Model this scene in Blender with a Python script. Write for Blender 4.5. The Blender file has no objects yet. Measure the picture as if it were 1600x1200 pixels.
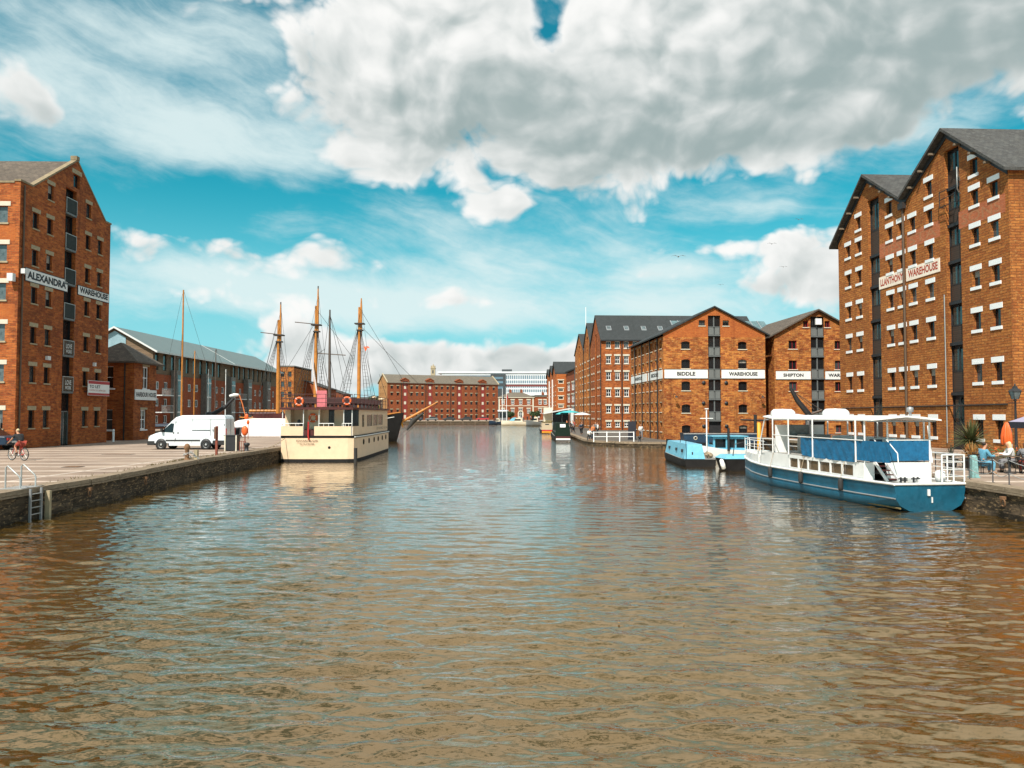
import bpy, math, random
import numpy as np
from mathutils import Vector, Matrix
random.seed(7)
R = math.radians
sc = bpy.context.scene
COL = sc.collection
# ------------------------------------------------------------------ camera
F = 1200.0; EYE = 3.5; PITCH = math.atan(46 / 1200.0)
cam_d = bpy.data.cameras.new('camera'); cam = bpy.data.objects.new('camera', cam_d); COL.objects.link(cam)
cam_d.sensor_width = 36; cam_d.lens = 27.0; cam_d.clip_start = 0.2; cam_d.clip_end = 6000
cam.location = (0, 0, EYE); cam.rotation_euler = (math.pi / 2 + PITCH, 0, 0)
sc.camera = cam
sc.view_settings.view_transform = 'Standard'; sc.view_settings.look = 'None'
sc.view_settings.exposure = 0.58; sc.view_settings.gamma = 1.0
SUN_AZ = R(204); SUN_EL = R(50)      # compass azimuth (north = +Y), elevation
sdir = Vector((math.sin(SUN_AZ) * math.cos(SUN_EL), math.cos(SUN_AZ) * math.cos(SUN_EL), math.sin(SUN_EL)))
sl = bpy.data.lights.new('sun', 'SUN'); sl.energy = 4.4; sl.angle = R(0.6); sl.color = (1.0, 0.93, 0.83)
so = bpy.data.objects.new('sun', sl); COL.objects.link(so)
so.rotation_euler = (-sdir).to_track_quat('-Z', 'Y').to_euler()

# ------------------------------------------------------------------ node expression helper
class NT:
    nd = '3D'
    def __init__(s, tree): s.t = tree; s.n = tree.nodes; s.l = tree.links
    def node(s, ty, **kw):
        n = s.n.new(ty)
        for k, v in kw.items(): setattr(n, k, v)
        return n
    def put(s, sock, v):
        if isinstance(v, E): s.l.new(v.s, sock)
        elif isinstance(v, bpy.types.NodeSocket): s.l.new(v, sock)
        else: sock.default_value = v
    def m(s, op, *a, clamp=False):
        n = s.node('ShaderNodeMath', operation=op); n.use_clamp = clamp
        for i, v in enumerate(a): s.put(n.inputs[i], v)
        return E(s, n.outputs[0])
    def xyz(s, x, y, z):
        n = s.node('ShaderNodeCombineXYZ'); s.put(n.inputs[0], x); s.put(n.inputs[1], y); s.put(n.inputs[2], z); return n.outputs[0]
    def sep(s, v):
        n = s.node('ShaderNodeSeparateXYZ'); s.put(n.inputs[0], v); return [E(s, o) for o in n.outputs]
    def noise(s, vec, scale=1.0, detail=4, rough=.5, lac=2.0, dist=0.0):
        n = s.node('ShaderNodeTexNoise', noise_dimensions=s.nd); s.put(n.inputs['Vector'], vec); s.put(n.inputs['Scale'], scale)
        s.put(n.inputs['Detail'], detail); s.put(n.inputs['Roughness'], rough); s.put(n.inputs['Lacunarity'], lac); s.put(n.inputs['Distortion'], dist)
        return E(s, n.outputs[0])
    def sstep(s, v, a, b, to0=0.0, to1=1.0):
        n = s.node('ShaderNodeMapRange', interpolation_type='SMOOTHSTEP')
        s.put(n.inputs[0], v)
        for i, q in enumerate((a, b, to0, to1)): s.put(n.inputs[i + 1], q)
        return E(s, n.outputs[0])
    def lin(s, v, a, b, to0=0.0, to1=1.0):
        n = s.node('ShaderNodeMapRange'); s.put(n.inputs[0], v)
        for i, q in enumerate((a, b, to0, to1)): s.put(n.inputs[i + 1], q)
        return E(s, n.outputs[0])
    def mix(s, f, a, b, mode='MIX'):
        n = s.node('ShaderNodeMix', data_type='RGBA', blend_type=mode)
        s.put(n.inputs[0], f); s.put(n.inputs[6], rgba(a)); s.put(n.inputs[7], rgba(b)); return n.outputs[2]
    def vmul(s, v, k):
        n = s.node('ShaderNodeVectorMath', operation='MULTIPLY'); s.put(n.inputs[0], v); s.put(n.inputs[1], k); return n.outputs[0]
    def vadd(s, v, k):
        n = s.node('ShaderNodeVectorMath', operation='ADD'); s.put(n.inputs[0], v); s.put(n.inputs[1], k); return n.outputs[0]
def rgba(c):
    if isinstance(c, (tuple, list)) and len(c) == 3: return (c[0], c[1], c[2], 1.0)
    return c
class E:
    def __init__(s, nt, sock): s.nt = nt; s.s = sock
    def __add__(s, o): return s.nt.m('ADD', s, o)
    __radd__ = __add__
    def __mul__(s, o): return s.nt.m('MULTIPLY', s, o)
    __rmul__ = __mul__
    def __sub__(s, o): return s.nt.m('SUBTRACT', s, o)
    def __rsub__(s, o): return s.nt.m('SUBTRACT', o, s)
    def __truediv__(s, o): return s.nt.m('DIVIDE', s, o)
    def __neg__(s): return s.nt.m('MULTIPLY', s, -1.0)

# ------------------------------------------------------------------ world: sky and clouds by direction
world = bpy.data.worlds.new('World'); sc.world = world; world.use_nodes = True
w = NT(world.node_tree); w.nd = '2D'; w.n.clear()
tc = w.node('ShaderNodeTexCoord')
dx, dy, dz = w.sep(tc.outputs['Generated'])
hor = w.m('SQRT', dx * dx + dy * dy)
az = w.m('ARCTAN2', dx, dy)                       # 0 = north, + = east
el = w.m('ARCTAN2', dz, hor)
X = az; Y = w.m('ABSOLUTE', el)
sky = w.node('ShaderNodeTexSky', sky_type='NISHITA'); sky.sun_disc = False
sky.sun_elevation = SUN_EL; sky.sun_rotation = SUN_AZ; sky.altitude = 50; sky.air_density = 1.0; sky.dust_density = 0.6; sky.ozone_density = 1.6
tint = w.node('ShaderNodeVectorMath', operation='MULTIPLY'); w.l.new(sky.outputs[0], tint.inputs[0])
tint.inputs[1].default_value = (0.11, 1.26, 1.08)
skyc = w.mix(w.sstep(Y, 0.0, .30, .88, 0.0), tint.outputs[0], (3.7, 7.0, 8.2))
def px2(px, py): return (math.atan((px - 800) / 1200.0), math.atan((646 - py) / 1200.0))
def blobs(lst, Xx, Yy):
    tot = None
    for (px, py, rx, ry, a) in lst:
        cx, cy = px2(px, py); rx /= 1200.0; ry /= 1200.0
        u = (Xx - cx) * (1 / rx); v = (Yy - cy) * (1 / ry)
        g = w.m('EXPONENT', -(u * u + v * v)) * a
        tot = g if tot is None else tot + g
    return tot
# warp
base = w.xyz(X, Y, 0.0)
wx = w.noise(w.vmul(base, (1, 1.3, 1)), 5.0, 3, .5) - .5
wy = w.noise(w.vadd(w.vmul(base, (1, 1.3, 1)), (7.3, 2.1, 0)), 5.0, 3, .5) - .5
Xw = X + wx * .09; Yw = Y + wy * .055
CUM = [(1000, 20, 430, 150, 1.1), (1300, 90, 420, 140, 1.0), (700, 100, 210, 95, .75), (930, 190, 300, 95, .9), (560, 160, 110, 90, .55), (1150, 190, 220, 70, .5), (1540, 20, 300, 150, .6),
       (600, 248, 130, 46, .85), (540, 60, 110, 60, .35), (930, 300, 110, 40, .85), (780, 322, 40, 20, .55), (850, 45, 34, 55, -1.0), (390, 10, 90, 30, .5), (650, 60, 90, 35, .3),
       (30, 215, 60, 45, .75), (1125, 400, 50, 30, .9), (1212, 408, 34, 20, .7), (1290, 420, 80, 50, .95), (1180, 462, 150, 26, .7),
       (700, 564, 140, 30, 1.1), (560, 565, 130, 44, .95), (430, 555, 110, 50, .8), (820, 574, 80, 20, .9), (330, 480, 120, 20, .5), (1000, 560, 200, 20, .6), (895, 545, 34, 30, .8), (1000, 430, 50, 12, .55),
       (480, 425, 110, 28, .75), (310, 405, 120, 26, .75), (260, 440, 140, 26, .55), (180, 470, 90, 20, .35), (660, 470, 190, 22, .65), (850, 470, 120, 16, .5), (1250, 215, 200, 60, .35), (300, 320, 170, 45, -.5), (1150, 310, 170, 40, -.3)]
CIR = [(150, 200, 360, 60, .72), (60, 110, 260, 40, .4), (400, 245, 240, 45, .7), (360, 95, 200, 40, .5), (200, 20, 400, 50, .35), (650, 470, 340, 45, .7), (850, 400, 200, 40, .6), (1130, 325, 190, 40, .55),
       (1030, 430, 90, 20, .7), (250, 450, 300, 45, .55), (500, 480, 260, 40, .5), (1000, 505, 340, 32, .5), (1420, 200, 250, 70, .6), (1100, 470, 220, 40, .5), (620, 340, 260, 40, .35), (300, 320, 150, 26, -.25)]
GREY = [(760, 205, 200, 50, .75), (1000, 235, 260, 40, .75), (1350, 120, 330, 100, .75), (1150, 180, 200, 60, .4), (830, 130, 120, 40, .3), (640, 120, 60, 50, .35), (500, 130, 120, 40, .3), (1560, 40, 200, 120, .5), (300, 215, 60, 18, .5), (30, 225, 70, 30, .4),
        (980, 60, 110, 60, -.35), (560, 50, 90, 50, -.3), (1200, 470, 160, 18, .4), (930, 325, 100, 16, .35), (600, 272, 110, 16, .3), (600, 590, 300, 14, .3)]
bc = blobs(CUM, Xw, Yw) * 1.35
# behind and beside the camera: scattered cloud everywhere else
away = w.sstep(w.m('ABSOLUTE', X), .75, 1.1)
up = w.sstep(Y, .47, .62)
n_big = w.noise(w.xyz(X, Y * 1.7, 3.0), 3.0, 3, .5)
bc = bc + w.m('MAXIMUM', away, up) * (n_big - .40) * 3.0 + up * 1.0
cv = w.xyz(Xw, Yw * 1.35, 0.5)
def billow(off, det):          # rounded lumps at several sizes
    vec = w.vadd(cv, off)
    v = w.node('ShaderNodeTexVoronoi', feature='F1', voronoi_dimensions='2D'); w.put(v.inputs['Vector'], vec); w.put(v.inputs['Scale'], 9.0); w.put(v.inputs['Detail'], det); w.put(v.inputs['Roughness'], .55); w.put(v.inputs['Lacunarity'], 2.1)
    return (.62 - E(w, v.outputs['Distance'])) * .75 + w.noise(vec, 7.0, det * 2.6, .58)
bA = billow((0, 0, 0), 3); bS = billow((0, 0, 0), 2.2); bB = billow((-.013, .024, 0), 2.2)
n_m = w.noise(w.vadd(cv, (9, 4, 0)), 4.0, 4, .5)
dens = bc + (bA - .62) * 1.65 + (n_m - .5) * .9 - .34
a_c = w.sstep(dens, -.10, .58)
light = (bS - bB) * 1.25 + (bA - bS) * .35 + .5
grey = blobs(GREY, Xw, Yw)
n_l = w.noise(w.vadd(cv, (3, 5, 1)), 3.0, 5, .5)
cl_grey = (1.0 - up * .8) * w.sstep((.5 - light) * .75 + grey * .62 + (n_l - .5) * .8 + w.sstep(dens, .1, 1.0) * .30 + away * .3 - up * .9, -.25, 1.25)
ccol = w.mix(cl_grey, (9.6, 9.6, 9.4), (3.5, 4.35, 4.35))
nC = w.noise(w.xyz((X + wx * .10) * 1.6, (Y + X * .25 + wy * .10) * 7.5, 2.0), 3.0, 10, .60)
nD = w.noise(w.xyz(X * 1.5, Y * 3.0, 6.0), 5.0, 8, .6)
bci = blobs(CIR, Xw, Yw) + away * .45
a_ci = w.sstep(bci + (nC - .5) * 1.1 + (nD - .5) * 1.0, .05, 1.15) * .88
c1 = w.mix(a_ci, skyc, (7.6, 8.9, 8.9))
c2 = w.mix(a_c, c1, ccol)
bg = w.node('ShaderNodeBackground'); w.l.new(c2, bg.inputs[0]); bg.inputs[1].default_value = 0.068
wo = w.node('ShaderNodeOutputWorld'); w.l.new(bg.outputs[0], wo.inputs[0])

# ------------------------------------------------------------------ pixel of the photograph -> point in the place
def ray(px, py):
    x = (px - 800) / F; u = (600 - py) / F
    c, s = math.cos(PITCH), math.sin(PITCH)
    return Vector((x, c - u * s, s + u * c))
def onz(px, py, z):
    d = ray(px, py); t = (z - EYE) / d.z; return Vector((d.x * t, d.y * t, z))
def onY(px, py, y):
    d = ray(px, py); t = y / d.y; return Vector((d.x * t, y, EYE + d.z * t))

# ------------------------------------------------------------------ mesh builder
class Fr:
    """local frame: u along D, v along N (inwards / sideways), z up; O on the ground"""
    def __init__(s, O, D, N):
        s.O = Vector(O); D = Vector((D[0], D[1], 0)).normalized(); s.D = D
        s.N = Vector((N[0], N[1], 0)).normalized()
    def P(s, u, v, z): return s.O + s.D * u + s.N * v + Vector((0, 0, z))
    def uz(s, px, py):
        d = ray(px, py); C = Vector((0, 0, EYE)); n = s.N
        t = (s.O - C).dot(n) / d.dot(n); p = C + d * t - s.O
        return p.dot(s.D), p.z
    def u_at(s, px, py=646): return s.uz(px, py)[0]
    def z_at(s, u, py, v=0):
        p = s.P(u, v, 0); return (math.tan(math.atan((600 - py) / F) + PITCH)) * p.y + EYE - s.O.z
    def side(s, u=0): return Fr(s.P(u, 0, 0), s.N, -s.D if u else s.D)   # frame of the end wall at u
WF = Fr((0, 0, 0), (1, 0), (0, 1))
class MB:
    def __init__(s): s.v = []; s.f = []; s.sm = []
    def add(s, vs, fs, smooth=False):
        b = len(s.v); s.v.extend([tuple(p) for p in vs]); s.f.extend([tuple(i + b for i in f) for f in fs]); s.sm.extend([smooth] * len(fs)); return s
    def fbox(s, fr, u0, u1, v0, v1, z0, z1):
        P = [fr.P(u, v, z) for z in (z0, z1) for (u, v) in ((u0, v0), (u1, v0), (u1, v1), (u0, v1))]
        return s.add(P, [(0, 3, 2, 1), (4, 5, 6, 7), (0, 1, 5, 4), (1, 2, 6, 5), (2, 3, 7, 6), (3, 0, 4, 7)])
    def box(s, x0, x1, y0, y1, z0, z1): return s.fbox(WF, x0, x1, y0, y1, z0, z1)
    def prism(s, poly, ext):   # poly: list of Vectors; ext Vector
        n = len(poly); P = [Vector(p) for p in poly]; Q = [p + Vector(ext) for p in P]
        return s.add(P + Q, [tuple(range(n - 1, -1, -1)), tuple(range(n, 2 * n))] + [(i, (i + 1) % n, n + (i + 1) % n, n + i) for i in range(n)])
    def tube(s, pts, r, n=6, cap=True, smooth=True):
        pts = [Vector(p) for p in pts]; rs = r if isinstance(r, (list, tuple)) else [r] * len(pts)
        V = []; prev = None
        for i, p in enumerate(pts):
            t = (pts[min(i + 1, len(pts) - 1)] - pts[max(i - 1, 0)])
            t = t.normalized() if t.length > 1e-9 else Vector((0, 0, 1))
            if prev is None:
                a = Vector((0, 0, 1)) if abs(t.z) < .9 else Vector((1, 0, 0))
                x = t.cross(a).normalized()
            else:
                x = (prev - t * prev.dot(t)); x = x.normalized() if x.length > 1e-6 else t.orthogonal().normalized()
            prev = x; y = t.cross(x)
            for k in range(n):
                an = 2 * math.pi * k / n; V.append(p + (x * math.cos(an) + y * math.sin(an)) * rs[i])
        Fc = []
        for i in range(len(pts) - 1):
            for k in range(n):
                a = i * n + k; b = i * n + (k + 1) % n; Fc.append((a, b, b + n, a + n))
        s.add(V, Fc, smooth and n > 4)
        if cap:
            m = len(pts) - 1
            s.add(V[:n], [tuple(range(n - 1, -1, -1))]); s.add(V[m * n:], [tuple(range(n))])
        return s
    def bar(s, a, b, w, h=None):
        a = Vector(a); b = Vector(b); h = w if h is None else h
        t = (b - a).normalized(); up = Vector((0, 0, 1)) if abs(t.z) < .95 else Vector((0, 1, 0))
        x = t.cross(up).normalized() * w / 2; y = x.cross(t).normalized() * h / 2
        P = [p + q for p in (a, b) for q in (-x - y, x - y, x + y, -x + y)]
        return s.add(P, [(0, 3, 2, 1), (4, 5, 6, 7), (0, 1, 5, 4), (1, 2, 6, 5), (2, 3, 7, 6), (3, 0, 4, 7)])
    def lathe(s, c, prof, n=16, axis=None, smooth=True):
        c = Vector(c); ax = Vector(axis).normalized() if axis else Vector((0, 0, 1))
        x = ax.orthogonal().normalized(); y = ax.cross(x)
        V = []; Fc = []
        for (r, z) in prof:
            for k in range(n):
                a = 2 * math.pi * k / n; V.append(c + ax * z + (x * math.cos(a) + y * math.sin(a)) * max(r, 1e-4))
        for i in range(len(prof) - 1):
            for k in range(n):
                a = i * n + k; b = i * n + (k + 1) % n; Fc.append((a, b, b + n, a + n))
        return s.add(V, Fc, smooth)
    def torus(s, c, axis, Rr, r, n=20, m=8):
        c = Vector(c); ax = Vector(axis).normalized(); x = ax.orthogonal().normalized(); y = ax.cross(x)
        V = []; Fc = []
        for i in range(n):
            a = 2 * math.pi * i / n; d = x * math.cos(a) + y * math.sin(a)
            for j in range(m):
                b = 2 * math.pi * j / m; V.append(c + d * (Rr + r * math.cos(b)) + ax * r * math.sin(b))
        for i in range(n):
            for j in range(m):
                Fc.append((i * m + j, ((i + 1) % n) * m + j, ((i + 1) % n) * m + (j + 1) % m, i * m + (j + 1) % m))
        return s.add(V, Fc, True)
    def ell(s, c, rx, ry, rz, n=12, m=8):
        c = Vector(c); V = []; Fc = []
        for i in range(m + 1):
            t = math.pi * i / m
            for k in range(n):
                a = 2 * math.pi * k / n; V.append(c + Vector((rx * max(math.sin(t), 1e-4) * math.cos(a), ry * max(math.sin(t), 1e-4) * math.sin(a), rz * math.cos(t))))
        for i in range(m):
            for k in range(n):
                a = i * n + k; b = i * n + (k + 1) % n; Fc.append((a, a + n, b + n, b))
        return s.add(V, Fc, True)
    def grid(s, rows, smooth=True, close=False):
        n = len(rows[0]); V = [p for r in rows for p in r]; Fc = []
        for i in range(len(rows) - 1):
            for k in range(n - (0 if close else 1)):
                a = i * n + k; b = i * n + (k + 1) % n; Fc.append((a, b, b + n, a + n))
        return s.add(V, Fc, smooth)
    def mesh(s, name, mat, origin=(0, 0, 0)):
        me = bpy.data.meshes.new(name); o = Vector(origin)
        me.from_pydata([(p[0] - o.x, p[1] - o.y, p[2] - o.z) for p in s.v], [], s.f)
        me.polygons.foreach_set('use_smooth', s.sm)
        uv = me.uv_layers.new(name='UVMap'); data = np.zeros(len(me.loops) * 2, dtype=np.float32)
        vs = s.v; li = 0
        for p in me.polygons:
            n = p.normal
            if abs(n.z) < .999: t = Vector((-n.y, n.x, 0)).normalized()
            else: t = Vector((1, 0, 0))
            if t.x + t.y * 1.01 < 0: t = -t
            b = n.cross(t)
            if b.z < 0 or (abs(b.z) < 1e-6 and b.y < 0): b = -b
            for k in p.vertices:
                q = vs[k]
                data[2 * li] = q[0] * t.x + q[1] * t.y + q[2] * t.z; data[2 * li + 1] = q[0] * b.x + q[1] * b.y + q[2] * b.z; li += 1
        uv.data.foreach_set('uv', data)
        if mat is not None: me.materials.append(mat)
        return me
    def build(s, name, mat, parent=None, origin=None, **kw):
        if parent is not None: pl = WL[parent.name]
        else: pl = Vector((0, 0, 0))
        if origin is None:
            if parent is not None: origin = pl
            elif s.v:
                a = np.array(s.v); mn = a.min(0); mx = a.max(0); origin = Vector(((mn[0] + mx[0]) / 2, (mn[1] + mx[1]) / 2, mn[2]))
            else: origin = Vector((0, 0, 0))
        origin = Vector(origin)
        o = bpy.data.objects.new(name, s.mesh(name, mat, origin)); COL.objects.link(o)
        o.location = origin - pl
        if parent is not None: o.parent = parent
        WL[o.name] = origin
        for k, v in kw.items(): o[k] = v
        return o
WL = {}
def thing(name, loc, label, cat, group=None):
    o = bpy.data.objects.new(name, None); COL.objects.link(o); o.location = loc; WL[o.name] = Vector(loc)
    o.empty_display_size = .3
    o['label'] = label; o['category'] = cat
    if group: o['group'] = group
    return o
def dupo(o, loc, parent):      # a copy of one mesh object at world point loc
    c = o.copy(); COL.objects.link(c); c.parent = parent; c.location = Vector(loc) - WL[parent.name]; WL[c.name] = Vector(loc)
    return c
def copy_tree(root, delta, label=None):
    def rec(o, parent):
        c = o.copy(); COL.objects.link(c); c.parent = parent
        WL[c.name] = WL[o.name] + Vector(delta)
        if parent is None: c.location = o.location + Vector(delta)
        for ch in o.children: rec(ch, c)
        return c
    c = rec(root, None)
    if label: c['label'] = label
    return c

# ------------------------------------------------------------------ materials
M = {}
def mat(name, col, rough=.7, metal=0.0, spec=.5, var=0.0, vs=3.0, bump=0.0, bs=20.0, emit=None, coat=0.0, var2=None):
    m = bpy.data.materials.new(name); m.use_nodes = True; t = NT(m.node_tree); p = t.n['Principled BSDF']
    t.put(p.inputs['Roughness'], rough); t.put(p.inputs['Metallic'], metal); t.put(p.inputs['Specular IOR Level'], spec)
    if coat: t.put(p.inputs['Coat Weight'], coat)
    if var:
        co = t.node('ShaderNodeTexCoord').outputs['Object']
        n = t.noise(co, vs, 6, .6); n2 = t.noise(co, vs * 7.3, 4, .6)
        f = t.lin(n * .7 + n2 * .3, .3, .7)
        d = tuple(c * (1 - var) for c in col) if var2 is None else var2
        l = tuple(min(1, c * (1 + var * .5)) for c in col)
        t.put(p.inputs['Base Color'], t.mix(f, d, l))
        t.put(p.inputs['Roughness'], t.lin(n2, .3, .7, max(.05, rough - .12), min(1, rough + .12)))
    else: t.put(p.inputs['Base Color'], rgba(col))
    if bump:
        b = t.node('ShaderNodeBump'); t.put(b.inputs['Strength'], bump); t.put(b.inputs['Distance'], .02)
        t.put(b.inputs['Height'], t.noise(t.node('ShaderNodeTexCoord').outputs['Object'], bs, 5, .6)); t.l.new(b.outputs[0], p.inputs['Normal'])
    if emit: t.put(p.inputs['Emission Color'], rgba(emit[0])); t.put(p.inputs['Emission Strength'], emit[1])
    M[name] = m; return m
def brick_mat(name, c1, c2, mortar, dark, pale, bw=.24, bh=.085, patch=.5, rough=.85, speck=.35, pale_amt=.35, ms=.011):
    m = bpy.data.materials.new(name); m.use_nodes = True; t = NT(m.node_tree); p = t.n['Principled BSDF']
    uv = t.node('ShaderNodeUVMap').outputs[0]
    b = t.node('ShaderNodeTexBrick'); t.l.new(uv, b.inputs['Vector'])
    b.offset = .5; t.put(b.inputs['Color1'], rgba(c1)); t.put(b.inputs['Color2'], rgba(c2)); t.put(b.inputs['Mortar'], rgba(mortar))
    t.put(b.inputs['Scale'], 1.0); t.put(b.inputs['Mortar Size'], ms); t.put(b.inputs['Mortar Smooth'], .3); t.put(b.inputs['Bias'], 0.0)
    t.put(b.inputs['Brick Width'], bw); t.put(b.inputs['Row Height'], bh)
    nL = t.noise(uv, .16, 5, .6); nM = t.noise(t.vmul(uv, (1, 1.6, 1)), .9, 5, .65); nS = t.noise(t.vmul(uv, (1.6, 5.5, 1)), 1.25, 4, .7)
    nT = t.noise(t.vmul(uv, (2.2, 6.5, 1)), 1.9, 2, .6)
    c = t.mix(t.sstep(nL * .5 + nM * .5, .47, .60) * patch, b.outputs[0], dark)
    c = t.mix(t.sstep(nS, .46, .66) * min(1, speck * 1.7), c, dark)
    c = t.mix(t.sstep(nT, .54, .68) * min(1, pale_amt * 1.35), c, pale)
    nW = t.noise(uv, .07, 3, .5)
    c = t.mix(t.sstep(nW, .42, .62) * .28, c, t.mix(.5, c, dark))
    nV = t.noise(t.vmul(uv, (1.5, .16, 1)), .8, 4, .6)
    c = t.mix(t.sstep(nV, .55, .72) * .5, c, dark)
    hs = t.node('ShaderNodeHueSaturation'); t.put(hs.inputs['Value'], .84); t.put(hs.inputs['Saturation'], 1.0); t.put(hs.inputs['Color'], c)
    t.put(p.inputs['Base Color'], hs.outputs[0]); t.put(p.inputs['Roughness'], rough); t.put(p.inputs['Specular IOR Level'], .25)
    bp = t.node('ShaderNodeBump'); t.put(bp.inputs['Strength'], .6); t.put(bp.inputs['Distance'], .02)
    h = E(t, b.outputs[1]) * -1.0 + nS * 1.5
    t.put(bp.inputs['Height'], h); t.l.new(bp.outputs[0], p.inputs['Normal'])
    M[name] = m; return m
def bands_mat(name, c1, c2, step, axis='v', rough=.7, duty=.5, var=.3):   # plank / seam lines from UV
    m = bpy.data.materials.new(name); m.use_nodes = True; t = NT(m.node_tree); p = t.n['Principled BSDF']
    uv = t.node('ShaderNodeUVMap').outputs[0]; u, v, _ = t.sep(uv)
    q = v if axis == 'v' else u
    fr = t.m('FRACT', q / step); idx = t.m('FLOOR', q / step)
    rnd = t.node('ShaderNodeTexWhiteNoise', noise_dimensions='1D'); t.put(rnd.inputs['W'], idx)
    n = t.noise(t.vmul(uv, (.6, 3, 1) if axis == 'v' else (3, .6, 1)), 2.5, 5, .6)
    f = t.sstep(fr, duty, duty + .15)
    c = t.mix(f, c1, c2)
    dk = tuple(x * (1 - var) for x in c1)
    c = t.mix(t.m('MULTIPLY', E(t, rnd.outputs[0]), n, clamp=True) * 1.2, c, dk)
    t.put(p.inputs['Base Color'], c); t.put(p.inputs['Roughness'], rough)
    M[name] = m; return m
brick_mat('brick_orange', (.70, .27, .058), (.34, .075, .016), (.30, .14, .06), (.10, .026, .010), (.74, .42, .17), patch=.45, bw=.52, bh=.20)
brick_mat('brick_yellow', (.56, .205, .046), (.38, .11, .024), (.20, .075, .024), (.17, .052, .016), (.66, .36, .12), patch=.35, bw=.62, bh=.18, speck=.35, ms=.022)
brick_mat('brick_red', (.58, .165, .038), (.34, .075, .02), (.30, .14, .06), (.10, .024, .010), (.66, .27, .07), patch=.5, bw=.42, bh=.17, pale_amt=.25)
brick_mat('brick_far', (.33, .085, .026), (.22, .05, .018), (.34, .13, .06), (.20, .048, .022), (.52, .22, .10), patch=.35, bw=.4, bh=.2, pale_amt=.2)
brick_mat('brick_sand', (.52, .27, .10), (.42, .19, .07), (.4, .25, .12), (.3, .14, .06), (.6, .38, .18), patch=.3)
brick_mat('brick_bright', (.62, .17, .03), (.46, .10, .02), (.4, .16, .06), (.3, .07, .02), (.62, .30, .12), patch=.3, speck=.2, pale_amt=.15)
brick_mat('brick_flats', (.52, .12, .032), (.36, .07, .022), (.25, .1, .06), (.16, .035, .016), (.42, .14, .06), patch=.25)
brick_mat('slate', (.105, .105, .10), (.065, .065, .065), (.035, .035, .035), (.05, .045, .04), (.17, .165, .14), bw=.35, bh=.28, patch=.4)
brick_mat('slate_dark', (.055, .062, .065), (.042, .048, .05), (.03, .03, .03), (.03, .035, .035), (.07, .07, .07), bw=.4, bh=.3, patch=.3, speck=.2)
brick_mat('slate_brown', (.17, .135, .105), (.105, .085, .07), (.06, .05, .04), (.08, .062, .048), (.24, .19, .14), bw=.4, bh=.3, patch=.4)
brick_mat('slate_far', (.20, .17, .13), (.16, .14, .11), (.1, .09, .08), (.12, .1, .08), (.26, .22, .16), bw=.6, bh=.45, patch=.3)
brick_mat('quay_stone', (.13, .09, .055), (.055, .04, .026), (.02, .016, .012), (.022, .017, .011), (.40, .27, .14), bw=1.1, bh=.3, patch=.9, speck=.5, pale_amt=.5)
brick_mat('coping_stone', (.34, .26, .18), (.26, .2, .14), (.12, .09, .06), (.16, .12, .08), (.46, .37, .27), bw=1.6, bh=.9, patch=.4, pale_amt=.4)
mat('stone_pale', (.62, .56, .44), .8, var=.25, vs=4); mat('stone_cream', (.37, .30, .19), .85, var=.3, vs=4)
mat('purlin', (.16, .12, .08), .8); mat('white_paint', (.78, .78, .76), .5, var=.12, vs=5); mat('white_clean', (.82, .83, .83), .35, var=.05)
mat('sign_white', (.74, .74, .72), .55, var=.14, vs=2.5); mat('sign_cream', (.86, .74, .62), .7, var=.15, vs=3)
mat('letter_black', (.02, .02, .022), .6); mat('letter_red', (.42, .05, .02), .7, var=.3, vs=6); mat('letter_ghost', (.40, .16, .07), .9, var=.4, vs=4)
mat('glass_dark', (.012, .014, .016), .12, spec=.6, var=.5, vs=1.2); mat('glass_pale', (.12, .15, .155), .1, spec=.8, var=.7, vs=2)
mat('glass_green', (.03, .055, .055), .08, spec=.9, var=.6, vs=1.0)
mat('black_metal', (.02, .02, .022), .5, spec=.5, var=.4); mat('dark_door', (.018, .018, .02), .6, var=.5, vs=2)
mat('grey_panel', (.13, .14, .14), .55, var=.25, vs=4); mat('grey_metal', (.30, .31, .32), .45, metal=.3, var=.2)
mat('pipe_black', (.025, .02, .018), .6); mat('pipe_brown', (.10, .06, .035), .6)
bands_mat('timber_dark', (.05, .03, .02), (.012, .009, .007), .14, 'v', .75, .72); bands_mat('timber_clad', (.20, .13, .075), (.05, .03, .02), .22, 'v', .8, .75, .5)
bands_mat('roof_green', (.115, .165, .165), (.08, .12, .12), .6, 'u', .5, .9, .15)
bands_mat('balcony_panel', (.17, .18, .175), (.075, .08, .08), .11, 'u', .5, .6, .2)
mat('fascia_white', (.62, .63, .62), .5, var=.1); mat('cladding_dark', (.17, .155, .135), .6, var=.4)
mat('galv', (.42, .43, .42), .45, metal=.4, var=.2); mat('concrete', (.36, .33, .29), .9, var=.3)
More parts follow.
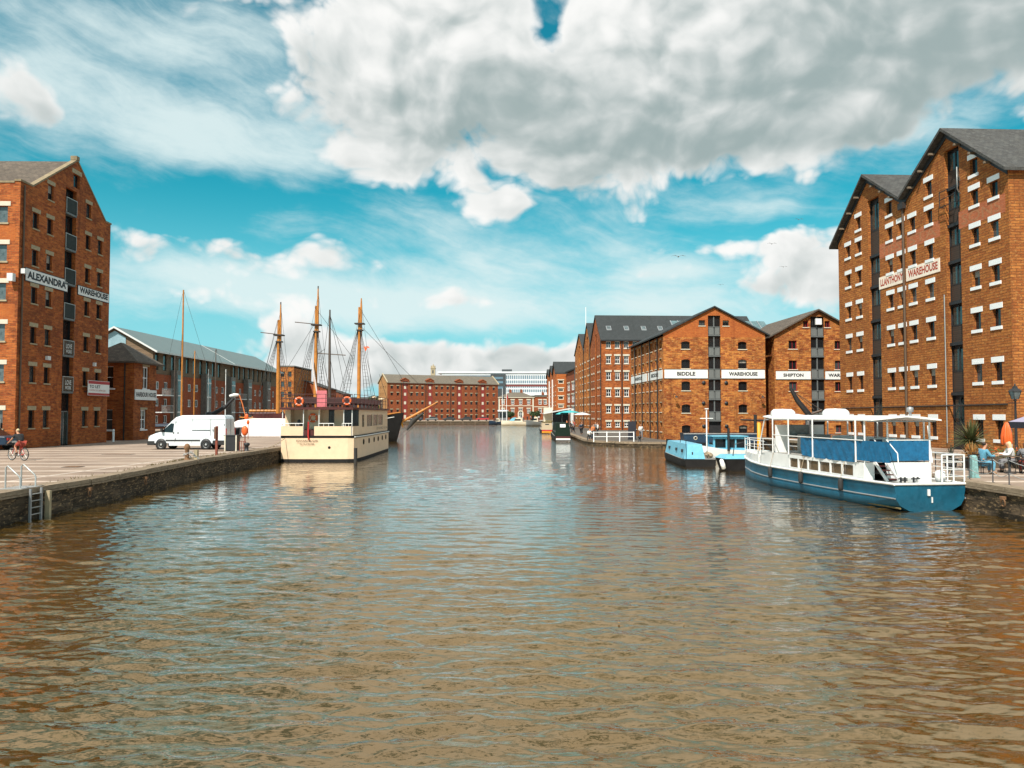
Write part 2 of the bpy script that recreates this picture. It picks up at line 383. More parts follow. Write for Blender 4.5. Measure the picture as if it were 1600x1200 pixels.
# ------------------------------------------------------------------ the setting: basin, quays, ground
QL = 1.0; QR = 0.5; XL = -15.8; XR = 16.4
def waves(name):
    m = bpy.data.materials.new(name); m.use_nodes = True; t = NT(m.node_tree); p = t.n['Principled BSDF']
    co = t.node('ShaderNodeTexCoord').outputs['Object']
    n0 = t.noise(co, .07, 3, .5)
    t.put(p.inputs['Base Color'], t.mix(t.lin(n0, .35, .65), (.048, .026, .004), (.078, .045, .009)))
    t.put(p.inputs['Roughness'], .9); t.put(p.inputs['Specular IOR Level'], 0.0)
    x, y, z = t.sep(co)
    fine = t.noise(t.vmul(co, (1.0, 2.6, 1)), 4.5, 3, .5)
    b = t.node('ShaderNodeBump'); t.put(b.inputs['Strength'], 1.0); t.put(b.inputs['Distance'], .006)
    t.put(b.inputs['Height'], fine)
    med = t.noise(t.vmul(co, (.55, 1.5, 1)), 1.5, 4, .55)
    b2 = t.node('ShaderNodeBump'); t.put(b2.inputs['Strength'], 1.0); t.put(b2.inputs['Distance'], .05)
    t.put(b2.inputs['Height'], med * t.sstep(y, 15, 130, .35, 2.6)); t.l.new(b.outputs[0], b2.inputs['Normal'])
    t.l.new(b2.outputs[0], p.inputs['Normal'])
    fn = t.node('ShaderNodeFresnel'); t.put(fn.inputs['IOR'], 1.333); t.l.new(b2.outputs[0], fn.inputs['Normal']); fe = E(t, fn.outputs[0])
    gl = t.node('ShaderNodeBsdfGlossy'); t.put(gl.inputs['Roughness'], .03); t.l.new(b2.outputs[0], gl.inputs['Normal']); t.put(gl.inputs['Color'], t.mix(t.sstep(fe, .04, .45), (1.0, .80, .54), (.97, .97, .97)))
    mx = t.node('ShaderNodeMixShader'); t.put(mx.inputs[0], t.m('ADD', fe * 1.05, .20, clamp=True)); t.l.new(p.outputs[0], mx.inputs[1]); t.l.new(gl.outputs[0], mx.inputs[2]); t.l.new(mx.outputs[0], t.n['Material Output'].inputs['Surface'])
    M[name] = m
waves('dock_water')
def water():
    rng = np.random.default_rng(5)
    rows = []; y = 3.0
    ys = [y]
    while y < 300:
        y += max(.03, y * y / 6000.0); ys.append(y)
    ys = np.array(ys); nx = 520
    t = np.linspace(-1, 1, nx)
    Xg = np.outer(ys * .72 + 2.5, t); Yg = np.repeat(ys[:, None], nx, 1)
    H = np.zeros_like(Xg); DX = np.zeros_like(Xg); DY = np.zeros_like(Xg)
    step = np.maximum(.03, ys * ys / 6000.0)[:, None]; sx = (ys * 1.5 / nx)[:, None]
    # patches of livelier and calmer water
    patch = .75 + .3 * np.sin(Xg * .21 + 1.3 + .8 * np.sin(Yg * .13)) * np.sin(Yg * .17 + .5 * np.sin(Xg * .3))
    for i in range(130):
        lam = .13 * (8.0 ** (rng.random() ** 1.1)); k = 2 * np.pi / lam
        th = rng.normal(1.48, .27) + (rng.random() < .12) * rng.normal(0, .7)
        kx, ky = k * np.cos(th), k * np.sin(th)
        amp = .0038 * lam
        fade = np.clip(lam / (2.6 * step) - .35, 0, 1) * np.clip(lam / (2.6 * sx * abs(np.cos(th)) + 1e-6) - .3, 0, 1)
        ph = rng.random() * 6.283 + .9 * np.sin(Xg * .35 * rng.normal() + Yg * .3 * rng.normal() + rng.random() * 6)
        a = kx * Xg + ky * Yg + ph
        H += amp * fade * np.sin(a)
    H *= patch
    n, mcols = Xg.shape
    co = np.stack([Xg, Yg, H], -1).reshape(-1, 3)
    idx = np.arange(n * mcols).reshape(n, mcols)
    q = np.stack([idx[:-1, :-1], idx[:-1, 1:], idx[1:, 1:], idx[1:, :-1]], -1).reshape(-1, 4)
    me = bpy.data.meshes.new('water'); me.vertices.add(len(co)); me.vertices.foreach_set('co', co.ravel().astype(np.float32))
    me.loops.add(q.size); me.loops.foreach_set('vertex_index', q.ravel().astype(np.int32))
    me.polygons.add(len(q)); me.polygons.foreach_set('loop_start', np.arange(0, q.size, 4, dtype=np.int32))
    me.polygons.foreach_set('use_smooth', np.ones(len(q), dtype=bool)); me.update(calc_edges=True); me.validate()
    me.materials.append(M['dock_water'])
    o = bpy.data.objects.new('water', me); COL.objects.link(o); o['kind'] = 'structure'
water()
mb = MB(); mb.box(-60, 60, -40, 3.0, -.03, -.02); mb.box(-62, -3.0, 3, 300, -.34, -.33) ; mb.box(3, 62, 3, 300, -.34, -.33)
mb.build('water_margin', M['dock_water'], kind='structure')
mb = MB(); mb.box(-2500, 2500, -2500, 3500, -2.3, -2.2); mb.build('ground', mat('bed', (.10, .08, .05), .9), kind='structure')

def paving():
    m = bpy.data.materials.new('quay_paving'); m.use_nodes = True; t = NT(m.node_tree); p = t.n['Principled BSDF']
    co = t.node('ShaderNodeTexCoord').outputs['Object']; x, y, z = t.sep(co)
    n1 = t.noise(co, .35, 6, .6); n2 = t.noise(co, 4.0, 5, .7)
    c = t.mix(t.lin(n1, .35, .65), (.19, .135, .10), (.32, .24, .18))
    c = t.mix(t.sstep(n2, .55, .75) * .5, c, (.16, .12, .09))
    # broad pale bands of setts laid across the quay and a kerb line along it
    yy = y + t.noise(co, .3, 2) * .5
    fy = t.m('FRACT', yy / 2.6)
    c = t.mix(t.sstep(t.m('ABSOLUTE', fy - .5), .42, .46) * .85, c, (.60, .50, .42))
    f2 = t.m('FRACT', yy / 2.6 + .37)
    c = t.mix(t.sstep(t.m('ABSOLUTE', f2 - .5), .45, .47) * .6, c, (.15, .10, .075))
    n5 = t.noise(t.vmul(co, (.25, 1.1, 1)), .55, 5, .65)
    c = t.mix(t.sstep(n5, .5, .68) * .55, c, (.17, .115, .08))
    fx = t.m('ABSOLUTE', x + 18.6)
    c = t.mix((1.0 - t.sstep(fx, .05, .11)) * .8, c, (.60, .53, .46))
    w2 = t.m('ABSOLUTE', t.m('FRACT', x / 3.1) - .5)
    c = t.mix(t.sstep(w2, .485, .495) * .6, c, (.13, .10, .08))
    t.put(p.inputs['Base Color'], c); t.put(p.inputs['Roughness'], .85)
    b = t.node('ShaderNodeBump'); t.put(b.inputs['Strength'], .4); t.put(b.inputs['Distance'], .02); t.put(b.inputs['Height'], n2); t.l.new(b.outputs[0], p.inputs['Normal'])
    M['paving'] = m
paving()
mat('far_paving', (.30, .24, .19), .9, var=.3, vs=.4); mat('tarmac', (.10, .085, .07), .9, var=.3, vs=.5); mat('moss', (.16, .12, .045), .95, var=.5, vs=5)
def quay(name, poly, ztop, zbot=-2.2, top='paving', side='quay_stone', cw=.55):
    n = len(poly)
    mb = MB(); mb.add([(x, y, ztop) for x, y in poly], [tuple(range(n))]); mb.build(name, M[top], kind='structure', origin=(0, 0, 0))
def quay_wall(pts, ztop, name='quay_wall', label=None, jag=True, zbot=-2.2):
    """retaining wall: stone face with coping along the polyline (water on its right-hand side)"""
    m1 = MB(); m2 = MB(); rnd = random.Random(len(pts) * 3 + int(ztop * 10))
    for (a, b) in zip(pts[:-1], pts[1:]):
        a = Vector((a[0], a[1], 0)); b = Vector((b[0], b[1], 0)); L = (b - a).length; D = (b - a) / L; N = Vector((D.y, -D.x, 0))  # N toward water
        # stone face, uneven blocks
        s = 0; rows = []
        ns = max(2, int(L / .7)); zs = [zbot, -.05, .18, .42, .62, ztop - .17]
        zs = [z for z in zs if z <= ztop - .17 + 1e-6]; zs = sorted(set(zs + [ztop - .17]))
        for z in zs:
            r = []
            for i in range(ns + 1):
                off = 0 if i in (0, ns) else rnd.uniform(-.05, .03)
                p = a + D * (L * i / ns) + N * (off - .03); r.append((p.x, p.y, z))
            rows.append(r)
        m1.grid(rows, smooth=False)
        # coping stones
        s = 0
        while s < L - .01:
            l = min(rnd.uniform(1.1, 1.9), L - s)
            fr = Fr(a + D * s, D, -N); jz = rnd.uniform(-.012, .012) if jag else 0; jo = rnd.uniform(-.02, .02)
            m2.fbox(fr, .012, l - .012, -.05 + jo, .62, ztop - .17, ztop + .05 + jz); s += l
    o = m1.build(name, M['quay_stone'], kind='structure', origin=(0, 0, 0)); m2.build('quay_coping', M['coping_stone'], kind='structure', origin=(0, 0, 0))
quay('quay', [(-900, -60), (XL - .5, -60), (XL - .5, 30), (-17.3, 42), (-17.3, 81.5), (-50, 81.5), (-50, 252), (-900, 252)], QL)
quay('quay', [(-900, 252), (40, 252), (900, 252), (900, 2500), (-900, 2500)], QL, top='far_paving')
quay('quay', [(XR + .5, -60), (900, -60), (900, 77), (26, 77), (26, 47), (XR + .5, 47)], QL)
quay('quay', [(26, 77), (900, 77), (900, 252), (8.8, 252), (8.8, 88), (9.6, 84.5), (12.4, 80.8), (15.4, 80), (26, 80)], QR, top='tarmac')
quay_wall([(XL, -40), (XL, 30), (-16.8, 42), (-16.8, 82), (-50, 82)][::1], QL)
quay_wall([(-50, 82), (-50, 250), (-30, 250.5), (8.5, 250)], QL)
quay_wall([(8.3, 250), (8.3, 150), (8.3, 88), (9.1, 84), (12.2, 80.2), (15.4, 79.4), (25.6, 79.4)][::1], QR)
quay_wall([(25.6, 79.4), (25.6, 46.5), (XR, 46.5), (XR, -40)], QL)

# ------------------------------------------------------------------ walls with openings
def wall(mb, fr, u0, u1, top, ops, rev=.22, z0=0.0, v=0.0):
    """brick sheet at depth v with real openings (ua, ub, za, zb) and their reveals; top = roofline [(u, z), ...]"""
    def tz(u):
        for (a, b) in zip(top[:-1], top[1:]):
            if a[0] - 1e-6 <= u <= b[0] + 1e-6: return a[1] + (b[1] - a[1]) * (u - a[0]) / max(1e-9, b[0] - a[0])
        return top[-1][1]
    br = sorted(set([round(x, 4) for x in [u0, u1] + [o[0] for o in ops] + [o[1] for o in ops] + [t[0] for t in top] if u0 - 1e-6 <= x <= u1 + 1e-6]))
    for a, b in zip(br[:-1], br[1:]):
        if b - a < 1e-4: continue
        mid = (a + b) / 2; cur = z0
        cov = sorted([(o[2], o[3]) for o in ops if o[0] - 1e-4 <= a and o[1] + 1e-4 >= b])
        for (za, zb) in cov:
            if za > cur + 1e-4: mb.add([fr.P(a, v, cur), fr.P(b, v, cur), fr.P(b, v, za), fr.P(a, v, za)], [(0, 1, 2, 3)])
            cur = max(cur, zb)
        ta, tb = tz(a + 1e-5), tz(b - 1e-5)
        mb.add([fr.P(a, v, cur), fr.P(b, v, cur), fr.P(b, v, tb), fr.P(a, v, ta)], [(0, 1, 2, 3)])
    for (a, b, za, zb) in ops:
        for (p, q) in (((a, za), (b, za)), ((b, za), (b, zb)), ((b, zb), (a, zb)), ((a, zb), (a, za))):
            mb.add([fr.P(p[0], v, p[1]), fr.P(q[0], v, q[1]), fr.P(q[0], v + rev, q[1]), fr.P(p[0], v + rev, p[1])], [(0, 1, 2, 3)])
WR = random.Random(99)
mat('glass_sheen', (.05, .065, .07), .06, spec=1.0, var=.5, vs=1.5); mat('blind', (.30, .28, .24), .8, var=.3)
def windows(parent, fr, ops, style, rev=.22, vlast=0.0):
    """one window part per opening; equal sizes share meshes"""
    cache = {}
    for (a, b, za, zb) in ops:
        w_, h_ = round(b - a, 3), round(zb - za, 3); org = fr.P(a, 0, za); vr = WR.random(); var = 0 if vr < .68 else (1 if vr < .84 else 2); key = (w_, h_, var)
        st = style
        if key in cache:
            src, kids = cache[key]
            o = dupo(src, org, parent)
            for k in kids: dk = k.copy(); COL.objects.link(dk); dk.parent = o; WL[dk.name] = org
            continue
        lf = Fr(org, fr.D, fr.N)
        g = MB(); g.fbox(lf, -.04, w_ + .04, rev - .02, rev + .1, -.04, h_ + .04)
        o = g.build('window', M[st.get('glass', 'glass_dark') if var != 1 else 'glass_sheen'], parent, origin=org)
        kids = []
        if var == 2 and st.get('blind', True): kids.append(MB().fbox(lf, .02, w_ - .02, rev - .035, rev - .022, h_ * (.45 + .3 * WR.random()), h_).build('blind', M['blind'], o, origin=org))
        fw = st.get('fw', .05); fm = MB()
        if st.get('frame'):
            for (x0, x1, y0, y1) in ((0, fw, 0, h_), (w_ - fw, w_, 0, h_), (fw, w_ - fw, 0, fw), (fw, w_ - fw, h_ - fw, h_)):
                fm.fbox(lf, x0, x1, rev - .07, rev - .021, y0, y1)
            for i in range(1, st.get('nx', 1)): x = w_ * i / st['nx']; fm.fbox(lf, x - fw * .35, x + fw * .35, rev - .06, rev - .021, fw, h_ - fw)
            for i in range(1, st.get('nz', 1)): z = h_ * i / st['nz']; fm.fbox(lf, fw, w_ - fw, rev - .058, rev - .021, z - fw * .4, z + fw * .4)
            kids.append(fm.build('window_frame', M[st['frame']], o, origin=org))
        if st.get('lintel'):
            e = st.get('le', .17); h = st.get('lh', .32)
            kids.append(MB().fbox(lf, -e, w_ + e, -.035, rev - .08, h_ + .003, h_ + h).build('lintel', M[st['lintel']], o, origin=org))
        if st.get('sill'):
            e = st.get('se', .1); h = st.get('sh', .16)
            kids.append(MB().fbox(lf, -e, w_ + e, -.07, rev - .08, -h, -.003).build('sill', M[st['sill']], o, origin=org))
        cache[key] = (o, kids)
def gable_roof(parent, fr, u0, u1, zE, zR, depth, mname, over=.35, th=.16, back=0.0, verge=.3, eo=.35, uR=None):
    """two slopes, ridge running along v at mid width"""
    um = (u0 + u1) / 2 if uR is None else uR
    mb = MB(); zz_ = zE if isinstance(zE, tuple) else (zE, zE)
    for (ua, s) in ((u0, -1), (u1, 1)):
        zE = zz_[0 if s < 0 else 1]; sl = (zR - zE) / abs(um - ua)
        e_ = eo if not isinstance(eo, tuple) else eo[0 if s < 0 else 1]; ue = ua + s * e_; ze = zE - sl * e_
        P = [(ue, ze), (um, zR), (um, zR + th), (ue, ze + th)]
        mb.prism([fr.P(u, -verge, z) for u, z in P], fr.N * (depth + verge + back))
    return mb.build('roof', M[mname], parent)
def text_mesh(name, s, fr, ua, ub, zb, h, mname, parent, off=-.01, ext=.006, squeeze=True, font_fat=0.0):
    cu = bpy.data.curves.new('lettering', 'FONT'); cu.body = s; cu.size = 1.0; cu.extrude = 0.0; cu.offset = font_fat; cu.resolution_u = 3
    o = bpy.data.objects.new('lettering', cu); COL.objects.link(o)
    me = bpy.data.meshes.new_from_object(o); bpy.data.objects.remove(o)
    a = np.array([v.co[:] for v in me.vertices]); mn = a.min(0); mx = a.max(0)
    sx = (ub - ua) / (mx[0] - mn[0]); sz = h / (mx[1] - mn[1])
    org = fr.P(ua, 0, zb)
    lo = fr.D if fr.leftright else -fr.D
    out = []
    for v in a:
        x = (v[0] - mn[0]) * sx; z = (v[1] - mn[1]) * sz
        if not fr.leftright: x = (ub - ua) - x
        p = fr.P(ua + x, off, zb + z); out.append((p.x, p.y, p.z))
    m2 = MB(); m2.add(out, [tuple(p.vertices) for p in me.polygons])
    return m2.build(name, M[mname], parent)
def mkframe(px0, Y0, vpx, z0, side):
    """facade frame; leftright = whether +u runs left to right for someone facing it"""
    X0 = (px0 - 800) / F * Y0
    D = Vector(((vpx - 800) / F, 1, 0)).normalized()
    N = Vector((D.y, -D.x, 0)) if side == 'R' else Vector((-D.y, D.x, 0))
    fr = Fr((X0, Y0, z0), D, N); fr.leftright = (side == 'L')
    return fr
def south(fr, w=0):   # the end wall facing the camera: u runs inwards from the near corner
    s = Fr(fr.O, fr.N, fr.D); s.leftright = (fr.N.x > 0); return s
def fill(ops_cols, rows, w, fr=None):
    return [(u - w / 2, u + w / 2, a, b) for u in ops_cols for (a, b) in rows]
def pipes(parent, fr, us, z0, z1, r=.06, m='pipe_black', off=-.09):
    for u in us:
        MB().tube([fr.P(u, off, z0), fr.P(u, off, z1)], r, 6).build('drainpipe', M[m], parent)
# ------------------------------------------------------------------ right bank: big two-gabled warehouse
def loading_bay(parent, fr, ua, ub, z0, z1, floors, kind='timber'):
    """recessed loading doors, one behind another, up the facade"""
    for i, z in enumerate(floors):
        zt = floors[i + 1] if i + 1 < len(floors) else z1
        h = zt - z
        if kind == 'timber':
            d = MB(); d.fbox(fr, ua + .04, ub - .04, .30, .36, z + .16, z + h * .44)
            o = d.build('loading_door', M['timber_dark'], parent)
            g = MB(); n = 2
            for k in range(n):
                x0 = ua + .12 + (ub - ua - .24) / n * k; g.fbox(fr, x0 + .05, x0 + (ub - ua - .24) / n - .05, .33, .37, z + h * .48, z + h * .90)
            g.build('bay_glass', M['glass_green'], parent)
            f = MB(); f.fbox(fr, ua - .02, ub + .02, .12, .40, z - .08, z + .14); um = (ua + ub) / 2; f.build('bay_floor_beam', M['dark_door'], parent)
            f = MB(); f.fbox(fr, um - .05, um + .05, .28, .39, z + h * .46, z + h * .94); f.fbox(fr, ua, ub, .29, .38, z + h * .44, z + h * .48); f.build('bay_frame', M['dark_door'], parent)
        else:
            um = (ua + ub) / 2
            g = MB()
            for (a, b) in ((ua + .06, um - .08), (um + .08, ub - .06)): g.fbox(fr, a, b, .25, .30, z + h * .44, zt - .12)
            g.build('bay_glass', M['glass_dark'], parent)
            p = MB()
            for (a, b) in ((ua + .08, um - .09), (um + .09, ub - .08)): p.fbox(fr, a, b, .06, .11, z + .12, z + h * .42)
            p.build('balcony_panel', M['balcony_panel'], parent)
            f = MB(); f.fbox(fr, um - .06, um + .06, .14, .34, z + .1, zt - .08); f.fbox(fr, ua, ub, .02, .34, z - .03, z + .09)
            f.fbox(fr, ua + .02, ub - .02, .03, .07, z + h * .43, z + h * .43 + .06)
            f.build('bay_frame', M['grey_panel'], parent)
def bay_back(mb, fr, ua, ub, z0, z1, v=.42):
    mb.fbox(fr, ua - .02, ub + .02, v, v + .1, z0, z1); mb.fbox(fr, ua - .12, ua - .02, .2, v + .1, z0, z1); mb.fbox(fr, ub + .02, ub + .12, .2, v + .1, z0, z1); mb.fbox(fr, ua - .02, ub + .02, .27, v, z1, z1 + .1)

def llanthony():
    fr = mkframe(1584, 48, 740, QL, 'R'); L = fr.u_at(1314); U = fr.u_at
    t = thing('brick_warehouse', fr.P(0, 0, 0), 'tall twin gabled orange brick warehouse with white lintels and a faded painted name board', 'warehouse', 'brick warehouses round the dock')
    uv = U(1419); zE = 18.6
    p1 = uv / 2 + .3; p2 = U(1361)
    zR1 = fr.z_at(p1, 207); zR2 = fr.z_at(p2, 278)
    zV = fr.z_at(uv, 312)
    z0s = fr.z_at(0, 262)
    top = [(0, z0s), (p1, zR1), (uv, zV), (p2, zR2), (L, fr.z_at(L, 376))]
    ztops = [fr.z_at(U(1567), y) for y in (648, 557, 472.7, 403.7, 334, 272)]    # lintel tops
    hts = [1.25, 1.2, 1.15, 1.1, 1.1, 1.05]
    rows = [(zt - .34 - h, zt - .34) for zt, h in zip(ztops, hts)]
    cols = [U(x) for x in (1561, 1530, 1458, 1431, 1413, 1395, 1346, 1329)]
    ops = []
    for i, u in enumerate(cols):
        n = 6
        ops += fill([u], rows[:n], .78)
    # upper windows in the gables
    za = fr.z_at(U(1522), 232) - .5; ops += [(cols[k] - .39, cols[k] + .39, za - 1.45, za - .36) for k in (1, 2, 5, 6)]
    bays = [(U(1507), U(1484)), (U(1379), U(1361))]
    zb1 = fr.z_at(bays[0][0], 225); zb2 = fr.z_at(bays[1][0], 305)
    allops = ops + [(bays[0][0], bays[0][1], 0, zb1), (bays[1][0], bays[1][1], 0, zb2)]
    mb = MB(); wall(mb, fr, 0, L, top, allops, rev=.25)
    sf = south(fr); dep = 34
    wall(mb, sf, 0, dep, [(0, z0s - .02), (dep, z0s - .02)], [], 0)
    nf = Fr(fr.P(L, 0, 0), fr.N, -fr.D); wall(mb, nf, 0, dep, [(0, top[-1][1]), (dep, top[-1][1])], [], 0)
    mb.build('wall', M['brick_yellow'], t)
    b = MB()
    for (a, c), zz in zip(bays, (zb1, zb2)): bay_back(b, fr, a, c, 0, zz)
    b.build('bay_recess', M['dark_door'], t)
    fl = [0, 3.3] + [r[0] - .5 for r in rows[1:]] + [rows[5][0] + 2.0]
    fl = [0.0] + [r[0] - .75 for r in rows[1:]] + [rows[5][0] + 1.9]
    loading_bay(t, fr, bays[0][0], bays[0][1], 0, zb1, fl); loading_bay(t, fr, bays[1][0], bays[1][1], 0, zb2, fl[:-1])
    windows(t, fr, ops, dict(glass='glass_dark', lintel='white_clean', sill='white_clean', lh=.36, sh=.22, le=.2, se=.14))
    gable_roof(t, fr, -.0, uv, (z0s, zV - .02), zR1 + .1, dep, 'slate', uR=p1, eo=(.35, 0), verge=.5, th=.22)
    zL = top[-1][1]
    gable_roof(t, fr, uv, L, (zV - .02, zL), zR2 + .1, dep, 'slate', uR=p2, eo=(0, .8), verge=.5, th=.22)
    # purlin ends under the verges
    for (ua, za_, ub, zb_) in ((0, z0s, p1, zR1), (uv, zV, p1, zR1), (uv, zV, p2, zR2), (L, top[-1][1], p2, zR2)):
        for k in (.25, .5, .75):
            MB().fbox(fr, ua + (ub - ua) * k - .07, ua + (ub - ua) * k + .07, -.52, .05, za_ + (zb_ - za_) * k - .36, za_ + (zb_ - za_) * k - .22).build('purlin_end', M['purlin'], t)
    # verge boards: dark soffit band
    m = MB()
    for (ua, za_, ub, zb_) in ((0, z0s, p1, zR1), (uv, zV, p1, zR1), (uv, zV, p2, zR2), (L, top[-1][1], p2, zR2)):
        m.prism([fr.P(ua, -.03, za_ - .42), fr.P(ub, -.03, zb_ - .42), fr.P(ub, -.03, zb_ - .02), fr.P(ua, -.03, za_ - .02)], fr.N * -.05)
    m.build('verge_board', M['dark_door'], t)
    pipes(t, fr, [uv + .05], 0, zV - .3, .10, 'pipe_brown')
    MB().fbox(fr, uv - .3, uv + .4, -.32, -.02, zV - .75, zV - .25).build('rain_hopper', M['pipe_black'], t)
    # painted boards
    ua, ub = U(1378), uv + .03; wa, wb = uv - .1, U(1474)
    zt = fr.z_at(U(1474), 402.5); zb = fr.z_at(U(1474), 424)
    MB().fbox(fr, U(1474), uv - .15, -.04, -.005, zb, zt).build('name_board', M['sign_cream'], t)
    MB().fbox(fr, uv + .2, U(1378), -.04, -.005, zb, zt).build('name_board', M['sign_cream'], t)
    h = (zt - zb)
    text_mesh('lettering', 'WAREHOUSE', fr, U(1471), uv - .45, zb + h * .22, h * .58, 'letter_red', t, off=-.05, font_fat=.03)
    text_mesh('lettering', 'LLANTHONY', fr, uv + .25, U(1380.5), zb + h * .22, h * .58, 'letter_red', t, off=-.05, font_fat=.03)
    # ghost band of old painted letters
    zt2 = fr.z_at(U(1560), 309); zb2_ = fr.z_at(U(1560), 338)
    for (a, c, s_) in ((U(1579), U(1505), 'SONS'), (U(1475), uv - .3, 'STA'), (uv + .2, U(1379), 'TIES')):
        MB().fbox(fr, a, c, -.010, -.002, zb2_, zt2).build('painted_band', M['brick_ghost'], t)
        text_mesh('lettering', s_, fr, a + .4, c - .3, zb2_ + .2, (zt2 - zb2_) * .6, 'letter_ghost', t, off=-.014, font_fat=.01)
    # string pipe along the ground floor and vertical conduit
    m = MB(); zc = fr.z_at(U(1500), 633); m.tube([fr.P(.5, -.06, zc), fr.P(L - .4, -.06, zc - .1)], .05, 5); m.build('service_pipe', M['pipe_black'], t)
    m = MB(); m.tube([fr.P(U(1480.5), -.05, .4), fr.P(U(1480.5), -.05, 11)], .04, 5); m.build('conduit', M['galv'], t)
    # hoist bracket and balcony at top bay
    m = MB(); zz = fr.z_at(bays[0][0], 288); a, c = bays[0]
    for dz in (0, .55, 1.1): m.tube([fr.P(a - .1, -.35, zz + dz - 1.2), fr.P(c + .1, -.35, zz + dz - 1.2)], .03, 5)
    for uu in (a - .1, c + .1): m.tube([fr.P(uu, -.35, zz - 1.2), fr.P(uu, -.35, zz - .05)], .03, 5); m.tube([fr.P(uu, -.35, zz - 1.2), fr.P(uu, 0.02, zz - 1.2)], .03, 5)
    m.build('balcony_rail', M['black_metal'], t)
    m = MB(); m.tube([fr.P(a - .15, -.05, zz + .2), fr.P(a - .9, -.75, zz + .9), fr.P(a - .9, -.75, zz - .6), fr.P(a - .15, -.05, zz - .7)], .04, 5); m.build('hoist_bracket', M['galv'], t)
    # lamp bracket near the corner
    return fr
brick_mat('brick_ghost', (.55, .17, .07), (.46, .13, .055), (.42, .2, .11), (.36, .10, .04), (.66, .34, .22), patch=.4, bw=.36, bh=.17, speck=.3)
FL = llanthony()

# ------------------------------------------------------------------ left bank: warehouse with balconies
def alexandra():
    fr = mkframe(24, 54, 778, QL, 'L'); U = fr.u_at; L = U(167)
    t = thing('brick_warehouse', fr.P(0, 0, 0), 'dark brick gabled warehouse beside the left quay with white ALEXANDRA WAREHOUSE boards', 'warehouse', 'brick warehouses round the dock')
    uf1, uf2 = 1.4, L - .9; pk = U(112)
    zE = fr.z_at(uf1, 292); zR = fr.z_at(pk, 252)
    top = [(0, zE), (uf1, zE), (pk, zR), (uf2, zE), (L, zE)]
    cols = [U(49), U(71.5), U(132), U(151)]
    u1 = cols[0]
    lt = [fr.z_at(u1, y) for y in (634, 565, 504, 442)]; lt += [lt[3] + 2.75, lt[3] + 5.5]
    hts = [1.3, 1.2, 1.2, 1.2, 1.2, 1.2]
    rows = [(z - .32 - h, z - .32) for z, h in zip(lt, hts)]
    ops = []
    for i, u in enumerate(cols): ops += fill([u], rows[:6], .72)
    zt = lt[5] + 2.6; ops += [(cols[1] - .36, cols[1] + .36, zt - 1.5, zt - .32), (cols[2] - .36, cols[2] + .36, zt - 1.5, zt - .32)]
    ba, bb = U(95.5), U(112.5); zb = fr.z_at(pk, 300)
    attic = (pk - .45, pk + .45, fr.z_at(pk, 294), fr.z_at(pk, 273))
    mb = MB(); wall(mb, fr, 0, L, top, ops + [(ba, bb, 0, zb), attic], rev=.3)
    dep = 30; sf = south(fr)
    sops = []
    for uu in (1.25, 4.2, 7.2): sops += fill([uu], [(r[0], r[1]) for r in rows], .8)
    wall(mb, sf, 0, dep, [(0, zE), (dep, zE)], sops, .25)
    nf = Fr(fr.P(L, 0, 0), fr.N, -fr.D); wall(mb, nf, 0, dep, [(0, zE), (dep, zE)], [], 0)
    mb.build('wall', M['brick_red'], t)
    # sunlit areas of the south wall, painted on as brighter brick
    m = MB(); m.fbox(sf, .3, 2.9, -.004, 0.0, rows[5][0] - 1.3, rows[5][0] - .1); m.build('sunlit_patch', M['brick_bright'], t); m = MB(); m.fbox(sf, .2, 3.2, -.004, 0, rows[2][1] + .3, rows[3][0] - .3); m.build('sunlit_patch', M['brick_bright'], t)
    windows(t, fr, ops, dict(glass='glass_dark', lintel='stone_cream', sill='stone_cream', lh=.3, sh=.1, le=.16, se=.06, frame='black_metal', fw=.04, nx=1))
    windows(t, fr, [attic], dict(glass='glass_dark', lintel='stone_cream', lh=.36, le=.25))
    windows(t, sf, sops, dict(glass='glass_pale', lintel='stone_pale', sill='stone_cream', lh=.32, sh=.12, le=.2))
    # glazed bay with balconies
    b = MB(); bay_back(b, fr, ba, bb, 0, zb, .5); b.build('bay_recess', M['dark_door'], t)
    fl = [0] + [r[0] - .55 for r in rows[1:]] + [rows[5][0] + 2.3]
    for i, z in enumerate(fl):
        ztp = fl[i + 1] if i + 1 < len(fl) else zb
        h = ztp - z
        g = MB(); g.fbox(fr, ba + .15, (ba + bb) / 2 - .05, .40, .44, z + .15, ztp - .25); g.fbox(fr, (ba + bb) / 2 + .05, bb - .15, .40, .44, z + .15, ztp - .25); g.build('bay_glass', M['glass_dark'], t)
        if i:
            m = MB(); m.fbox(fr, ba - .0, bb + .0, -.05, .39, z - .12, z + .04); m.build('balcony_floor', M['grey_panel'], t)
            g = MB(); g.fbox(fr, ba + .04, bb - .04, -.06, -.035, z + .08, z + 1.15); o = g.build('balcony_glass', M['balcony_glass'] if i > 2 else M['glass_green'], t)
            m = MB(); m.fbox(fr, ba, bb, -.08, -.02, z + 1.15, z + 1.2)
            for uu in (ba + .03, bb - .03): m.fbox(fr, uu - .02, uu + .02, -.08, -.03, z + .04, z + 1.15)
            m.build('handrail', M['galv'], t)
            if i in (1, 2): text_mesh('lettering', 'LOVE', fr, ba + .35, bb - .35, z + .55, .35, 'sign_white', t, off=-.075); text_mesh('lettering', 'WORK', fr, ba + .35, bb - .35, z + .18, .28, 'sign_white', t, off=-.075)
    # door
    m = MB(); m.fbox(fr, ba + .1, bb - .1, .33, .38, 0.05, 2.6); m.build('entrance_door', M['glass_green'], t)
    m = MB(); um = (ba + bb) / 2
    for uu in (ba + .08, um, bb - .08): m.fbox(fr, uu - .04, uu + .04, .28, .33, .05, 2.7)
    m.fbox(fr, ba + .04, bb - .04, .28, .33, 2.6, 2.7); m.build('door_frame', M['grey_panel'], t)
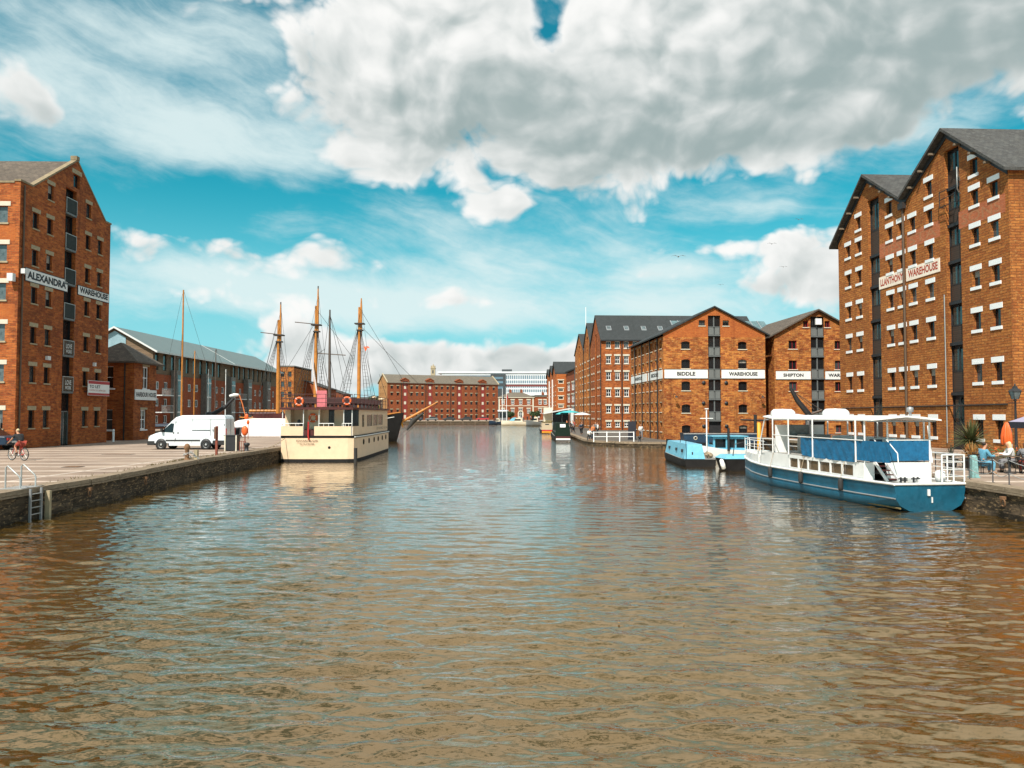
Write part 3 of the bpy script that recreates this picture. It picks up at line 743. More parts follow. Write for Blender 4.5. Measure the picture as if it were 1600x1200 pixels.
    # roof and coping
    gable_roof(t, fr, uf1, uf2, zE - .12, zR - .14, dep, 'slate_brown', uR=pk, eo=.0, verge=-.35, th=.12)
    m = MB(); m.fbox(fr, -.05, uf1 + .1, .41, dep, zE - .12, zE + .02); m.build('gutter', M['stone_drab'], t); m = MB(); m.fbox(fr, uf2 - .1, L + .05, .41, dep, zE - .12, zE + .02); m.build('gutter', M['stone_drab'], t)
    m = MB()
    for (a, za, c, zc) in ((uf1, zE, pk, zR), (uf2, zE, pk, zR)):
        m.prism([fr.P(a, -.06, za), fr.P(c, -.06, zc), fr.P(c, -.06, zc + .15), fr.P(a, -.06, za + .15)], fr.N * .45)
    m.fbox(fr, -.06, uf1, -.06, .4, zE, zE + .14); m.fbox(fr, uf2, L + .06, -.06, .4, zE, zE + .14)
    m.fbox(fr, pk - .22, pk + .22, -.08, .42, zR + .05, zR + .38); m.build('coping', M['stone_drab'], t)
    # painted name boards
    a, c = U(36), U(100); zt_ = fr.z_at(U(36), 419); zb_ = fr.z_at(U(36), 438)
    MB().fbox(fr, .75, c, -.05, -.005, zb_, zt_).build('name_board', M['sign_white'], t)
    c2, d2 = U(117), L - .15
    MB().fbox(fr, c2, d2, -.05, -.005, zb_ + .05, zt_ - .12).build('name_board', M['sign_white'], t)
    m = MB()
    for (x0, x1, z0, z1) in ((.75, c, zb_, zt_), (c2, d2, zb_ + .05, zt_ - .12)):
        for q in ((x0 - .05, x1 + .05, z0 - .05, z0), (x0 - .05, x1 + .05, z1, z1 + .05), (x0 - .05, x0, z0, z1), (x1, x1 + .05, z0, z1)): m.fbox(fr, q[0], q[1], -.055, -.004, q[2], q[3])
    m.build('board_frame', M['black_metal'], t)
    h = zt_ - zb_
    text_mesh('lettering', 'ALEXANDRA', fr, .95, c - .2, zb_ + h * .2, h * .62, 'letter_black', t, off=-.06, font_fat=.045)
    text_mesh('lettering', 'WAREHOUSE', fr, c2 + .2, d2 - .2, zb_ + .05 + h * .2, h * .56, 'letter_black', t, off=-.06, font_fat=.045)
    # to let board
    a, c = U(127.5), U(161); z1 = fr.z_at(a, 594); z0 = fr.z_at(a, 617.5)
    MB().fbox(fr, a, c, -.5, -.44, z0, z1).build('letting_board', M['sign_white'], t)
    hh = z1 - z0
    m = MB(); m.fbox(fr, a + .01, c - .01, -.515, -.502, z0 + hh * .78, z1 - .03); m.fbox(fr, a + .01, c - .01, -.515, -.502, z0 + .03, z0 + hh * .17); m.build('letting_band', M['sign_red'], t)
    text_mesh('lettering', 'TO LET', fr, a + .15, a + (c - a) * .55, z0 + hh * .50, hh * .2, 'letter_black', t, off=-.515, font_fat=.02)
    text_mesh('lettering', 'OFFICE SPACE', fr, a + .15, a + (c - a) * .8, z0 + hh * .30, hh * .10, 'letter_red', t, off=-.515)
    m = MB()
    for uu in (a + .3, c - .3): m.tube([fr.P(uu, -.44, z0 + .3), fr.P(uu, 0.02, z0 + .3)], .03, 5)
    m.build('sign_bracket', M['black_metal'], t)
    # box lights on brackets and alarm boxes
    m = MB(); zz = fr.z_at(0, 434)
    m.fbox(sf, .1, .5, -.5, -.15, zz - .3, zz + .25); m.build('floodlight', M['fascia_white'], t); m = MB(); m.fbox(fr, .15, .6, -.35, -.05, zz + .35, zz + .7); m.build('floodlight', M['fascia_white'], t)
    m = MB(); m.fbox(fr, U(144) - .1, U(144) + .15, -.2, -.01, rows[1][1] + .5, rows[1][1] + .8); m.build('alarm_box', M['fascia_white'], t); m = MB(); m.fbox(fr, U(71) - .2, U(71) + .2, -.2, -.01, rows[1][1] + .55, rows[1][1] + .85); m.build('alarm_box', M['fascia_white'], t)
    # white sign on the south wall
    z1 = sf.z_at(.4, 655); MB().fbox(sf, 1.0, 4.2, -.06, -.005, z1 - .75, z1).build('notice', M['sign_white'], t)
    pipes(t, fr, [.35], 0, zE - .2, .06, 'pipe_brown')
    pipes(t, sf, [2.25], 0, zE - .2, .06, 'pipe_brown')
    return fr
mat('stone_drab', (.26, .20, .12), .9, var=.4); mat('sign_red', (.35, .015, .02), .5); mat('balcony_glass', (.035, .042, .04), .6, spec=.1, var=.3, vs=1)
FA = alexandra()

# ------------------------------------------------------------------ harbour office
def harbour():
    fr = mkframe(208.5, 71.5, 778, QL, 'L'); U = fr.u_at; L = U(243); sf = south(fr); sf_w = 4.6
    t = thing('brick_house', fr.P(0, 0, 0), 'small two storey brick house with hipped slate roof and HARBOUR HOUSE board', 'house')
    zE = fr.z_at(0, 567)
    ops = [(U(222), U(231.5), fr.z_at(U(226), 608), fr.z_at(U(226), 573)), (U(219.5), U(229), fr.z_at(U(226), 671), fr.z_at(U(226), 640))]
    so_ = [(1.9, 3.2, ops[0][2], ops[0][3] - .1), (1.9, 3.2, ops[1][2], ops[1][3])]
    mb = MB(); wall(mb, fr, 0, L, [(0, zE), (L, zE)], ops, .2); wall(mb, sf, 0, sf_w, [(0, zE), (sf_w, zE)], so_, .2)
    wall(mb, Fr(fr.P(L, 0, 0), fr.N, -fr.D), 0, sf_w, [(0, zE), (sf_w, zE)], [], 0); wall(mb, Fr(fr.P(0, sf_w, 0), fr.D, -fr.N), 0, L, [(0, zE), (L, zE)], [], 0)
    mb.fbox(fr, -.02, L + .02, -.05, .0, zE * .47, zE * .47 + .18); mb.fbox(fr, -.06, 0.0, -.05, .35, 0, zE - .01)
    mb.build('wall', M['brick_red'], t)
    windows(t, fr, ops, dict(glass='glass_dark', frame='white_clean', fw=.12, nx=2, nz=2, lintel='stone_cream', lh=.2, le=.1, sill='white_clean', sh=.1))
    windows(t, sf, so_, dict(glass='glass_dark', frame='white_clean', fw=.06, nx=2, nz=2, sill='white_clean', sh=.12, se=.2))
    # hipped roof
    e = .55; hh = 2.1; c = sf_w / 2
    A = [fr.P(-e, -e, zE), fr.P(L + e, -e, zE), fr.P(L + e, sf_w + e, zE), fr.P(-e, sf_w + e, zE)]
    Rr = [fr.P(c - .2, c, zE + hh), fr.P(L - c + .4, c, zE + hh)]
    m = MB(); B = [p + Vector((0, 0, .14)) for p in A]
    m.add(A + B + Rr, [(3, 2, 1, 0), (0, 1, 5, 4), (1, 2, 6, 5), (2, 3, 7, 6), (3, 0, 4, 7), (4, 5, 9, 8), (5, 6, 9), (6, 7, 8, 9), (7, 4, 8)]); m.build('roof', M['slate_brown'], t)
    a, c_ = U(208.5) + .02, U(242); z1 = fr.z_at(a, 608); z0 = fr.z_at(a, 624.5)
    MB().fbox(fr, a, c_, -.14, -.06, z0, z1).build('name_board', M['sign_white'], t)
    text_mesh('lettering', 'HARBOUR HOUSE', fr, a + .15, c_ - .15, z0 + (z1 - z0) * .3, (z1 - z0) * .45, 'letter_black', t, off=-.15, font_fat=.03)
    pipes(t, sf, [.8], 0, zE, .06)
harbour()

# ------------------------------------------------------------------ modern flats behind the left quay
def flats():
    vp = 810
    fr = mkframe(238, 123, vp, QL, 'L'); U = fr.u_at; U1 = U(361); U2 = U(459)
    W = 12.0; zE = fr.z_at(0, 545); Rg = W / 2
    for k, (ua, ub, lab) in enumerate(((0, U1, 'brick apartment block with green roof and glass gable behind the small brick house'), (U1 + .3, U(436), 'farther brick apartment block with green roof behind the sailing masts'))):
        t = thing('apartment_block', fr.P(ua, 0, 0), lab, 'apartment block', 'green roofed apartment blocks')
        zr = fr.z_at(0, 512, Rg)
        mb = MB(); cols = []
        n = int((ub - ua) / 3.0); st = [0, 2.75, 5.5]
        ops = []; bays = []
        for i in range(n):
            u = ua + (i + .5) * (ub - ua) / n
            if i % 4 == 2: bays.append(u); continue
            for z in st: ops.append((u - .65, u + .65, z + .9, z + 2.2))
        wall(mb, fr, ua, ub, [(ua, 8.9), (ub, 8.9)], ops, .15)
        sfr = Fr(fr.P(ua, 0, 0), fr.N, fr.D); wall(mb, sfr, 0, W, [(0, 8.9), (W, 8.9)], [], 0)
        mb.build('wall', M['brick_flats'], t)
        windows(t, fr, ops, dict(glass='glass_dark', frame='white_paint', fw=.12, nx=2, nz=1), rev=.15)
        # timber attic band and gable
        m = MB(); wall(m, fr, ua, ub, [(ua, zE), (ub, zE)], [(ua + 1.2 + 2.9 * i, ua + 2.4 + 2.9 * i, 9.6, zE - .5) for i in range(int((ub - ua) / 2.9) - 1)], .15, z0=8.9, v=.25)
        wall(m, sfr, 0, W, [(0, zE), (Rg, zr), (W, zE)], [(6.3, 11.2, 9.0, 12.0)] if k == 0 else [], .1, z0=8.9)
        m.build('attic_wall', M['timber_clad'], t)
        g = MB(); g.fbox(fr, ua + .3, ub - .3, .42, .5, 9.3, zE - .3); g.build('attic_glazing', M['glass_green'], t)
        if k == 0:
            g = MB(); g.prism([sfr.P(4.4, -.05, zE - .6), sfr.P(11.6, -.05, 9.0), sfr.P(11.6, -.05, zE + .1), sfr.P(6.2, -.05, zr - .5), sfr.P(4.4, -.05, zr - 1.6)], -sfr.N * .04); g.build('gable_glazing', M['gable_glass'], t)
        # projecting glazed stair towers and balconies
        for u in bays:
            m = MB(); m.fbox(fr, u - 1.2, u + 1.2, -1.0, 0, 0, 9.8); m.build('stair_tower', M['cladding_dark'], t)
            g = MB(); g.fbox(fr, u - .8, u + .8, -1.04, -.98, .6, 9.0); g.build('stair_glazing', M['glass_tower'], t)
            m = MB()
            for z in (2.6, 5.4, 8.0): m.fbox(fr, u - .9, u + .9, -1.08, -1.04, z, z + .22)
            m.build('stair_transom', M['fascia_white'], t)
        for z in (2.75, 5.5):
            m = MB(); m.fbox(fr, ua + .2, ua + 4.6, -1.5, 0, z - .15, z); m.build('balcony_floor', M['fascia_white'], t)
            m = MB()
            for q in range(12): uu = ua + .3 + q * .38; m.fbox(fr, uu - .02, uu + .02, -1.48, -1.44, z, z + 1.0)
            m.fbox(fr, ua + .2, ua + 4.6, -1.5, -1.42, z + 1.0, z + 1.06); m.build('balcony_rail', M['galv'], t)
        o = gable_roof(t, fr if 0 else Fr(fr.P(ua, 0, 0), fr.N, fr.D), 0, W, zE, zr, ub - ua, 'roof_green', verge=.7, eo=.9, th=.12)
        m = MB(); sl = (zr - zE) / Rg
        m.fbox(fr, ua - .7, ub, -1.02, -.9, zE - .9 * sl - .12, zE - .9 * sl + .16)
        s2 = Fr(fr.P(ua, 0, 0), fr.N, fr.D)
        for (a, za, b_, zb_) in ((-.95, zE - .95 * sl, Rg, zr), (W + .95, zE - .95 * sl, Rg, zr)):
            m.prism([s2.P(a, -.74, za - .12), s2.P(b_, -.74, zb_ - .12), s2.P(b_, -.74, zb_ + .18), s2.P(a, -.74, za + .18)], -s2.N * .06)
        m.build('fascia', M['fascia_white'], t)
    # low brown block beyond
    fr3 = mkframe(437, 196, 800, QL, 'L')
    f3 = Fr(onz(434, 658.5, QL), (1, 0.02), (0, 1)); f3.leftright = True
    a = onY(434, 600, 205); b = onY(459, 600, 205)
    f3 = Fr((a.x, 205, QL), (1, 0), (0, 1)); Wd = b.x - a.x; zt = f3.z_at(0, 573)
    t = thing('apartment_block', f3.P(0, 0, 0), 'narrow flat topped orange brick block at the far end of the flats', 'apartment block')
    ops = fill([Wd * .3, Wd * .75], [(1.5 + 2.7 * i, 2.9 + 2.7 * i) for i in range(5)], .9)
    mb = MB(); wall(mb, f3, 0, Wd, [(0, zt), (Wd, zt)], ops, .15); wall(mb, Fr(f3.P(Wd, 0, 0), (0, 1), (-1, 0)), 0, 18, [(0, zt), (18, zt)], [], 0)
    mb.fbox(f3, -.0, Wd, .3, 18, zt - .3, zt - .05); mb.build('wall', M['brick_orange'], t); windows(t, f3, ops, dict(glass='glass_dark'), .15)
    MB().fbox(f3, -.15, Wd + .15, -.15, 18, zt, zt + .3).build('roof', M['cladding_dark'], t)
mat('gable_glass', (.28, .40, .45), .12, spec=.9, var=.3, vs=.4); mat('glass_tower', (.10, .17, .18), .12, spec=.8, var=.5, vs=.8)
flats()

# ------------------------------------------------------------------ right bank beyond the promontory
def wh_pair():
    # sign-boarded warehouse with its long side on the water
    fr = mkframe(1037, 87, 740, QR, 'R'); U = fr.u_at; L = U(986); sf = south(fr); W = sf.u_at(1197)
    t = thing('brick_warehouse', fr.P(0, 0, 0), 'gabled orange brick warehouse with arched windows and BIDDLE WAREHOUSE boards', 'warehouse', 'brick warehouses round the dock')
    zE = sf.z_at(0, 521); pk = W / 2; zR = sf.z_at(pk, 481)
    S = sf.u_at
    rws = [(sf.z_at(0, a), sf.z_at(0, b)) for a, b in ((676, 664.5), (645, 632), (610, 596), (575.5, 561.5), (545, 533.5))]
    ww = 1.0
    cols = [S(1072), S(1161)]
    ops = fill(cols, rws, ww)
    z1, z0 = sf.z_at(0, 500), sf.z_at(0, 508.5)
    att = fill([S(1098), S(1135.5)], [(z0, z1)], .72)
    ba, bb = S(1107.5), S(1127); zb = sf.z_at(0, 492.5)
    mb = MB(); wall(mb, sf, 0, W, [(0, zE), (pk, zR), (W, zE)], ops + att + [(ba, bb, 0, zb)], .22)
    # long side: eight bays of small windows
    sr = [(z + .1, z + 1.15) for z in (rws[0][0], rws[1][0], rws[2][0], rws[3][0], rws[4][0])]
    side_cols = [1.3 + (L - 2.4) * i / 7 for i in range(8)]
    sops = fill(side_cols, sr, .8)
    wall(mb, fr, 0, L, [(0, zE - .3), (L, zE - .3)], sops, .22)
    wall(mb, Fr(sf.P(W, 0, 0), fr.D, -fr.N), 0, L, [(0, zE), (L, zE)], [], 0); wall(mb, Fr(fr.P(L, 0, 0), fr.N, -fr.D), 0, W, [(0, zE), (pk, zR), (W, zE)], [], 0)
    mb.build('wall', M['brick_orange'], t)
    zbr = sf.z_at(0, 527); m = MB()
    wall(m, sf, .02, W - .02, [(.02, zE - .02), (pk, zR - .05), (W - .02, zE - .02)], att + [(ba, bb, 0, zb)], 0.0, z0=zE - .4, v=-.004); m.build('gable_brick', M['brick_bright'], t)
    windows(t, sf, ops + att, dict(glass='glass_dark', sill='stone_pale', sh=.09, se=.06, frame='black_metal', fw=.04, nx=2))
    windows(t, fr, sops, dict(glass='glass_dark', sill='stone_pale', sh=.09, lintel='stone_cream', lh=.12, le=.05))
    # brick arches over the front windows
    for (a, c, za, zb_) in ops:
        n = 6; m = MB()
        for i in range(n):
            t0 = -.5 + i / n; t1 = -.5 + (i + 1) / n
            f = lambda q: zb_ + .02 - .5 * q * q
            m.prism([sf.P(a + (t0 + .5) * (c - a), -.02, f(t0) - .0), sf.P(a + (t1 + .5) * (c - a), -.02, f(t1)), sf.P(a + (t1 + .5) * (c - a), -.02, f(t1) + .22), sf.P(a + (t0 + .5) * (c - a), -.02, f(t0) + .22)], sf.N * .1)
        m.build('window_arch', M['brick_red'], t)
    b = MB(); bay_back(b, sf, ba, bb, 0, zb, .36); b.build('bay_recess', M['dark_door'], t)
    fls = [sf.z_at(0, y) for y in (658, 624.5, 592, 556.5, 524)]
    loading_bay(t, sf, ba, bb, 0, zb, fls, 'panel')
    gable_roof(t, sf, 0, W, zE, zR + .06, L, 'slate_dark', verge=.25, eo=.5, th=.16)
    # boards
    m = MB(); sz1, sz0 = sf.z_at(0, 577.5), sf.z_at(0, 591)
    for (a, c, s_, fl_) in ((.1, ba - .08, 'BIDDLE', .42), (bb + .06, W - .1, 'WAREHOUSE', .66)):
        MB().fbox(sf, a, c, -.06, -.005, sz0, sz1).build('name_board', M['sign_white'], t)
        mid = (a + c) / 2; hw = (c - a) * fl_ / 2; hh = sz1 - sz0
        text_mesh('lettering', s_, sf, mid - hw, mid + hw, sz0 + hh * .3, hh * .45, 'letter_black', t, off=-.07, font_fat=.04)
        fm = MB(); fm.fbox(sf, a - .04, c + .04, -.062, -.004, sz1, sz1 + .07); fm.fbox(sf, a - .04, c + .04, -.062, -.004, sz0 - .07, sz0); fm.build('board_frame', M['black_metal'], t)
    for (a, c, s_) in ((.4, L * .42, 'BIDDLE'), (L * .46, L - .4, 'WAREHOUSE')):
        MB().fbox(fr, a, c, -.06, -.005, sz0, sz1).build('name_board', M['sign_white'], t)
        text_mesh('lettering', s_, fr, a + (c - a) * .25, c - (c - a) * .25, sz0 + .3, (sz1 - sz0) * .45, 'letter_black', t, off=-.07, font_fat=.04)
    pipes(t, fr, [2.6, 6.4, 10.8, 15.0], 0, zE - .3, .08)
    for (px, py) in ((1100, 598), (1135, 598), (1099.5, 630), (1135, 630), (1135, 666), (1099.5, 666)):
        MB().lathe(sf.P(S(px), -.03, sf.z_at(0, py)), [(.0, .04), (.22, .04), (.22, 0)], 10, axis=-sf.N).build('wall_tie', M['black_metal'], t)
    for px in (1052, 1186):
        m = MB(); u = S(px); z = sf.z_at(0, 620); m.tube([sf.P(u, 0, z), sf.P(u, -.5, z + .35), sf.P(u + .2, -.7, z + .1)], .03, 5); m.lathe(sf.P(u + .2, -.7, z - .1), [(.02, .2), (.12, .15), (.22, 0)], 8)
        m.build('wall_lamp', M['black_metal'], t)
    # neighbour with darker timbered bay
    x0 = sf.P(W, 0, 0)
    f2 = Fr(onY(1211, 646, 88.5) * 1, sf.D, sf.N); f2.O.z = QR; f2.leftright = True
    S2 = f2.u_at; W2 = S2(1280) * 2; z2E = f2.z_at(0, 523); p2 = W2 / 2; z2R = f2.z_at(p2, 486)
    t = thing('brick_warehouse', f2.P(0, 0, 0), 'brick warehouse with brown slate roof and SHIPTON board, partly hidden', 'warehouse', 'brick warehouses round the dock')
    o2 = fill([S2(1240), S2(1312)], [(f2.z_at(0, a), f2.z_at(0, b)) for a, b in ((676, 664.5), (611, 596.5), (577, 563), (545, 532))], .95)
    a2 = fill([S2(1261), S2(1295)], [(f2.z_at(0, 511), f2.z_at(0, 501))], .6)
    ca, cb = S2(1268.5), S2(1289.5); zb2 = f2.z_at(0, 494)
    mb = MB(); wall(mb, f2, 0, W2, [(0, z2E), (p2, z2R), (W2, z2E)], o2 + a2 + [(ca, cb, 0, zb2)], .22)
    sd = Fr(f2.O, f2.N, f2.D); wall(mb, sd, 0, 18, [(0, z2E), (18, z2E)], [], 0)
    mb.build('wall', M['brick_orange'], t)
    windows(t, f2, o2 + a2, dict(glass='glass_dark', sill='stone_pale', sh=.09, frame='sign_red', fw=.05, nx=2))
    b = MB(); bay_back(b, f2, ca, cb, 0, zb2, .36); b.build('bay_recess', M['dark_door'], t)
    loading_bay(t, f2, ca, cb, 0, zb2, [f2.z_at(0, y) for y in (658, 625, 592, 557.5, 526)], 'panel')
    gable_roof(t, f2, 0, W2, z2E, z2R + .06, 18, 'slate_brown', verge=.35, eo=.7, th=.16)
    q1, q0 = f2.z_at(0, 580), f2.z_at(0, 592.5)
    for (a, c, s_, fl_) in ((.15, ca - .08, 'SHIPTON', .58), (cb + .06, W2 - .15, 'WAREHOUSE', .84)):
        MB().fbox(f2, a, c, -.06, -.005, q0, q1).build('name_board', M['sign_white'], t)
        mid = (a + c) / 2; hw = (c - a) * fl_ / 2
        text_mesh('lettering', s_, f2, mid - hw, mid + hw, q0 + (q1 - q0) * .3, (q1 - q0) * .42, 'letter_black', t, off=-.07, font_fat=.04)
        fm = MB(); fm.fbox(f2, a - .04, c + .04, -.062, -.004, q1, q1 + .07); fm.fbox(f2, a - .04, c + .04, -.062, -.004, q0 - .07, q0); fm.build('board_frame', M['black_metal'], t)
    MB().fbox(f2, p2 - .35, p2 + .35, -.25, -.02, z2R - 1.6, z2R - .9).build('alarm_box', M['white_paint'], t)
    # glazed link behind
    g = thing('glass_canopy', f2.P(-6, 12, 9), 'sloping glass roof seen between the two sign boarded warehouses', 'canopy')
    m = MB(); f2b = f2; m.prism([f2.P(-8, 13, f2.z_at(0, 504, 13) - 1.6), f2.P(5, 13, f2.z_at(0, 504, 13) - 1.6), f2.P(5, 16, f2.z_at(0, 504, 16) + .1), f2.P(-8, 16, f2.z_at(0, 504, 16) + .1)], Vector((0, 0, .1))); m.build('roof_glass', M['glass_tower'], g)
    m = MB()
    for i in range(13): uu = -8 + i; m.bar(f2.P(uu, 13, f2.z_at(0, 504, 13) - 1.48), f2.P(uu, 16, f2.z_at(0, 504, 16) + .22), .1)
    for uu in (-7.8, -2, 4.5): m.bar(f2.P(uu, 14, 0), f2.P(uu, 14, f2.z_at(0, 504, 14) - .9), .25)
    m.build('glazing_bar', M['grey_metal'], g)
wh_pair()

def victoria():
    fr = mkframe(940, 138, 740, QR, 'R'); U = fr.u_at; sf = south(fr)
    specs = [(0, 12.6, 494, 933, 530, 48, 'large dark slate roofed warehouse with rooflights, long side facing the camera'),
             (12.9, 21.5, 506, 921, None, 30, 'narrow middle gabled brick warehouse in the row on the right bank'),
             (21.8, 36.0, 523, 908.5, None, 30, 'farthest gabled brick warehouse of the row of three on the right bank')]
    for k, (ua, ub, yr, pxr, ye, dep, lab) in enumerate(specs):
        t = thing('brick_warehouse', fr.P(ua, 0, 0), lab, 'warehouse', 'brick warehouses round the dock')
        um = (ua + ub) / 2; zR = fr.z_at(um, yr); zE = fr.z_at(ua, ye) if ye else zR - (4.2 if k == 1 else 4.0)
        dep = {0: 29, 1: 24, 2: 24}[k]
        n = 5 if k == 0 else 4; zs = [.6, 3.4, 6.3, 9.2, 12.1][:5]
        cols = [ua + (ub - ua) * (i + .6) / (n + .2) for i in range(n)]
        cols = [c for i, c in enumerate(cols) if i != n // 2]
        rows = [(z, z + 1.25) for z in zs if z + 1.3 < zE]
        ops = fill(cols, rows, .9)
        bay = (um - .8, um + .8, 0, zE + 1.5)
        mb = MB(); wall(mb, fr, ua, ub, [(ua, zE), (um, zR), (ub, zE)], ops + [bay], .2)
        s2 = Fr(fr.P(ua, 0, 0), fr.N, fr.D); s2.leftright = True
        sops = []
        if k == 0:
            xs = [s2.u_at(x) for x in (951, 965, 979, 993, 1007, 1021)]
            ys = [(544, 533), (568, 556), (593.5, 581), (619.5, 608), (645, 634), (667, 659)]
            sops = fill(xs, [(s2.z_at(0, a), s2.z_at(0, b)) for a, b in ys], .85)
        wall(mb, s2, 0, dep, [(0, zE), (dep, zE)], sops, .2)
        wall(mb, Fr(fr.P(ub, 0, 0), fr.N, -fr.D), 0, dep, [(0, zE), (dep, zE)], [], 0)
        wall(mb, Fr(fr.P(ua, dep, 0), fr.D, -fr.N), 0, ub - ua, [(0, zE), ((ub - ua) / 2, zR), (ub - ua, zE)], [], 0)
        mb.build('wall', M['brick_orange'] if k else M['brick_red'], t)
        windows(t, fr, ops, dict(glass='glass_pale', lintel='stone_pale', sill='stone_pale', lh=.3, le=.15, sh=.12), .2)
        if sops: windows(t, s2, sops, dict(glass='glass_dark', lintel='stone_pale', sill='stone_pale', lh=.32, sh=.12, frame='white_paint', fw=.09, nx=2, nz=2), .2)
        MB().fbox(fr, um - .8, um + .8, .3, .4, 0, zE + 1.5).build('loading_bay', M['timber_dark'], t)
        gable_roof(t, fr, ua, ub, zE, zR, dep, 'slate_dark', verge=.2, eo=.35, th=.18)
        MB().fbox(s2, -.1, dep, -.42, -.3, zE - .35, zE - .12).build('gutter', M['black_metal'], t)
        if k == 0:
            sl = (zR - zE) / (um - ua)
            for px in (955, 983, 1010.5, 1037):
                uu = s2.u_at(px, 515) + .0
                v = 2.6; z = zE + sl * v + .2
                m = MB(); P = [s2.P(uu + a, v + b, z + sl * b) for a, b in ((-.45, -.5), (.45, -.5), (.45, .5), (-.45, .5))]
                m.prism(P, Vector((0, 0, .14))); o = m.build('rooflight', M['grey_metal'], t)
                m = MB(); P = [s2.P(uu + a, v + b, z + sl * b + .145) for a, b in ((-.34, -.39), (.34, -.39), (.34, .39), (-.34, .39))]; m.prism(P, Vector((0, 0, .03))); m.build('rooflight_pane', M['glass_pale'], o)
            pipes(t, s2, [s2.u_at(972)], 0, zE - .2, .1)
        pipes(t, fr, [ua + .3], 0, zE - .2, .1)
victoria()
# ------------------------------------------------------------------ boats
mat('hull_blue', (.004, .082, .14), .45, spec=.5, var=.5, vs=1.5, var2=(.004, .045, .075)); mat('hull_black', (.014, .013, .013), .75, spec=.2, var=.5, vs=2); mat('boot_dark', (.02, .025, .03), .7, var=.3)
mat('boat_white', (.74, .74, .72), .4, var=.14, vs=2.5); mat('boat_cream', (.72, .53, .35), .5, var=.12, vs=2); mat('light_blue', (.14, .42, .56), .5, var=.22, vs=3)
mat('navy', (.012, .03, .06), .35, var=.4); mat('maroon', (.07, .012, .010), .5, var=.3); mat('red', (.45, .02, .015), .5, var=.2); mat('buoy_orange', (.75, .12, .02), .5, var=.15)
mat('tarp', (.004, .115, .25), .6, var=.35, vs=6, bump=.9, bs=9); mat('deck_grey', (.30, .29, .27), .8, var=.3); mat('mast_wood', (.52, .20, .035), .45, var=.35, vs=2); mat('mast_dark', (.10, .07, .055), .5, var=.3)
mat('rope', (.35, .27, .18), .9); mat('rig_black', (.03, .028, .025), .7); mat('sheet_white', (.78, .70, .68), .7, var=.12, vs=1.2, bump=.8, bs=2.5); mat('yellow', (.70, .30, .01), .5, var=.2)
mat('seat_dark', (.045, .014, .012), .6, var=.4); mat('pink', (.62, .16, .18), .7, var=.3); mat('dark_green', (.010, .020, .014), .9, spec=.12, var=.3); mat('rubber', (.02, .02, .02), .8)
def lerp_tab(tab, s):
    if s <= tab[0][0]: return tab[0][1]
    for a, b in zip(tab[:-1], tab[1:]):
        if s <= b[0]:
            f = (s - a[0]) / (b[0] - a[0]); f = f * f * (3 - 2 * f) * .35 + f * .65
            return a[1] + (b[1] - a[1]) * f
    return tab[-1][1]
def hull_mesh(fr, L, beam, sheer, sec, keel, n=26, deck=True, rake=0.0):
    """fr: origin stern centre at water level; sec: [(beam fraction, height fraction)] from gunwale to keel"""
    mb = MB(); rows = []; dk = []
    for i in range(n + 1):
        s = L * (i / n); b = lerp_tab(beam, s); zt = lerp_tab(sheer, s); zk = lerp_tab(keel, s)
        pts = []
        for (bf, hf) in sec:
            z = zk + (zt - zk) * hf; ss = s + (rake * (hf - .5) if i == n else 0) * 1.0
            pts.append((ss, -b * bf, z))
        allp = pts + [(p[0], -p[1], p[2]) for p in reversed(pts[:-1])]
        rows.append([fr.P(*p) for p in allp]); dk.append((fr.P(pts[0][0], pts[0][1], pts[0][2] - .03), fr.P(pts[0][0], -pts[0][1], pts[0][2] - .03)))
    mb.grid(rows, smooth=True)
    mb.add(rows[0], [tuple(range(len(rows[0])))])
    d = MB(); d.grid([[a, b] for a, b in dk], smooth=False)
    return mb, d, rows
def strake(fr, L, beam, zf, r, n=24, s0=0, s1=None, out=0.0, side=(-1, 1), transom=False, z_is_fn=True, bfr=1.0):
    mb = MB(); s1 = L if s1 is None else s1
    for sd in side:
        pts = [fr.P(s0 + (s1 - s0) * i / n, sd * (lerp_tab(beam, s0 + (s1 - s0) * i / n) * bfr + out), zf(s0 + (s1 - s0) * i / n)) for i in range(n + 1)]
        mb.tube(pts, r, 6)
    if transom: b = lerp_tab(beam, s0) * bfr + out; mb.tube([fr.P(s0 - out, -b, zf(s0)), fr.P(s0 - out, b, zf(s0))], r, 6)
    return mb
def side_sheet(fr, beam, s0, s1, z0, z1, th=.05, n=16, side=-1, inset=0.0, ops=()):
    """upright plating that follows the hull's plan outline"""
    mb = MB(); st = sorted(set([s0 + (s1 - s0) * i / n for i in range(n + 1)] + [o[0] for o in ops] + [o[1] for o in ops]))
    f0 = z0 if callable(z0) else (lambda s: z0); f1 = z1 if callable(z1) else (lambda s: z1)
    for a, b in zip(st[:-1], st[1:]):
        va, vb = side * (lerp_tab(beam, a) - inset), side * (lerp_tab(beam, b) - inset)
        segs = [(f0, f1)]
        for o in ops:
            if o[0] - 1e-5 <= a and o[1] + 1e-5 >= b: segs = [(f0, lambda s, o=o: o[2]), (lambda s, o=o: o[3], f1)]
        for (g0, g1) in segs:
            P = [fr.P(a, va, g0(a)), fr.P(b, vb, g0(b)), fr.P(b, vb, g1(b)), fr.P(a, va, g1(a))]
            Q = [p - fr.N * side * th for p in P]
            mb.add(P + Q, [(0, 1, 2, 3), (7, 6, 5, 4), (0, 4, 5, 1), (1, 5, 6, 2), (2, 6, 7, 3), (3, 7, 4, 0)])
    return mb

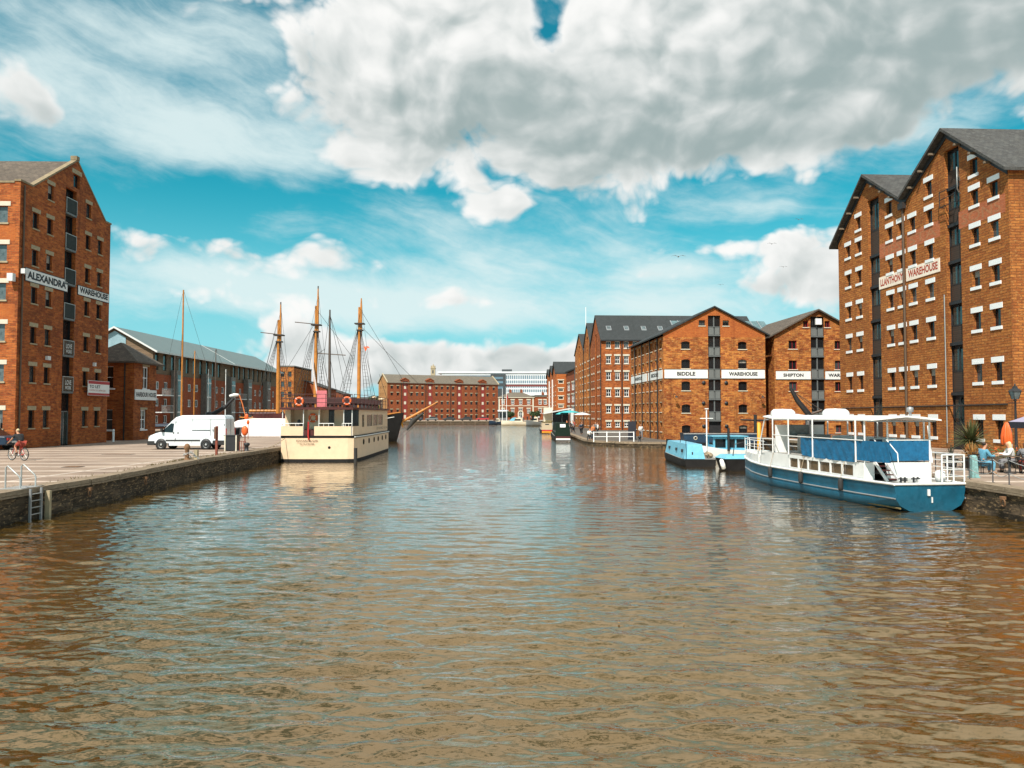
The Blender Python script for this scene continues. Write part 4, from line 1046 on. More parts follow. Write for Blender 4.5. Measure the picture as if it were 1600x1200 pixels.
def trip_boat():
    O = Vector((15.02, 27.7, 0)); B = Vector((13.25, 43.6, 0)); D = B - O; L = D.length
    fr = Fr(O, D, (D.y, -D.x)); fr.leftright = True
    t = thing('passenger_boat', O, 'white passenger boat with deep blue hull, canopy and blue tarpaulins moored at the right quay', 'boat')
    beam = [(0, 1.36), (2, 1.48), (6, 1.55), (10, 1.45), (12.5, 1.15), (14.5, .66), (L, .06)]
    sheer = [(0, .95), (6, .93), (11, .93), (L, 1.08)]; keel = [(0, -.12), (2.5, -.45), (12, -.5), (L, -.3)]
    sec = [(1, 1), (.99, .8), (.955, .6), (.99, .58), (.86, .3), (.6, .12), (0, 0)]
    h, d, rows = hull_mesh(fr, L, beam, sheer, sec, keel, 32)
    h.build('hull', M['hull_blue'], t); d.build('deck', M['deck_grey'], t)
    fz = lambda s: lerp_tab(sheer, s)
    m = strake(fr, L, beam, lambda s: fz(s) + .02, .05, out=.01, transom=True); m.build('gunwale', M['boat_white'], t)
    strake(fr, L, beam, lambda s: fz(s) - .50, .03, out=-.01, s1=L - .6, side=(-1, 1)).build('rubbing_strake', M['grey_metal'], t)
    m = MB(); m.fbox(fr, -.06, 0.02, -.12, -.04, .55, .78); m.fbox(fr, -.05, .0, .03, .06, .3, .5); m.build('transom_fitting', M['boat_white'], t)
    sU = Fr(fr.P(0, -1.45, 0), fr.D, fr.N)
    # cabin sides with six windows
    c0, c1 = 1.9, 11.6; wl = [sU.u_at(x, 730) for x in (1330.5, 1312.5, 1295, 1278, 1261, 1245.5)]; wr = [sU.u_at(x, 728) for x in (1314.5, 1296.5, 1279.5, 1262.5, 1247, 1232)]
    ops = [(a, b, 1.06, 1.47) for a, b in zip(wl, wr)]
    for sd in (-1, 1):
        m = side_sheet(fr, beam, c0, c1, .96, lambda s: 1.62 if s < 10.5 else 1.62 - (s - 10.5) * .1, inset=.1, side=sd, ops=ops, n=20); m.build('cabin_side', M['boat_white'], t)
        for (a, b, z0, z1) in ops:
            va = sd * (lerp_tab(beam, (a + b) / 2) - .17)
            g = MB(); g.fbox(fr, a - .03, b + .03, va - .01, va + .01, z0 - .03, z1 + .03); g.build('window', M['glass_cabin'], t)
    # upper deck, aft bulkhead with stairs
    ud = 1.62
    rows_ = []
    for i in range(15):
        s = c0 + (10.6 - c0) * i / 14; b = lerp_tab(beam, s) - .1; rows_.append([fr.P(s, -b, ud), fr.P(s, b, ud)])
    m = MB(); m.grid(rows_, smooth=False); m.build('upper_deck', M['deck_grey'], t)
    m = MB(); m.fbox(fr, c0 - .05, c0, -.48, 1.35, .96, ud); m.fbox(fr, c0 - .05, c0, -1.35, -.98, .96, ud); m.build('aft_bulkhead', M['boat_white'], t)
    m = MB()
    for i in range(4): m.fbox(fr, c0 - .75 + .2 * i, c0 - .5 + .2 * i, -.92, -.52, 1.02 + .15 * i, 1.06 + .15 * i)
    m.build('stair_tread', M['maroon'], t)
    m = MB()
    for v in (-.95, -.5): m.bar(fr.P(c0 - .85, v, .96), fr.P(c0, v, 1.66), .04, .12)
    m.build('stair_stringer', M['boat_white'], t)
    m = MB(); m.fbox(fr, c0 + .25, c0 + .3, -.95, -.45, ud, 2.5); m.build('companion_door', M['navy'], t)
    # tarpaulin panels, gently creased
    def tarp(P0, P1, z0, z1, nu=26, nz=6, sag=.06, seed=1):
        rnd = random.Random(seed); P0, P1 = Vector(P0), Vector(P1); dd = (P1 - P0); nn = Vector((dd.y, -dd.x, 0)).normalized(); rows = []
        for j in range(nz + 1):
            r = []
            for i in range(nu + 1):
                f = i / nu; g = j / nz; z = z0(f) + (z1(f) - z0(f)) * g
                off = (.025 * math.sin(f * 23 + g * 5 + seed) + .018 * math.sin(f * 51 - g * 7) + rnd.uniform(-.008, .008)) * (1 - .5 * g)
                p = P0 + dd * f + nn * off; r.append((p.x, p.y, z))
            rows.append(r)
        m = MB(); m.grid(rows, smooth=True); m.build('tarpaulin', M['tarp'], t)
    s_a = sU.u_at(1385, 700); s_b = sU.u_at(1337, 700); s_c = sU.u_at(1335, 700); s_d = sU.u_at(1252, 690)
    vb = lambda s: -(lerp_tab(beam, s) - .06)
    p = lambda s: fr.P(s, vb(s), 0)
    tarp(p(s_a), p(s_b), lambda f: 1.70, lambda f: 2.46, seed=2); tarp(p(s_c), p(s_d), lambda f: 1.60 - .0 * f + (.35 * max(0, f - .75)), lambda f: 2.44, 40, seed=3)
    q = fr.P(c0, -.38, 0); r_ = fr.P(c0, 1.33, 0); tarp(q, r_, lambda f: 1.68, lambda f: 2.46, 20, seed=5)
    for sd in (1,):
        tarp(fr.P(c0 + .1, 1.42, 0), fr.P(8.5, 1.42, 0), lambda f: 1.70, lambda f: 2.44, 30, seed=6)
    # posts and rails
    def rail(name, pts, r=.022): MB().tube(pts, r, 6).build(name, M['boat_white'], t)
    roof_s0, roof_s1 = 1.3, 11.0
    zr = lambda s: 3.26
    for s, v in [(c0, -1.33), (c0, -.40), (c0, 1.33), (s_b + .05, vb(s_b)), (s_b + .05, -vb(s_b)), (5.6, vb(5.6)), (5.6, -vb(5.6)), (7.9, vb(7.9)), (7.9, -vb(7.9)), (9.6, vb(9.6)), (9.6, -vb(9.6))]:
        MB().tube([fr.P(s, v, ud if s > 1 else .95), fr.P(s, v, 3.3)], .035, 6).build('canopy_post', M['boat_white'], t)
    for sd in (-1, 1): MB().tube([fr.P(12.1, sd * 1.1, 1.2), fr.P(11.0, sd * 1.15, 3.25)], .035, 6).build('canopy_post', M['boat_white'], t)
    for sd in (-1, 1):
        rail('deck_rail', [fr.P(s, sd * (lerp_tab(beam, s) - .05), 2.47) for s in (c0, 4, 6, 8, 9.6)])
    rail('deck_rail', [fr.P(c0, -.4, 2.47), fr.P(c0, 1.35, 2.47)])
    for v in (-.95, -.45): rail('stair_rail', [fr.P(c0, v, 2.5), fr.P(c0 - .7, v, 2.0), fr.P(c0 - .75, v, 1.5)])
    # roof canopy with low ridge
    m = MB(); hw = 1.42
    rows_ = []
    for i in range(9):
        s = roof_s0 + (roof_s1 - roof_s0) * i / 8; z = 3.27 + (.10 if i == 8 else 0)
        wv = hw * (1 - .12 * (i / 8) ** 2)
        rows_.append([fr.P(s, -wv, z), fr.P(s, -wv * .5, z + .10), fr.P(s, 0, z + .15), fr.P(s, wv * .5, z + .10), fr.P(s, wv, z), fr.P(s, wv, z - .05), fr.P(s, 0, z + .09), fr.P(s, -wv, z - .05)])
    m.grid(rows_, smooth=False, close=True); m.add(rows_[0], [tuple(range(8))]); m.add(rows_[-1], [tuple(range(7, -1, -1))]); m.build('canopy_roof', M['boat_white'], t)
    m = MB()
    for i in range(5): s = roof_s0 + .3 + 2.2 * i; m.bar(fr.P(s, -1.38, 3.2), fr.P(s, 1.38, 3.2), .05)
    m.build('canopy_beam', M['grey_metal'], t)
    for (s, v) in ((10.2, -.6), (6.9, .3)):
        m = MB(); c = fr.P(s, v, 3.44)
        m.lathe(c + fr.N * -.55 + fr.D * 0, [(0, 0), (.2, .02), (.27, .12), (.28, .5), (.29, .52), (.28, .6), (.27, 1.0), (.2, 1.12), (0, 1.14)], 14, axis=fr.N)
        o = m.build('life_raft_canister', M['boat_white'], t)
    m = MB(); m.lathe(fr.P(1.6, .35, 3.4), [(.05, 0), (.05, .15), (.12, .16), (.12, .32), (0, .36)], 10); m.build('searchlight', M['grey_metal'], t)
    # wheelhouse console, door and seats seen through the posts
    m = MB(); m.fbox(fr, 9.7, 9.78, -1.2, -.55, 1.62, 2.95); m.build('wheelhouse_screen', M['boat_white'], t); m = MB(); m.fbox(fr, 9.7, 9.78, .6, 1.25, 1.62, 2.95); m.build('wheelhouse_screen', M['boat_white'], t)
    m = MB(); m.fbox(fr, 8.6, 9.3, -.3, 1.0, 1.62, 2.5); m.build('console', M['deck_grey'], t)
    m = MB(); m.fbox(fr, 9.78, 9.8, -.5, .55, 2.3, 2.95); m.build('windscreen', M['glass_pale'], t)
    for k in range(3):
        m = MB(); s = 3.4 + 1.6 * k; m.fbox(fr, s, s + .45, .2, 1.2, 1.65, 2.05); m.fbox(fr, s + .4, s + .47, .2, 1.2, 2.05, 2.5); m.build('bench', M['boat_white'], t)
    # bow: bulwark, rails, bollards
    for sd in (-1, 1):
        side_sheet(fr, beam, 11.6, L - .03, lambda s: fz(s) + .03, lambda s: 1.42 + .008 * (s - 11.6), inset=.02, side=sd, n=12).build('bulwark', M['boat_white'], t)
        pts = [fr.P(s, sd * lerp_tab(beam, s), 2.12) for s in (10.6, 12, 13, 14, 15, L - .02)]
        rail('bow_rail', pts); rail('bow_rail', [p_ - Vector((0, 0, .33)) for p_ in pts], .015)
        m = MB()
        for s in (11.2, 12.2, 13.1, 14.0, 14.9, 15.8): q = fr.P(s, sd * lerp_tab(beam, s), 0); m.tube([(q.x, q.y, 1.4), (q.x, q.y, 2.12)], .02, 5)
        m.build('bow_stanchion', M['boat_white'], t)
    m = MB(); m.fbox(fr, 11.6, 11.65, -1.1, 1.1, 1.0, 1.6); m.build('fore_bulkhead', M['boat_white'], t)
    m = MB(); m.tube([fr.P(14, -.2, 1.0), fr.P(14, -.2, 1.5)], .09, 8); m.tube([fr.P(14, .25, 1.0), fr.P(14, .25, 1.5)], .09, 8); m.tube([fr.P(14, -.4, 1.35), fr.P(14, .45, 1.35)], .05, 8); m.build('mooring_bitts', M['boat_white'], t)
    # stern rails (quay side is gated) and fittings
    for z in (1.25, 1.5, 1.75, 2.0): pass
    b0 = lerp_tab(beam, .1)
    for z in (1.22, 1.48, 1.74): rail('stern_rail', [fr.P(.05, -b0 + .95 if z < 3 and False else -.0 + .55, z) if False else fr.P(.05, .5, z), fr.P(.05, b0, z), fr.P(c0, b0 + .08, z)], .02)
    rail('stern_rail', [fr.P(.05, .5, 2.0), fr.P(.05, b0, 2.0), fr.P(c0, b0 + .08, 2.0)], .03)
    m = MB()
    for (s, v) in ((.05, .5), (.05, b0), (.05, .95), (1, b0 + .03)): q = fr.P(s, v, 0); m.tube([(q.x, q.y, .95), (q.x, q.y, 2.0)], .03, 6)
    m.build('stern_stanchion', M['boat_white'], t)
    m = MB(); m.lathe(fr.P(.5, .75, .97), [(.0, 0), (.16, .02), (.19, .2), (.16, .42), (0, .46)], 12); m.build('fender', M['boat_white'], t)
    for v in (-.25, -.75):
        m = MB(); m.tube([fr.P(.45, v - .08, .98), fr.P(.45, v - .08, 1.18)], .035, 6); m.tube([fr.P(.45, v + .08, .98), fr.P(.45, v + .08, 1.18)], .035, 6); m.tube([fr.P(.45, v - .17, 1.12), fr.P(.45, v + .17, 1.12)], .028, 6); m.build('cleat', M['black_metal'], t)
    MB().tube([fr.P(c0 - .1, 1.35, 1.6), fr.P(c0 + .9, 1.9, 3.0)], .03, 6).build('gangway_pole', M['boat_white'], t)
    m = MB(); m.fbox(fr, .35, 1.0, -.2, .3, .96, 1.1); m.build('deck_hatch', M['boat_white'], t)
    for s_ in (3.2, 6.4, 9.6):
        q = fr.P(s_, -lerp_tab(beam, s_) - .1, .72); o = MB().lathe(q - Vector((0, 0, .3)), [(0, 0), (.08, .03), (.1, .15), (.1, .4), (.07, .5), (0, .52)], 10).build('fender', M['rubber'], t); MB().tube([q + Vector((0, 0, .2)), fr.P(s_, -lerp_tab(beam, s_) + .08, 1.6)], .012, 4).build('fender_line', M['rope'], o)
    strake(fr, L, beam, lambda s: .10, .035, out=-.20, s1=L - 2.2, side=(-1,)).build('waterline_weed', M['moss'], t)
mat('glass_cabin', (.035, .028, .02), .15, spec=.7, var=.9, vs=2.2, var2=(.16, .10, .05))
trip_boat()

def cream_ship():
    # stern towards the camera, seen a little from starboard
    O = Vector((-14.05, 55.6, 0)); B = Vector((-14.35, 80.6, 0)); D = B - O; L = D.length
    fr = Fr(O, D, (D.y, -D.x)); fr.leftright = True
    t = thing('passenger_ship', O, 'cream passenger ship with flat square stern and red lifebuoys moored on the left quay', 'ship')
    beam = [(0, 2.62), (1.0, 2.74), (4, 2.78), (17, 2.62), (20.5, 1.7), (23.5, .7), (L, .1)]
    sheer = [(0, 1.84), (10, 1.86), (20, 1.95), (L, 2.3)]; keel = [(0, -.5), (L, -.5)]
    sec = [(1, 1), (1, .8), (.995, .6), (.99, .4), (.97, .2), (.9, 0), (0, -.05)]
    n = 30
    def shell(zlo, zhi, name, mname, nd=True, o=0.0):
        mb = MB(); rows = []
        zs = [zlo, (zlo + zhi) / 2, zhi]
        for z in zs:
            r = []
            for i in range(n, -1, -1): s = L * i / n; r.append(fr.P(s, -(lerp_tab(beam, s) + o), z if z < zhi or name != 'hull' else z))
            r += [fr.P(-.14, -2.2, z), fr.P(-.22, -1.0, z), fr.P(-.24, 0, z), fr.P(-.22, 1.0, z), fr.P(-.14, 2.2, z)]
            for i in range(0, n + 1): s = L * i / n; r.append(fr.P(s, lerp_tab(beam, s) + o, z))
            rows.append(r)
        mb.grid(rows, smooth=False); return mb.build(name, M[mname], t)
    shell(-.5, .22, 'boot_topping', 'hull_black'); shell(.22, 1.72, 'hull', 'boat_cream'); shell(1.72, 1.9, 'rubbing_band', 'hull_black', o=.04)
    top = [fr.P(L * i / n, -lerp_tab(beam, L * i / n), 1.86) for i in range(n + 1)]; tp2 = [fr.P(L * i / n, lerp_tab(beam, L * i / n), 1.86) for i in range(n + 1)]
    m = MB(); m.grid([[a, b] for a, b in zip(top, tp2)], smooth=False); m.build('deck', M['deck_grey'], t)
    strake(fr, L, beam, lambda s: 1.80, .05, out=.05, transom=False).build('white_line', M['boat_white'], t)
    # bulwark and upperworks
    def z_at(px_y, s=0): return fr.z_at(s, px_y)
    zb = z_at(666)
    m = MB(); m.fbox(fr, -.2, -.12, -2.6, -1.0, 1.9, zb); m.fbox(fr, -.2, -.12, -.2, 2.45, 1.9, zb); m.build('stern_bulwark', M['boat_cream'], t)
    m = MB()
    for (a, b) in ((-2.6, -1.0), (.1, 1.2), (1.8, 2.5)):
        m.tube([fr.P(-.16, a, zb + .2), fr.P(-.16, b, zb + .2)], .03, 6)
        for k in range(4): v = a + (b - a) * k / 3; m.tube([fr.P(-.16, v, zb), fr.P(-.16, v, zb + .2)], .02, 5)
        m.build('stern_rail', M['boat_white'], t); m = MB()
    zt = z_at(640); su = Fr(fr.P(0, 2.66, 0), fr.D, fr.N)
    wnd = [(su.u_at(a), su.u_at(b)) for a, b in ((566, 569.5), (573.5, 583), (584, 592), (592.6, 600.5))]
    ops = [(a, b, zb - .1, zt - .38) for a, b in wnd]
    port = [(su.u_at(x), 1.35) for x in (566, 574.5, 583, 590, 597, 603)]
    for sd in (-1, 1):
        m = side_sheet(fr, beam, 2.0, 18.0, 1.9, zt, inset=.12, side=sd, n=24, ops=ops); m.build('cabin_side', M['boat_cream'], t)
        for (a, b, z0, z1) in ops:
            v = sd * (lerp_tab(beam, (a + b) / 2) - .2); MB().fbox(fr, a - .04, b + .04, v - .012, v + .012, z0 - .04, z1 + .04).build('window', M['glass_dark'], t)
        m = side_sheet(fr, beam, -.1, 2.0, 1.9, zb, inset=.05, side=sd, n=4); m.build('bulwark', M['boat_cream'], t)
        for (s, z) in port:
            v = sd * (lerp_tab(beam, s)); o = MB().lathe(fr.P(s, v, z), [(.0, .03), (.17, .03), (.17, -.02)], 12, axis=fr.N * sd).build('porthole', M['glass_dark'], t)
            MB().torus(fr.P(s, v + sd * .02, z), fr.N, .19, .03, 14, 5).build('porthole_rim', M['hull_black'], o)
    zh = zt - 1.9
    m = MB(); m.fbox(fr, 1.9, 2.0, -2.2, -.9, 1.9, zt); m.fbox(fr, 1.0, 1.95, -.98, -.05, 1.9, zt); m.fbox(fr, 1.9, 2.0, -.05, .35, 1.9, zt); m.fbox(fr, 1.85, 1.95, .8, 1.5, 1.9, zt); m.fbox(fr, .9, 1.9, -2.6, -2.2, 1.9, zt - .02)
    m.build('aft_cabin', M['boat_cream'], t)
    m = MB(); m.fbox(fr, 2.02, 2.05, -.2, 2.6, 1.9, zt - .05); m.build('aft_doors', M['glass_dark'], t)
    # dark red roof with rim
    rr = []
    for z in (zt, zt + .16):
        r = [fr.P(-.3, -2.65, z), fr.P(-.42, 0, z), fr.P(-.3, 2.6, z)] + [fr.P(s, lerp_tab(beam, s) + .02, z) for s in (1, 5, 9, 13, 17, 18.2)] + [fr.P(s, -lerp_tab(beam, s) - .02, z) for s in (18.2, 17, 13, 9, 5, 1)]
        rr.append(r)
    m = MB(); m.grid(rr, smooth=False, close=True); m.add(rr[0], [tuple(range(len(rr[0]) - 1, -1, -1))]); m.add(rr[1], [tuple(range(len(rr[0])))]); m.build('roof', M['maroon'], t)
    # posts under the roof
    for v in (-2.5, -1.0, .12, 1.9, 2.5): MB().tube([fr.P(-.1, v, 1.9), fr.P(-.1, v, zt)], .035, 6).build('roof_post', M['boat_white'], t)
    # upper deck rail with mesh, seats, screens
    m = MB(); zz = zt + .16
    for z in (.35, .65, .95):
        m.tube([fr.P(-.2, -2.6, zz + z), fr.P(-.3, 0, zz + z), fr.P(-.2, 2.55, zz + z)], .018, 5)
        for sd in (-1, 1): m.tube([fr.P(s, sd * lerp_tab(beam, s), zz + z) for s in (-.2, 4, 8, 13, 18)], .018, 5)
    for i in range(9): v = -2.6 + 5.15 * i / 8; m.tube([fr.P(-.25, v, zz), fr.P(-.25, v, zz + .95)], .02, 5)
    for i in range(12):
        for sd in (-1, 1): s = 1.62 * i; m.tube([fr.P(s, sd * lerp_tab(beam, s), zz), fr.P(s, sd * lerp_tab(beam, s), zz + .95)], .02, 5)
    m.build('upper_rail', M['maroon'], t)
    for i in range(9):
        m = MB(); s = 2.0 + 1.7 * i; m.fbox(fr, s, s + .5, -2.0, 2.0, zz + .35, zz + .45); m.fbox(fr, s + .45, s + .55, -2.0, 2.0, zz + .45, zz + .78); m.fbox(fr, s + .1, s + .2, -1.8, -1.6, zz, zz + .4); m.fbox(fr, s + .1, s + .2, 1.6, 1.8, zz, zz + .4)
        m.build('deck_seat', M['seat_dark'], t)
    m = MB(); m.fbox(fr, 1.0, 1.06, -.35, .4, zz + .05, zz + 1.25); m.build('canvas_screen', M['pink'], t)
    for (s, v, zc) in ((-.5, -1.85 + .2, zz + .55),):
        pass
    for k, (s, v, zc) in enumerate(((-.40, -1.25, zz + .42), (.85, -.55, z_at(653)), (2.0, 1.7, zz + .5))):
        m = MB(); m.torus(fr.P(s, v, zc), fr.D, .27, .075, 22, 8); o = m.build('lifebuoy', M['buoy_orange'], t)
        m = MB()
        for a in range(4): an = a * math.pi / 2 + .78; c = fr.P(s, v + .27 * math.cos(an), zc + .27 * math.sin(an)); m.torus(c, fr.N * -math.sin(an) + Vector((0, 0, 1)) * math.cos(an), .08, .02, 10, 5)
        m.build('lifebuoy_band', M['boat_white'], o)
    m = MB(); m.lathe(fr.P(16, 1.4, zz), [(.16, 0), (.16, 1.0), (.22, 1.0), (.22, 1.1), (0, 1.2)], 12); m.lathe(fr.P(16.5, 2.0, zz), [(.12, 0), (.12, .8), (.3, .85), (.3, .95), (0, 1.0)], 12); m.build('vent_cowl', M['boat_cream'], t)
    m = MB(); m.fbox(fr, .15, .9, -.95, -.35, 1.9, 2.35); m.fbox(fr, .1, .4, -.2, .2, 1.9, 2.4); m.fbox(fr, -.15, -.05, -.95, -.25, 1.9, 2.3); m.build('winch', M['maroon'], t)
    m = MB(); m.tube([fr.P(-.25, -.6, 2.9), fr.P(-.3, -.6, 1.9), fr.P(-.3, -.55, 1.6)], .06, 6); m.build('hoist_strop', M['red'], t)
    m = MB(); m.lathe(fr.P(.6, -1.5, zb - .15), [(.2, 0), (.22, .3), (.1, .42), (.13, .55), (0, .66)], 10); m.build('capstan', M['black_metal'], t)
    m = MB(); m.tube([fr.P(0.02, 2.74, -.3), fr.P(0.02, 2.74, 1.0)], .13, 8); m.build('fender', M['rubber'], t)
    m = MB(); m.lathe(fr.P(-.22, .9, 1.05), [(0, .02), (.1, .02), (.1, 0)], 10, axis=-fr.D); m.build('exhaust_port', M['hull_black'], t)
    # name on the transom
    sf = Fr(fr.P(-.27, 0, 0), fr.N, fr.D); sf.leftright = True
    text_mesh('lettering', 'EDWARD ELGAR', sf, -1.45, .1, 1.47, .13, 'maroon', t, off=-.03, font_fat=.01); text_mesh('lettering', 'GLOUCESTER', sf, -1.2, -.15, 1.24, .12, 'maroon', t, off=-.03, font_fat=.01)
    s3 = Fr(fr.P(0, 2.72, 0), fr.D, -fr.N); s3.leftright = True
    text_mesh('lettering', 'EDWARD ELGAR', s3, 9, 15.5, 2.15, .2, 'letter_black', t, off=-.06)
    # mooring rope to the quay
    m = MB(); a = fr.P(-.2, -2.3, 1.7); b = Vector((-17.3, 50.5, 1.25)); pts = [a.lerp(b, f) + Vector((0, 0, -.35 * math.sin(math.pi * f))) for f in [i / 10 for i in range(11)]]
    m.tube(pts, .025, 5); m.build('mooring_rope', M['rope'], t)
cream_ship()

def rig(mb, a, b, r=.015): mb.tube([a, b], r, 4, smooth=False)
def tall_ship():
    Y0 = 97.0
    O = Vector((-34.0, Y0 + 1.2, 0)); B = Vector((-14.0, Y0 - 1.0, 0)); D = B - O; L = D.length
    fr = Fr(O, D, (D.y, -D.x))
    t = thing('sailing_ship', O, 'black hulled tall ship with three orange masts lying behind the cream ship', 'ship')
    beam = [(0, 1.6), (2, 2.3), (8, 2.8), (14, 2.6), (18, 1.6), (L, .12)]; sheer = [(0, 3.0), (6, 2.5), (12, 2.6), (17, 3.0), (L, 3.6)]; keel = [(0, -.4), (L, -.4)]
    sec = [(1, 1), (1, .8), (.97, .55), (.88, .3), (.6, .1), (0, 0)]
    h, d, rows = hull_mesh(fr, L, beam, sheer, sec, keel, 24, rake=1.0); h.build('hull', M['hull_black'], t); d.build('deck', M['deck_grey'], t)
    strake(fr, L, beam, lambda s: lerp_tab(sheer, s) + .02, .09, out=.02).build('rail', M['mast_wood'], t)
    strake(fr, L, beam, lambda s: lerp_tab(sheer, s) - .45, .05, out=.02).build('white_line', M['boat_white'], t)
    m = MB(); m.fbox(fr, 1.5, 6, -1.2, 1.2, 2.5, 3.5); m.build('deckhouse', M['maroon'], t)
    m = MB(); a = onY(390, 642, Y0); b = onY(434, 642, Y0); m.tube([(a.x, a.y, a.z), (b.x, b.y, b.z)], .16, 8); m.build('boom', M['mast_wood'], t)
    m = MB(); m.tube([(a.x, a.y, a.z - .35), (b.x - .2, b.y, b.z - .35)], [.2, .26], 8); m.build('furled_sail', M['maroon'], t)
    masts = [(434, 472, 500, 524, 645), (492.5, 447, 478, 508, 640), (560.5, 466, 480, 506, 640)]
    for k, (px, ytop, ym, yt, yb) in enumerate(masts):
        base = onY(px, 646, Y0); x = base.x; yy = Y0
        def Z(py): return onY(px, py, Y0).z
        m = MB(); m.tube([(x, yy, 2.2), (x, yy, Z(560)), (x, yy, Z(ym) + .0)], [.25, .23, .16], 12); mo = m.build('mast', M['mast_wood'], t)
        m = MB(); m.tube([(x + .22, yy, Z(yt) - 1.6), (x + .22, yy, Z(ym)), (x + .22, yy, Z(ytop))], [.15, .13, .07], 10); m.build('topmast', M['mast_wood'], mo)
        if k < 2: m = MB(); m.tube([(x + .22, yy, Z(ytop + 22)), (x + .22, yy, Z(ytop))], .08, 8); m.build('pole_top', M['mast_dark'], mo)
        m = MB(); m.box(x - .55, x + .65, yy - .5, yy + .5, Z(yt) - .06, Z(yt) + .08); m.box(x - .3, x + .5, yy - .3, yy + .3, Z(yt) - .9, Z(yt) - .75); m.build('crosstrees', M['rig_black'], mo)
        if k < 2:
            m = MB(); e = 2.2 if k == 0 else 2.6; m.tube([(x, yy - .2, Z(yt) + .1), (x - e, yy - .3, Z(yt) + .35)], .06, 6); m.build('gaff', M['mast_dark'], mo)
        # shrouds and ratlines
        for sd in (-1, 1):
            m = MB(); top = Vector((x, yy, Z(yt))); sh = []
            for q in range(4):
                bt = Vector((x + sd * 1.25 + sd * .55 * q * 1.0, yy - 1.8 + .05 * q if sd < 0 else yy - 1.9, 3.2)); sh.append(bt); rig(m, top, bt, .028)
            nr = 26
            for j in range(2, nr):
                f = j / nr; rig(m, top.lerp(sh[0], f), top.lerp(sh[2], f), .014)
            m.build('shrouds', M['rig_black'], mo)
            m = MB(); rig(m, Vector((x + .28, yy, Z(ytop + 12))), Vector((x + sd * 2.4, yy - 1.9, 3.2)), .016); m.build('backstay', M['rig_black'], mo)
    P = lambda px, py: onY(px, py, Y0 - .6)
    m = MB(); m.tube([P(612, 667), P(645, 650), P(684, 628)], [.2, .16, .08], 10); m.build('bowsprit', M['mast_wood'], t)
    m = MB()
    for a, b in (((560, 506), (684, 630)), ((561, 480), (625, 586)), ((625, 586), (655, 645)), ((492, 480), (552, 560)), ((492, 505), (434, 600)), ((434, 500), (404, 620)), ((684, 630), (622, 690)), ((668, 636), (624, 682)), ((593, 585), (618, 668))):
        rig(m, P(*a), P(*b), .022)
    m.build('stays', M['rig_black'], t)
    m = MB(); rig(m, P(487, 560), P(500, 645), .09); m.build('derrick', M['sheet_white'], t)
    # anchor, figurehead curl and drooping jib
    m = MB(); q = P(640, 655); m.tube([P(636, 672), P(645, 658), P(662, 645)], [.1, .36, .1], 8); m.build('furled_jib', M['rig_black'], t)
    m = MB(); m.tube([P(622, 655), P(628, 662), P(630, 668)], [.15, .12, .05], 8); m.build('figurehead', M['yellow'], t)
    m = MB(); a, b = P(567, 542), P(578, 545); m.prism([a, P(575, 541), P(578, 544)], (0, .03, 0)); m.prism([a + Vector((.1, 0, 0)), P(574, 544), P(571, 549)], (0, .03, 0)); m.build('pennant', M['buoy_orange'], t)
    return fr
tall_ship()
def grey_mast_ship():
    Y0 = 118
    a = onY(470, 660, Y0); b = onY(560, 660, Y0)
    fr = Fr((a.x, Y0, 0), (1, 0), (0, 1)); L = b.x - a.x
    t = thing('sailing_boat', fr.P(0, 0, 0), 'sailing boat with one thin dark mast and cross spar, between the two taller orange masts', 'boat')
    beam = [(0, 1.0), (2, 1.6), (6, 1.5), (L, .1)]; h, d, _ = hull_mesh(fr, L, beam, [(0, 1.4), (L, 1.7)], [(1, 1), (.9, .5), (.5, .1), (0, 0)], [(0, -.3), (L, -.3)], 12); h.build('hull', M['hull_black'], t); d.build('deck', M['deck_grey'], t)
    P = lambda px, py: onY(px, py, Y0)
    MB().tube([P(515, 655), P(515, 555), P(515.5, 484)], [.26, .2, .12], 8).build('mast', M['mast_dark'], t)
    MB().tube([P(497, 552), P(540, 555)], .08, 6).build('spar', M['mast_dark'], t)
    m = MB()
    for a_, b_ in (((515, 488), (495, 640)), ((515, 488), (545, 640)), ((515, 490), (549, 600)), ((508, 545), (497, 553)), ((516, 560), (532, 645))): rig(m, P(*a_), P(*b_), .03)
    m.build('stays', M['rig_black'], t)
grey_mast_ship()

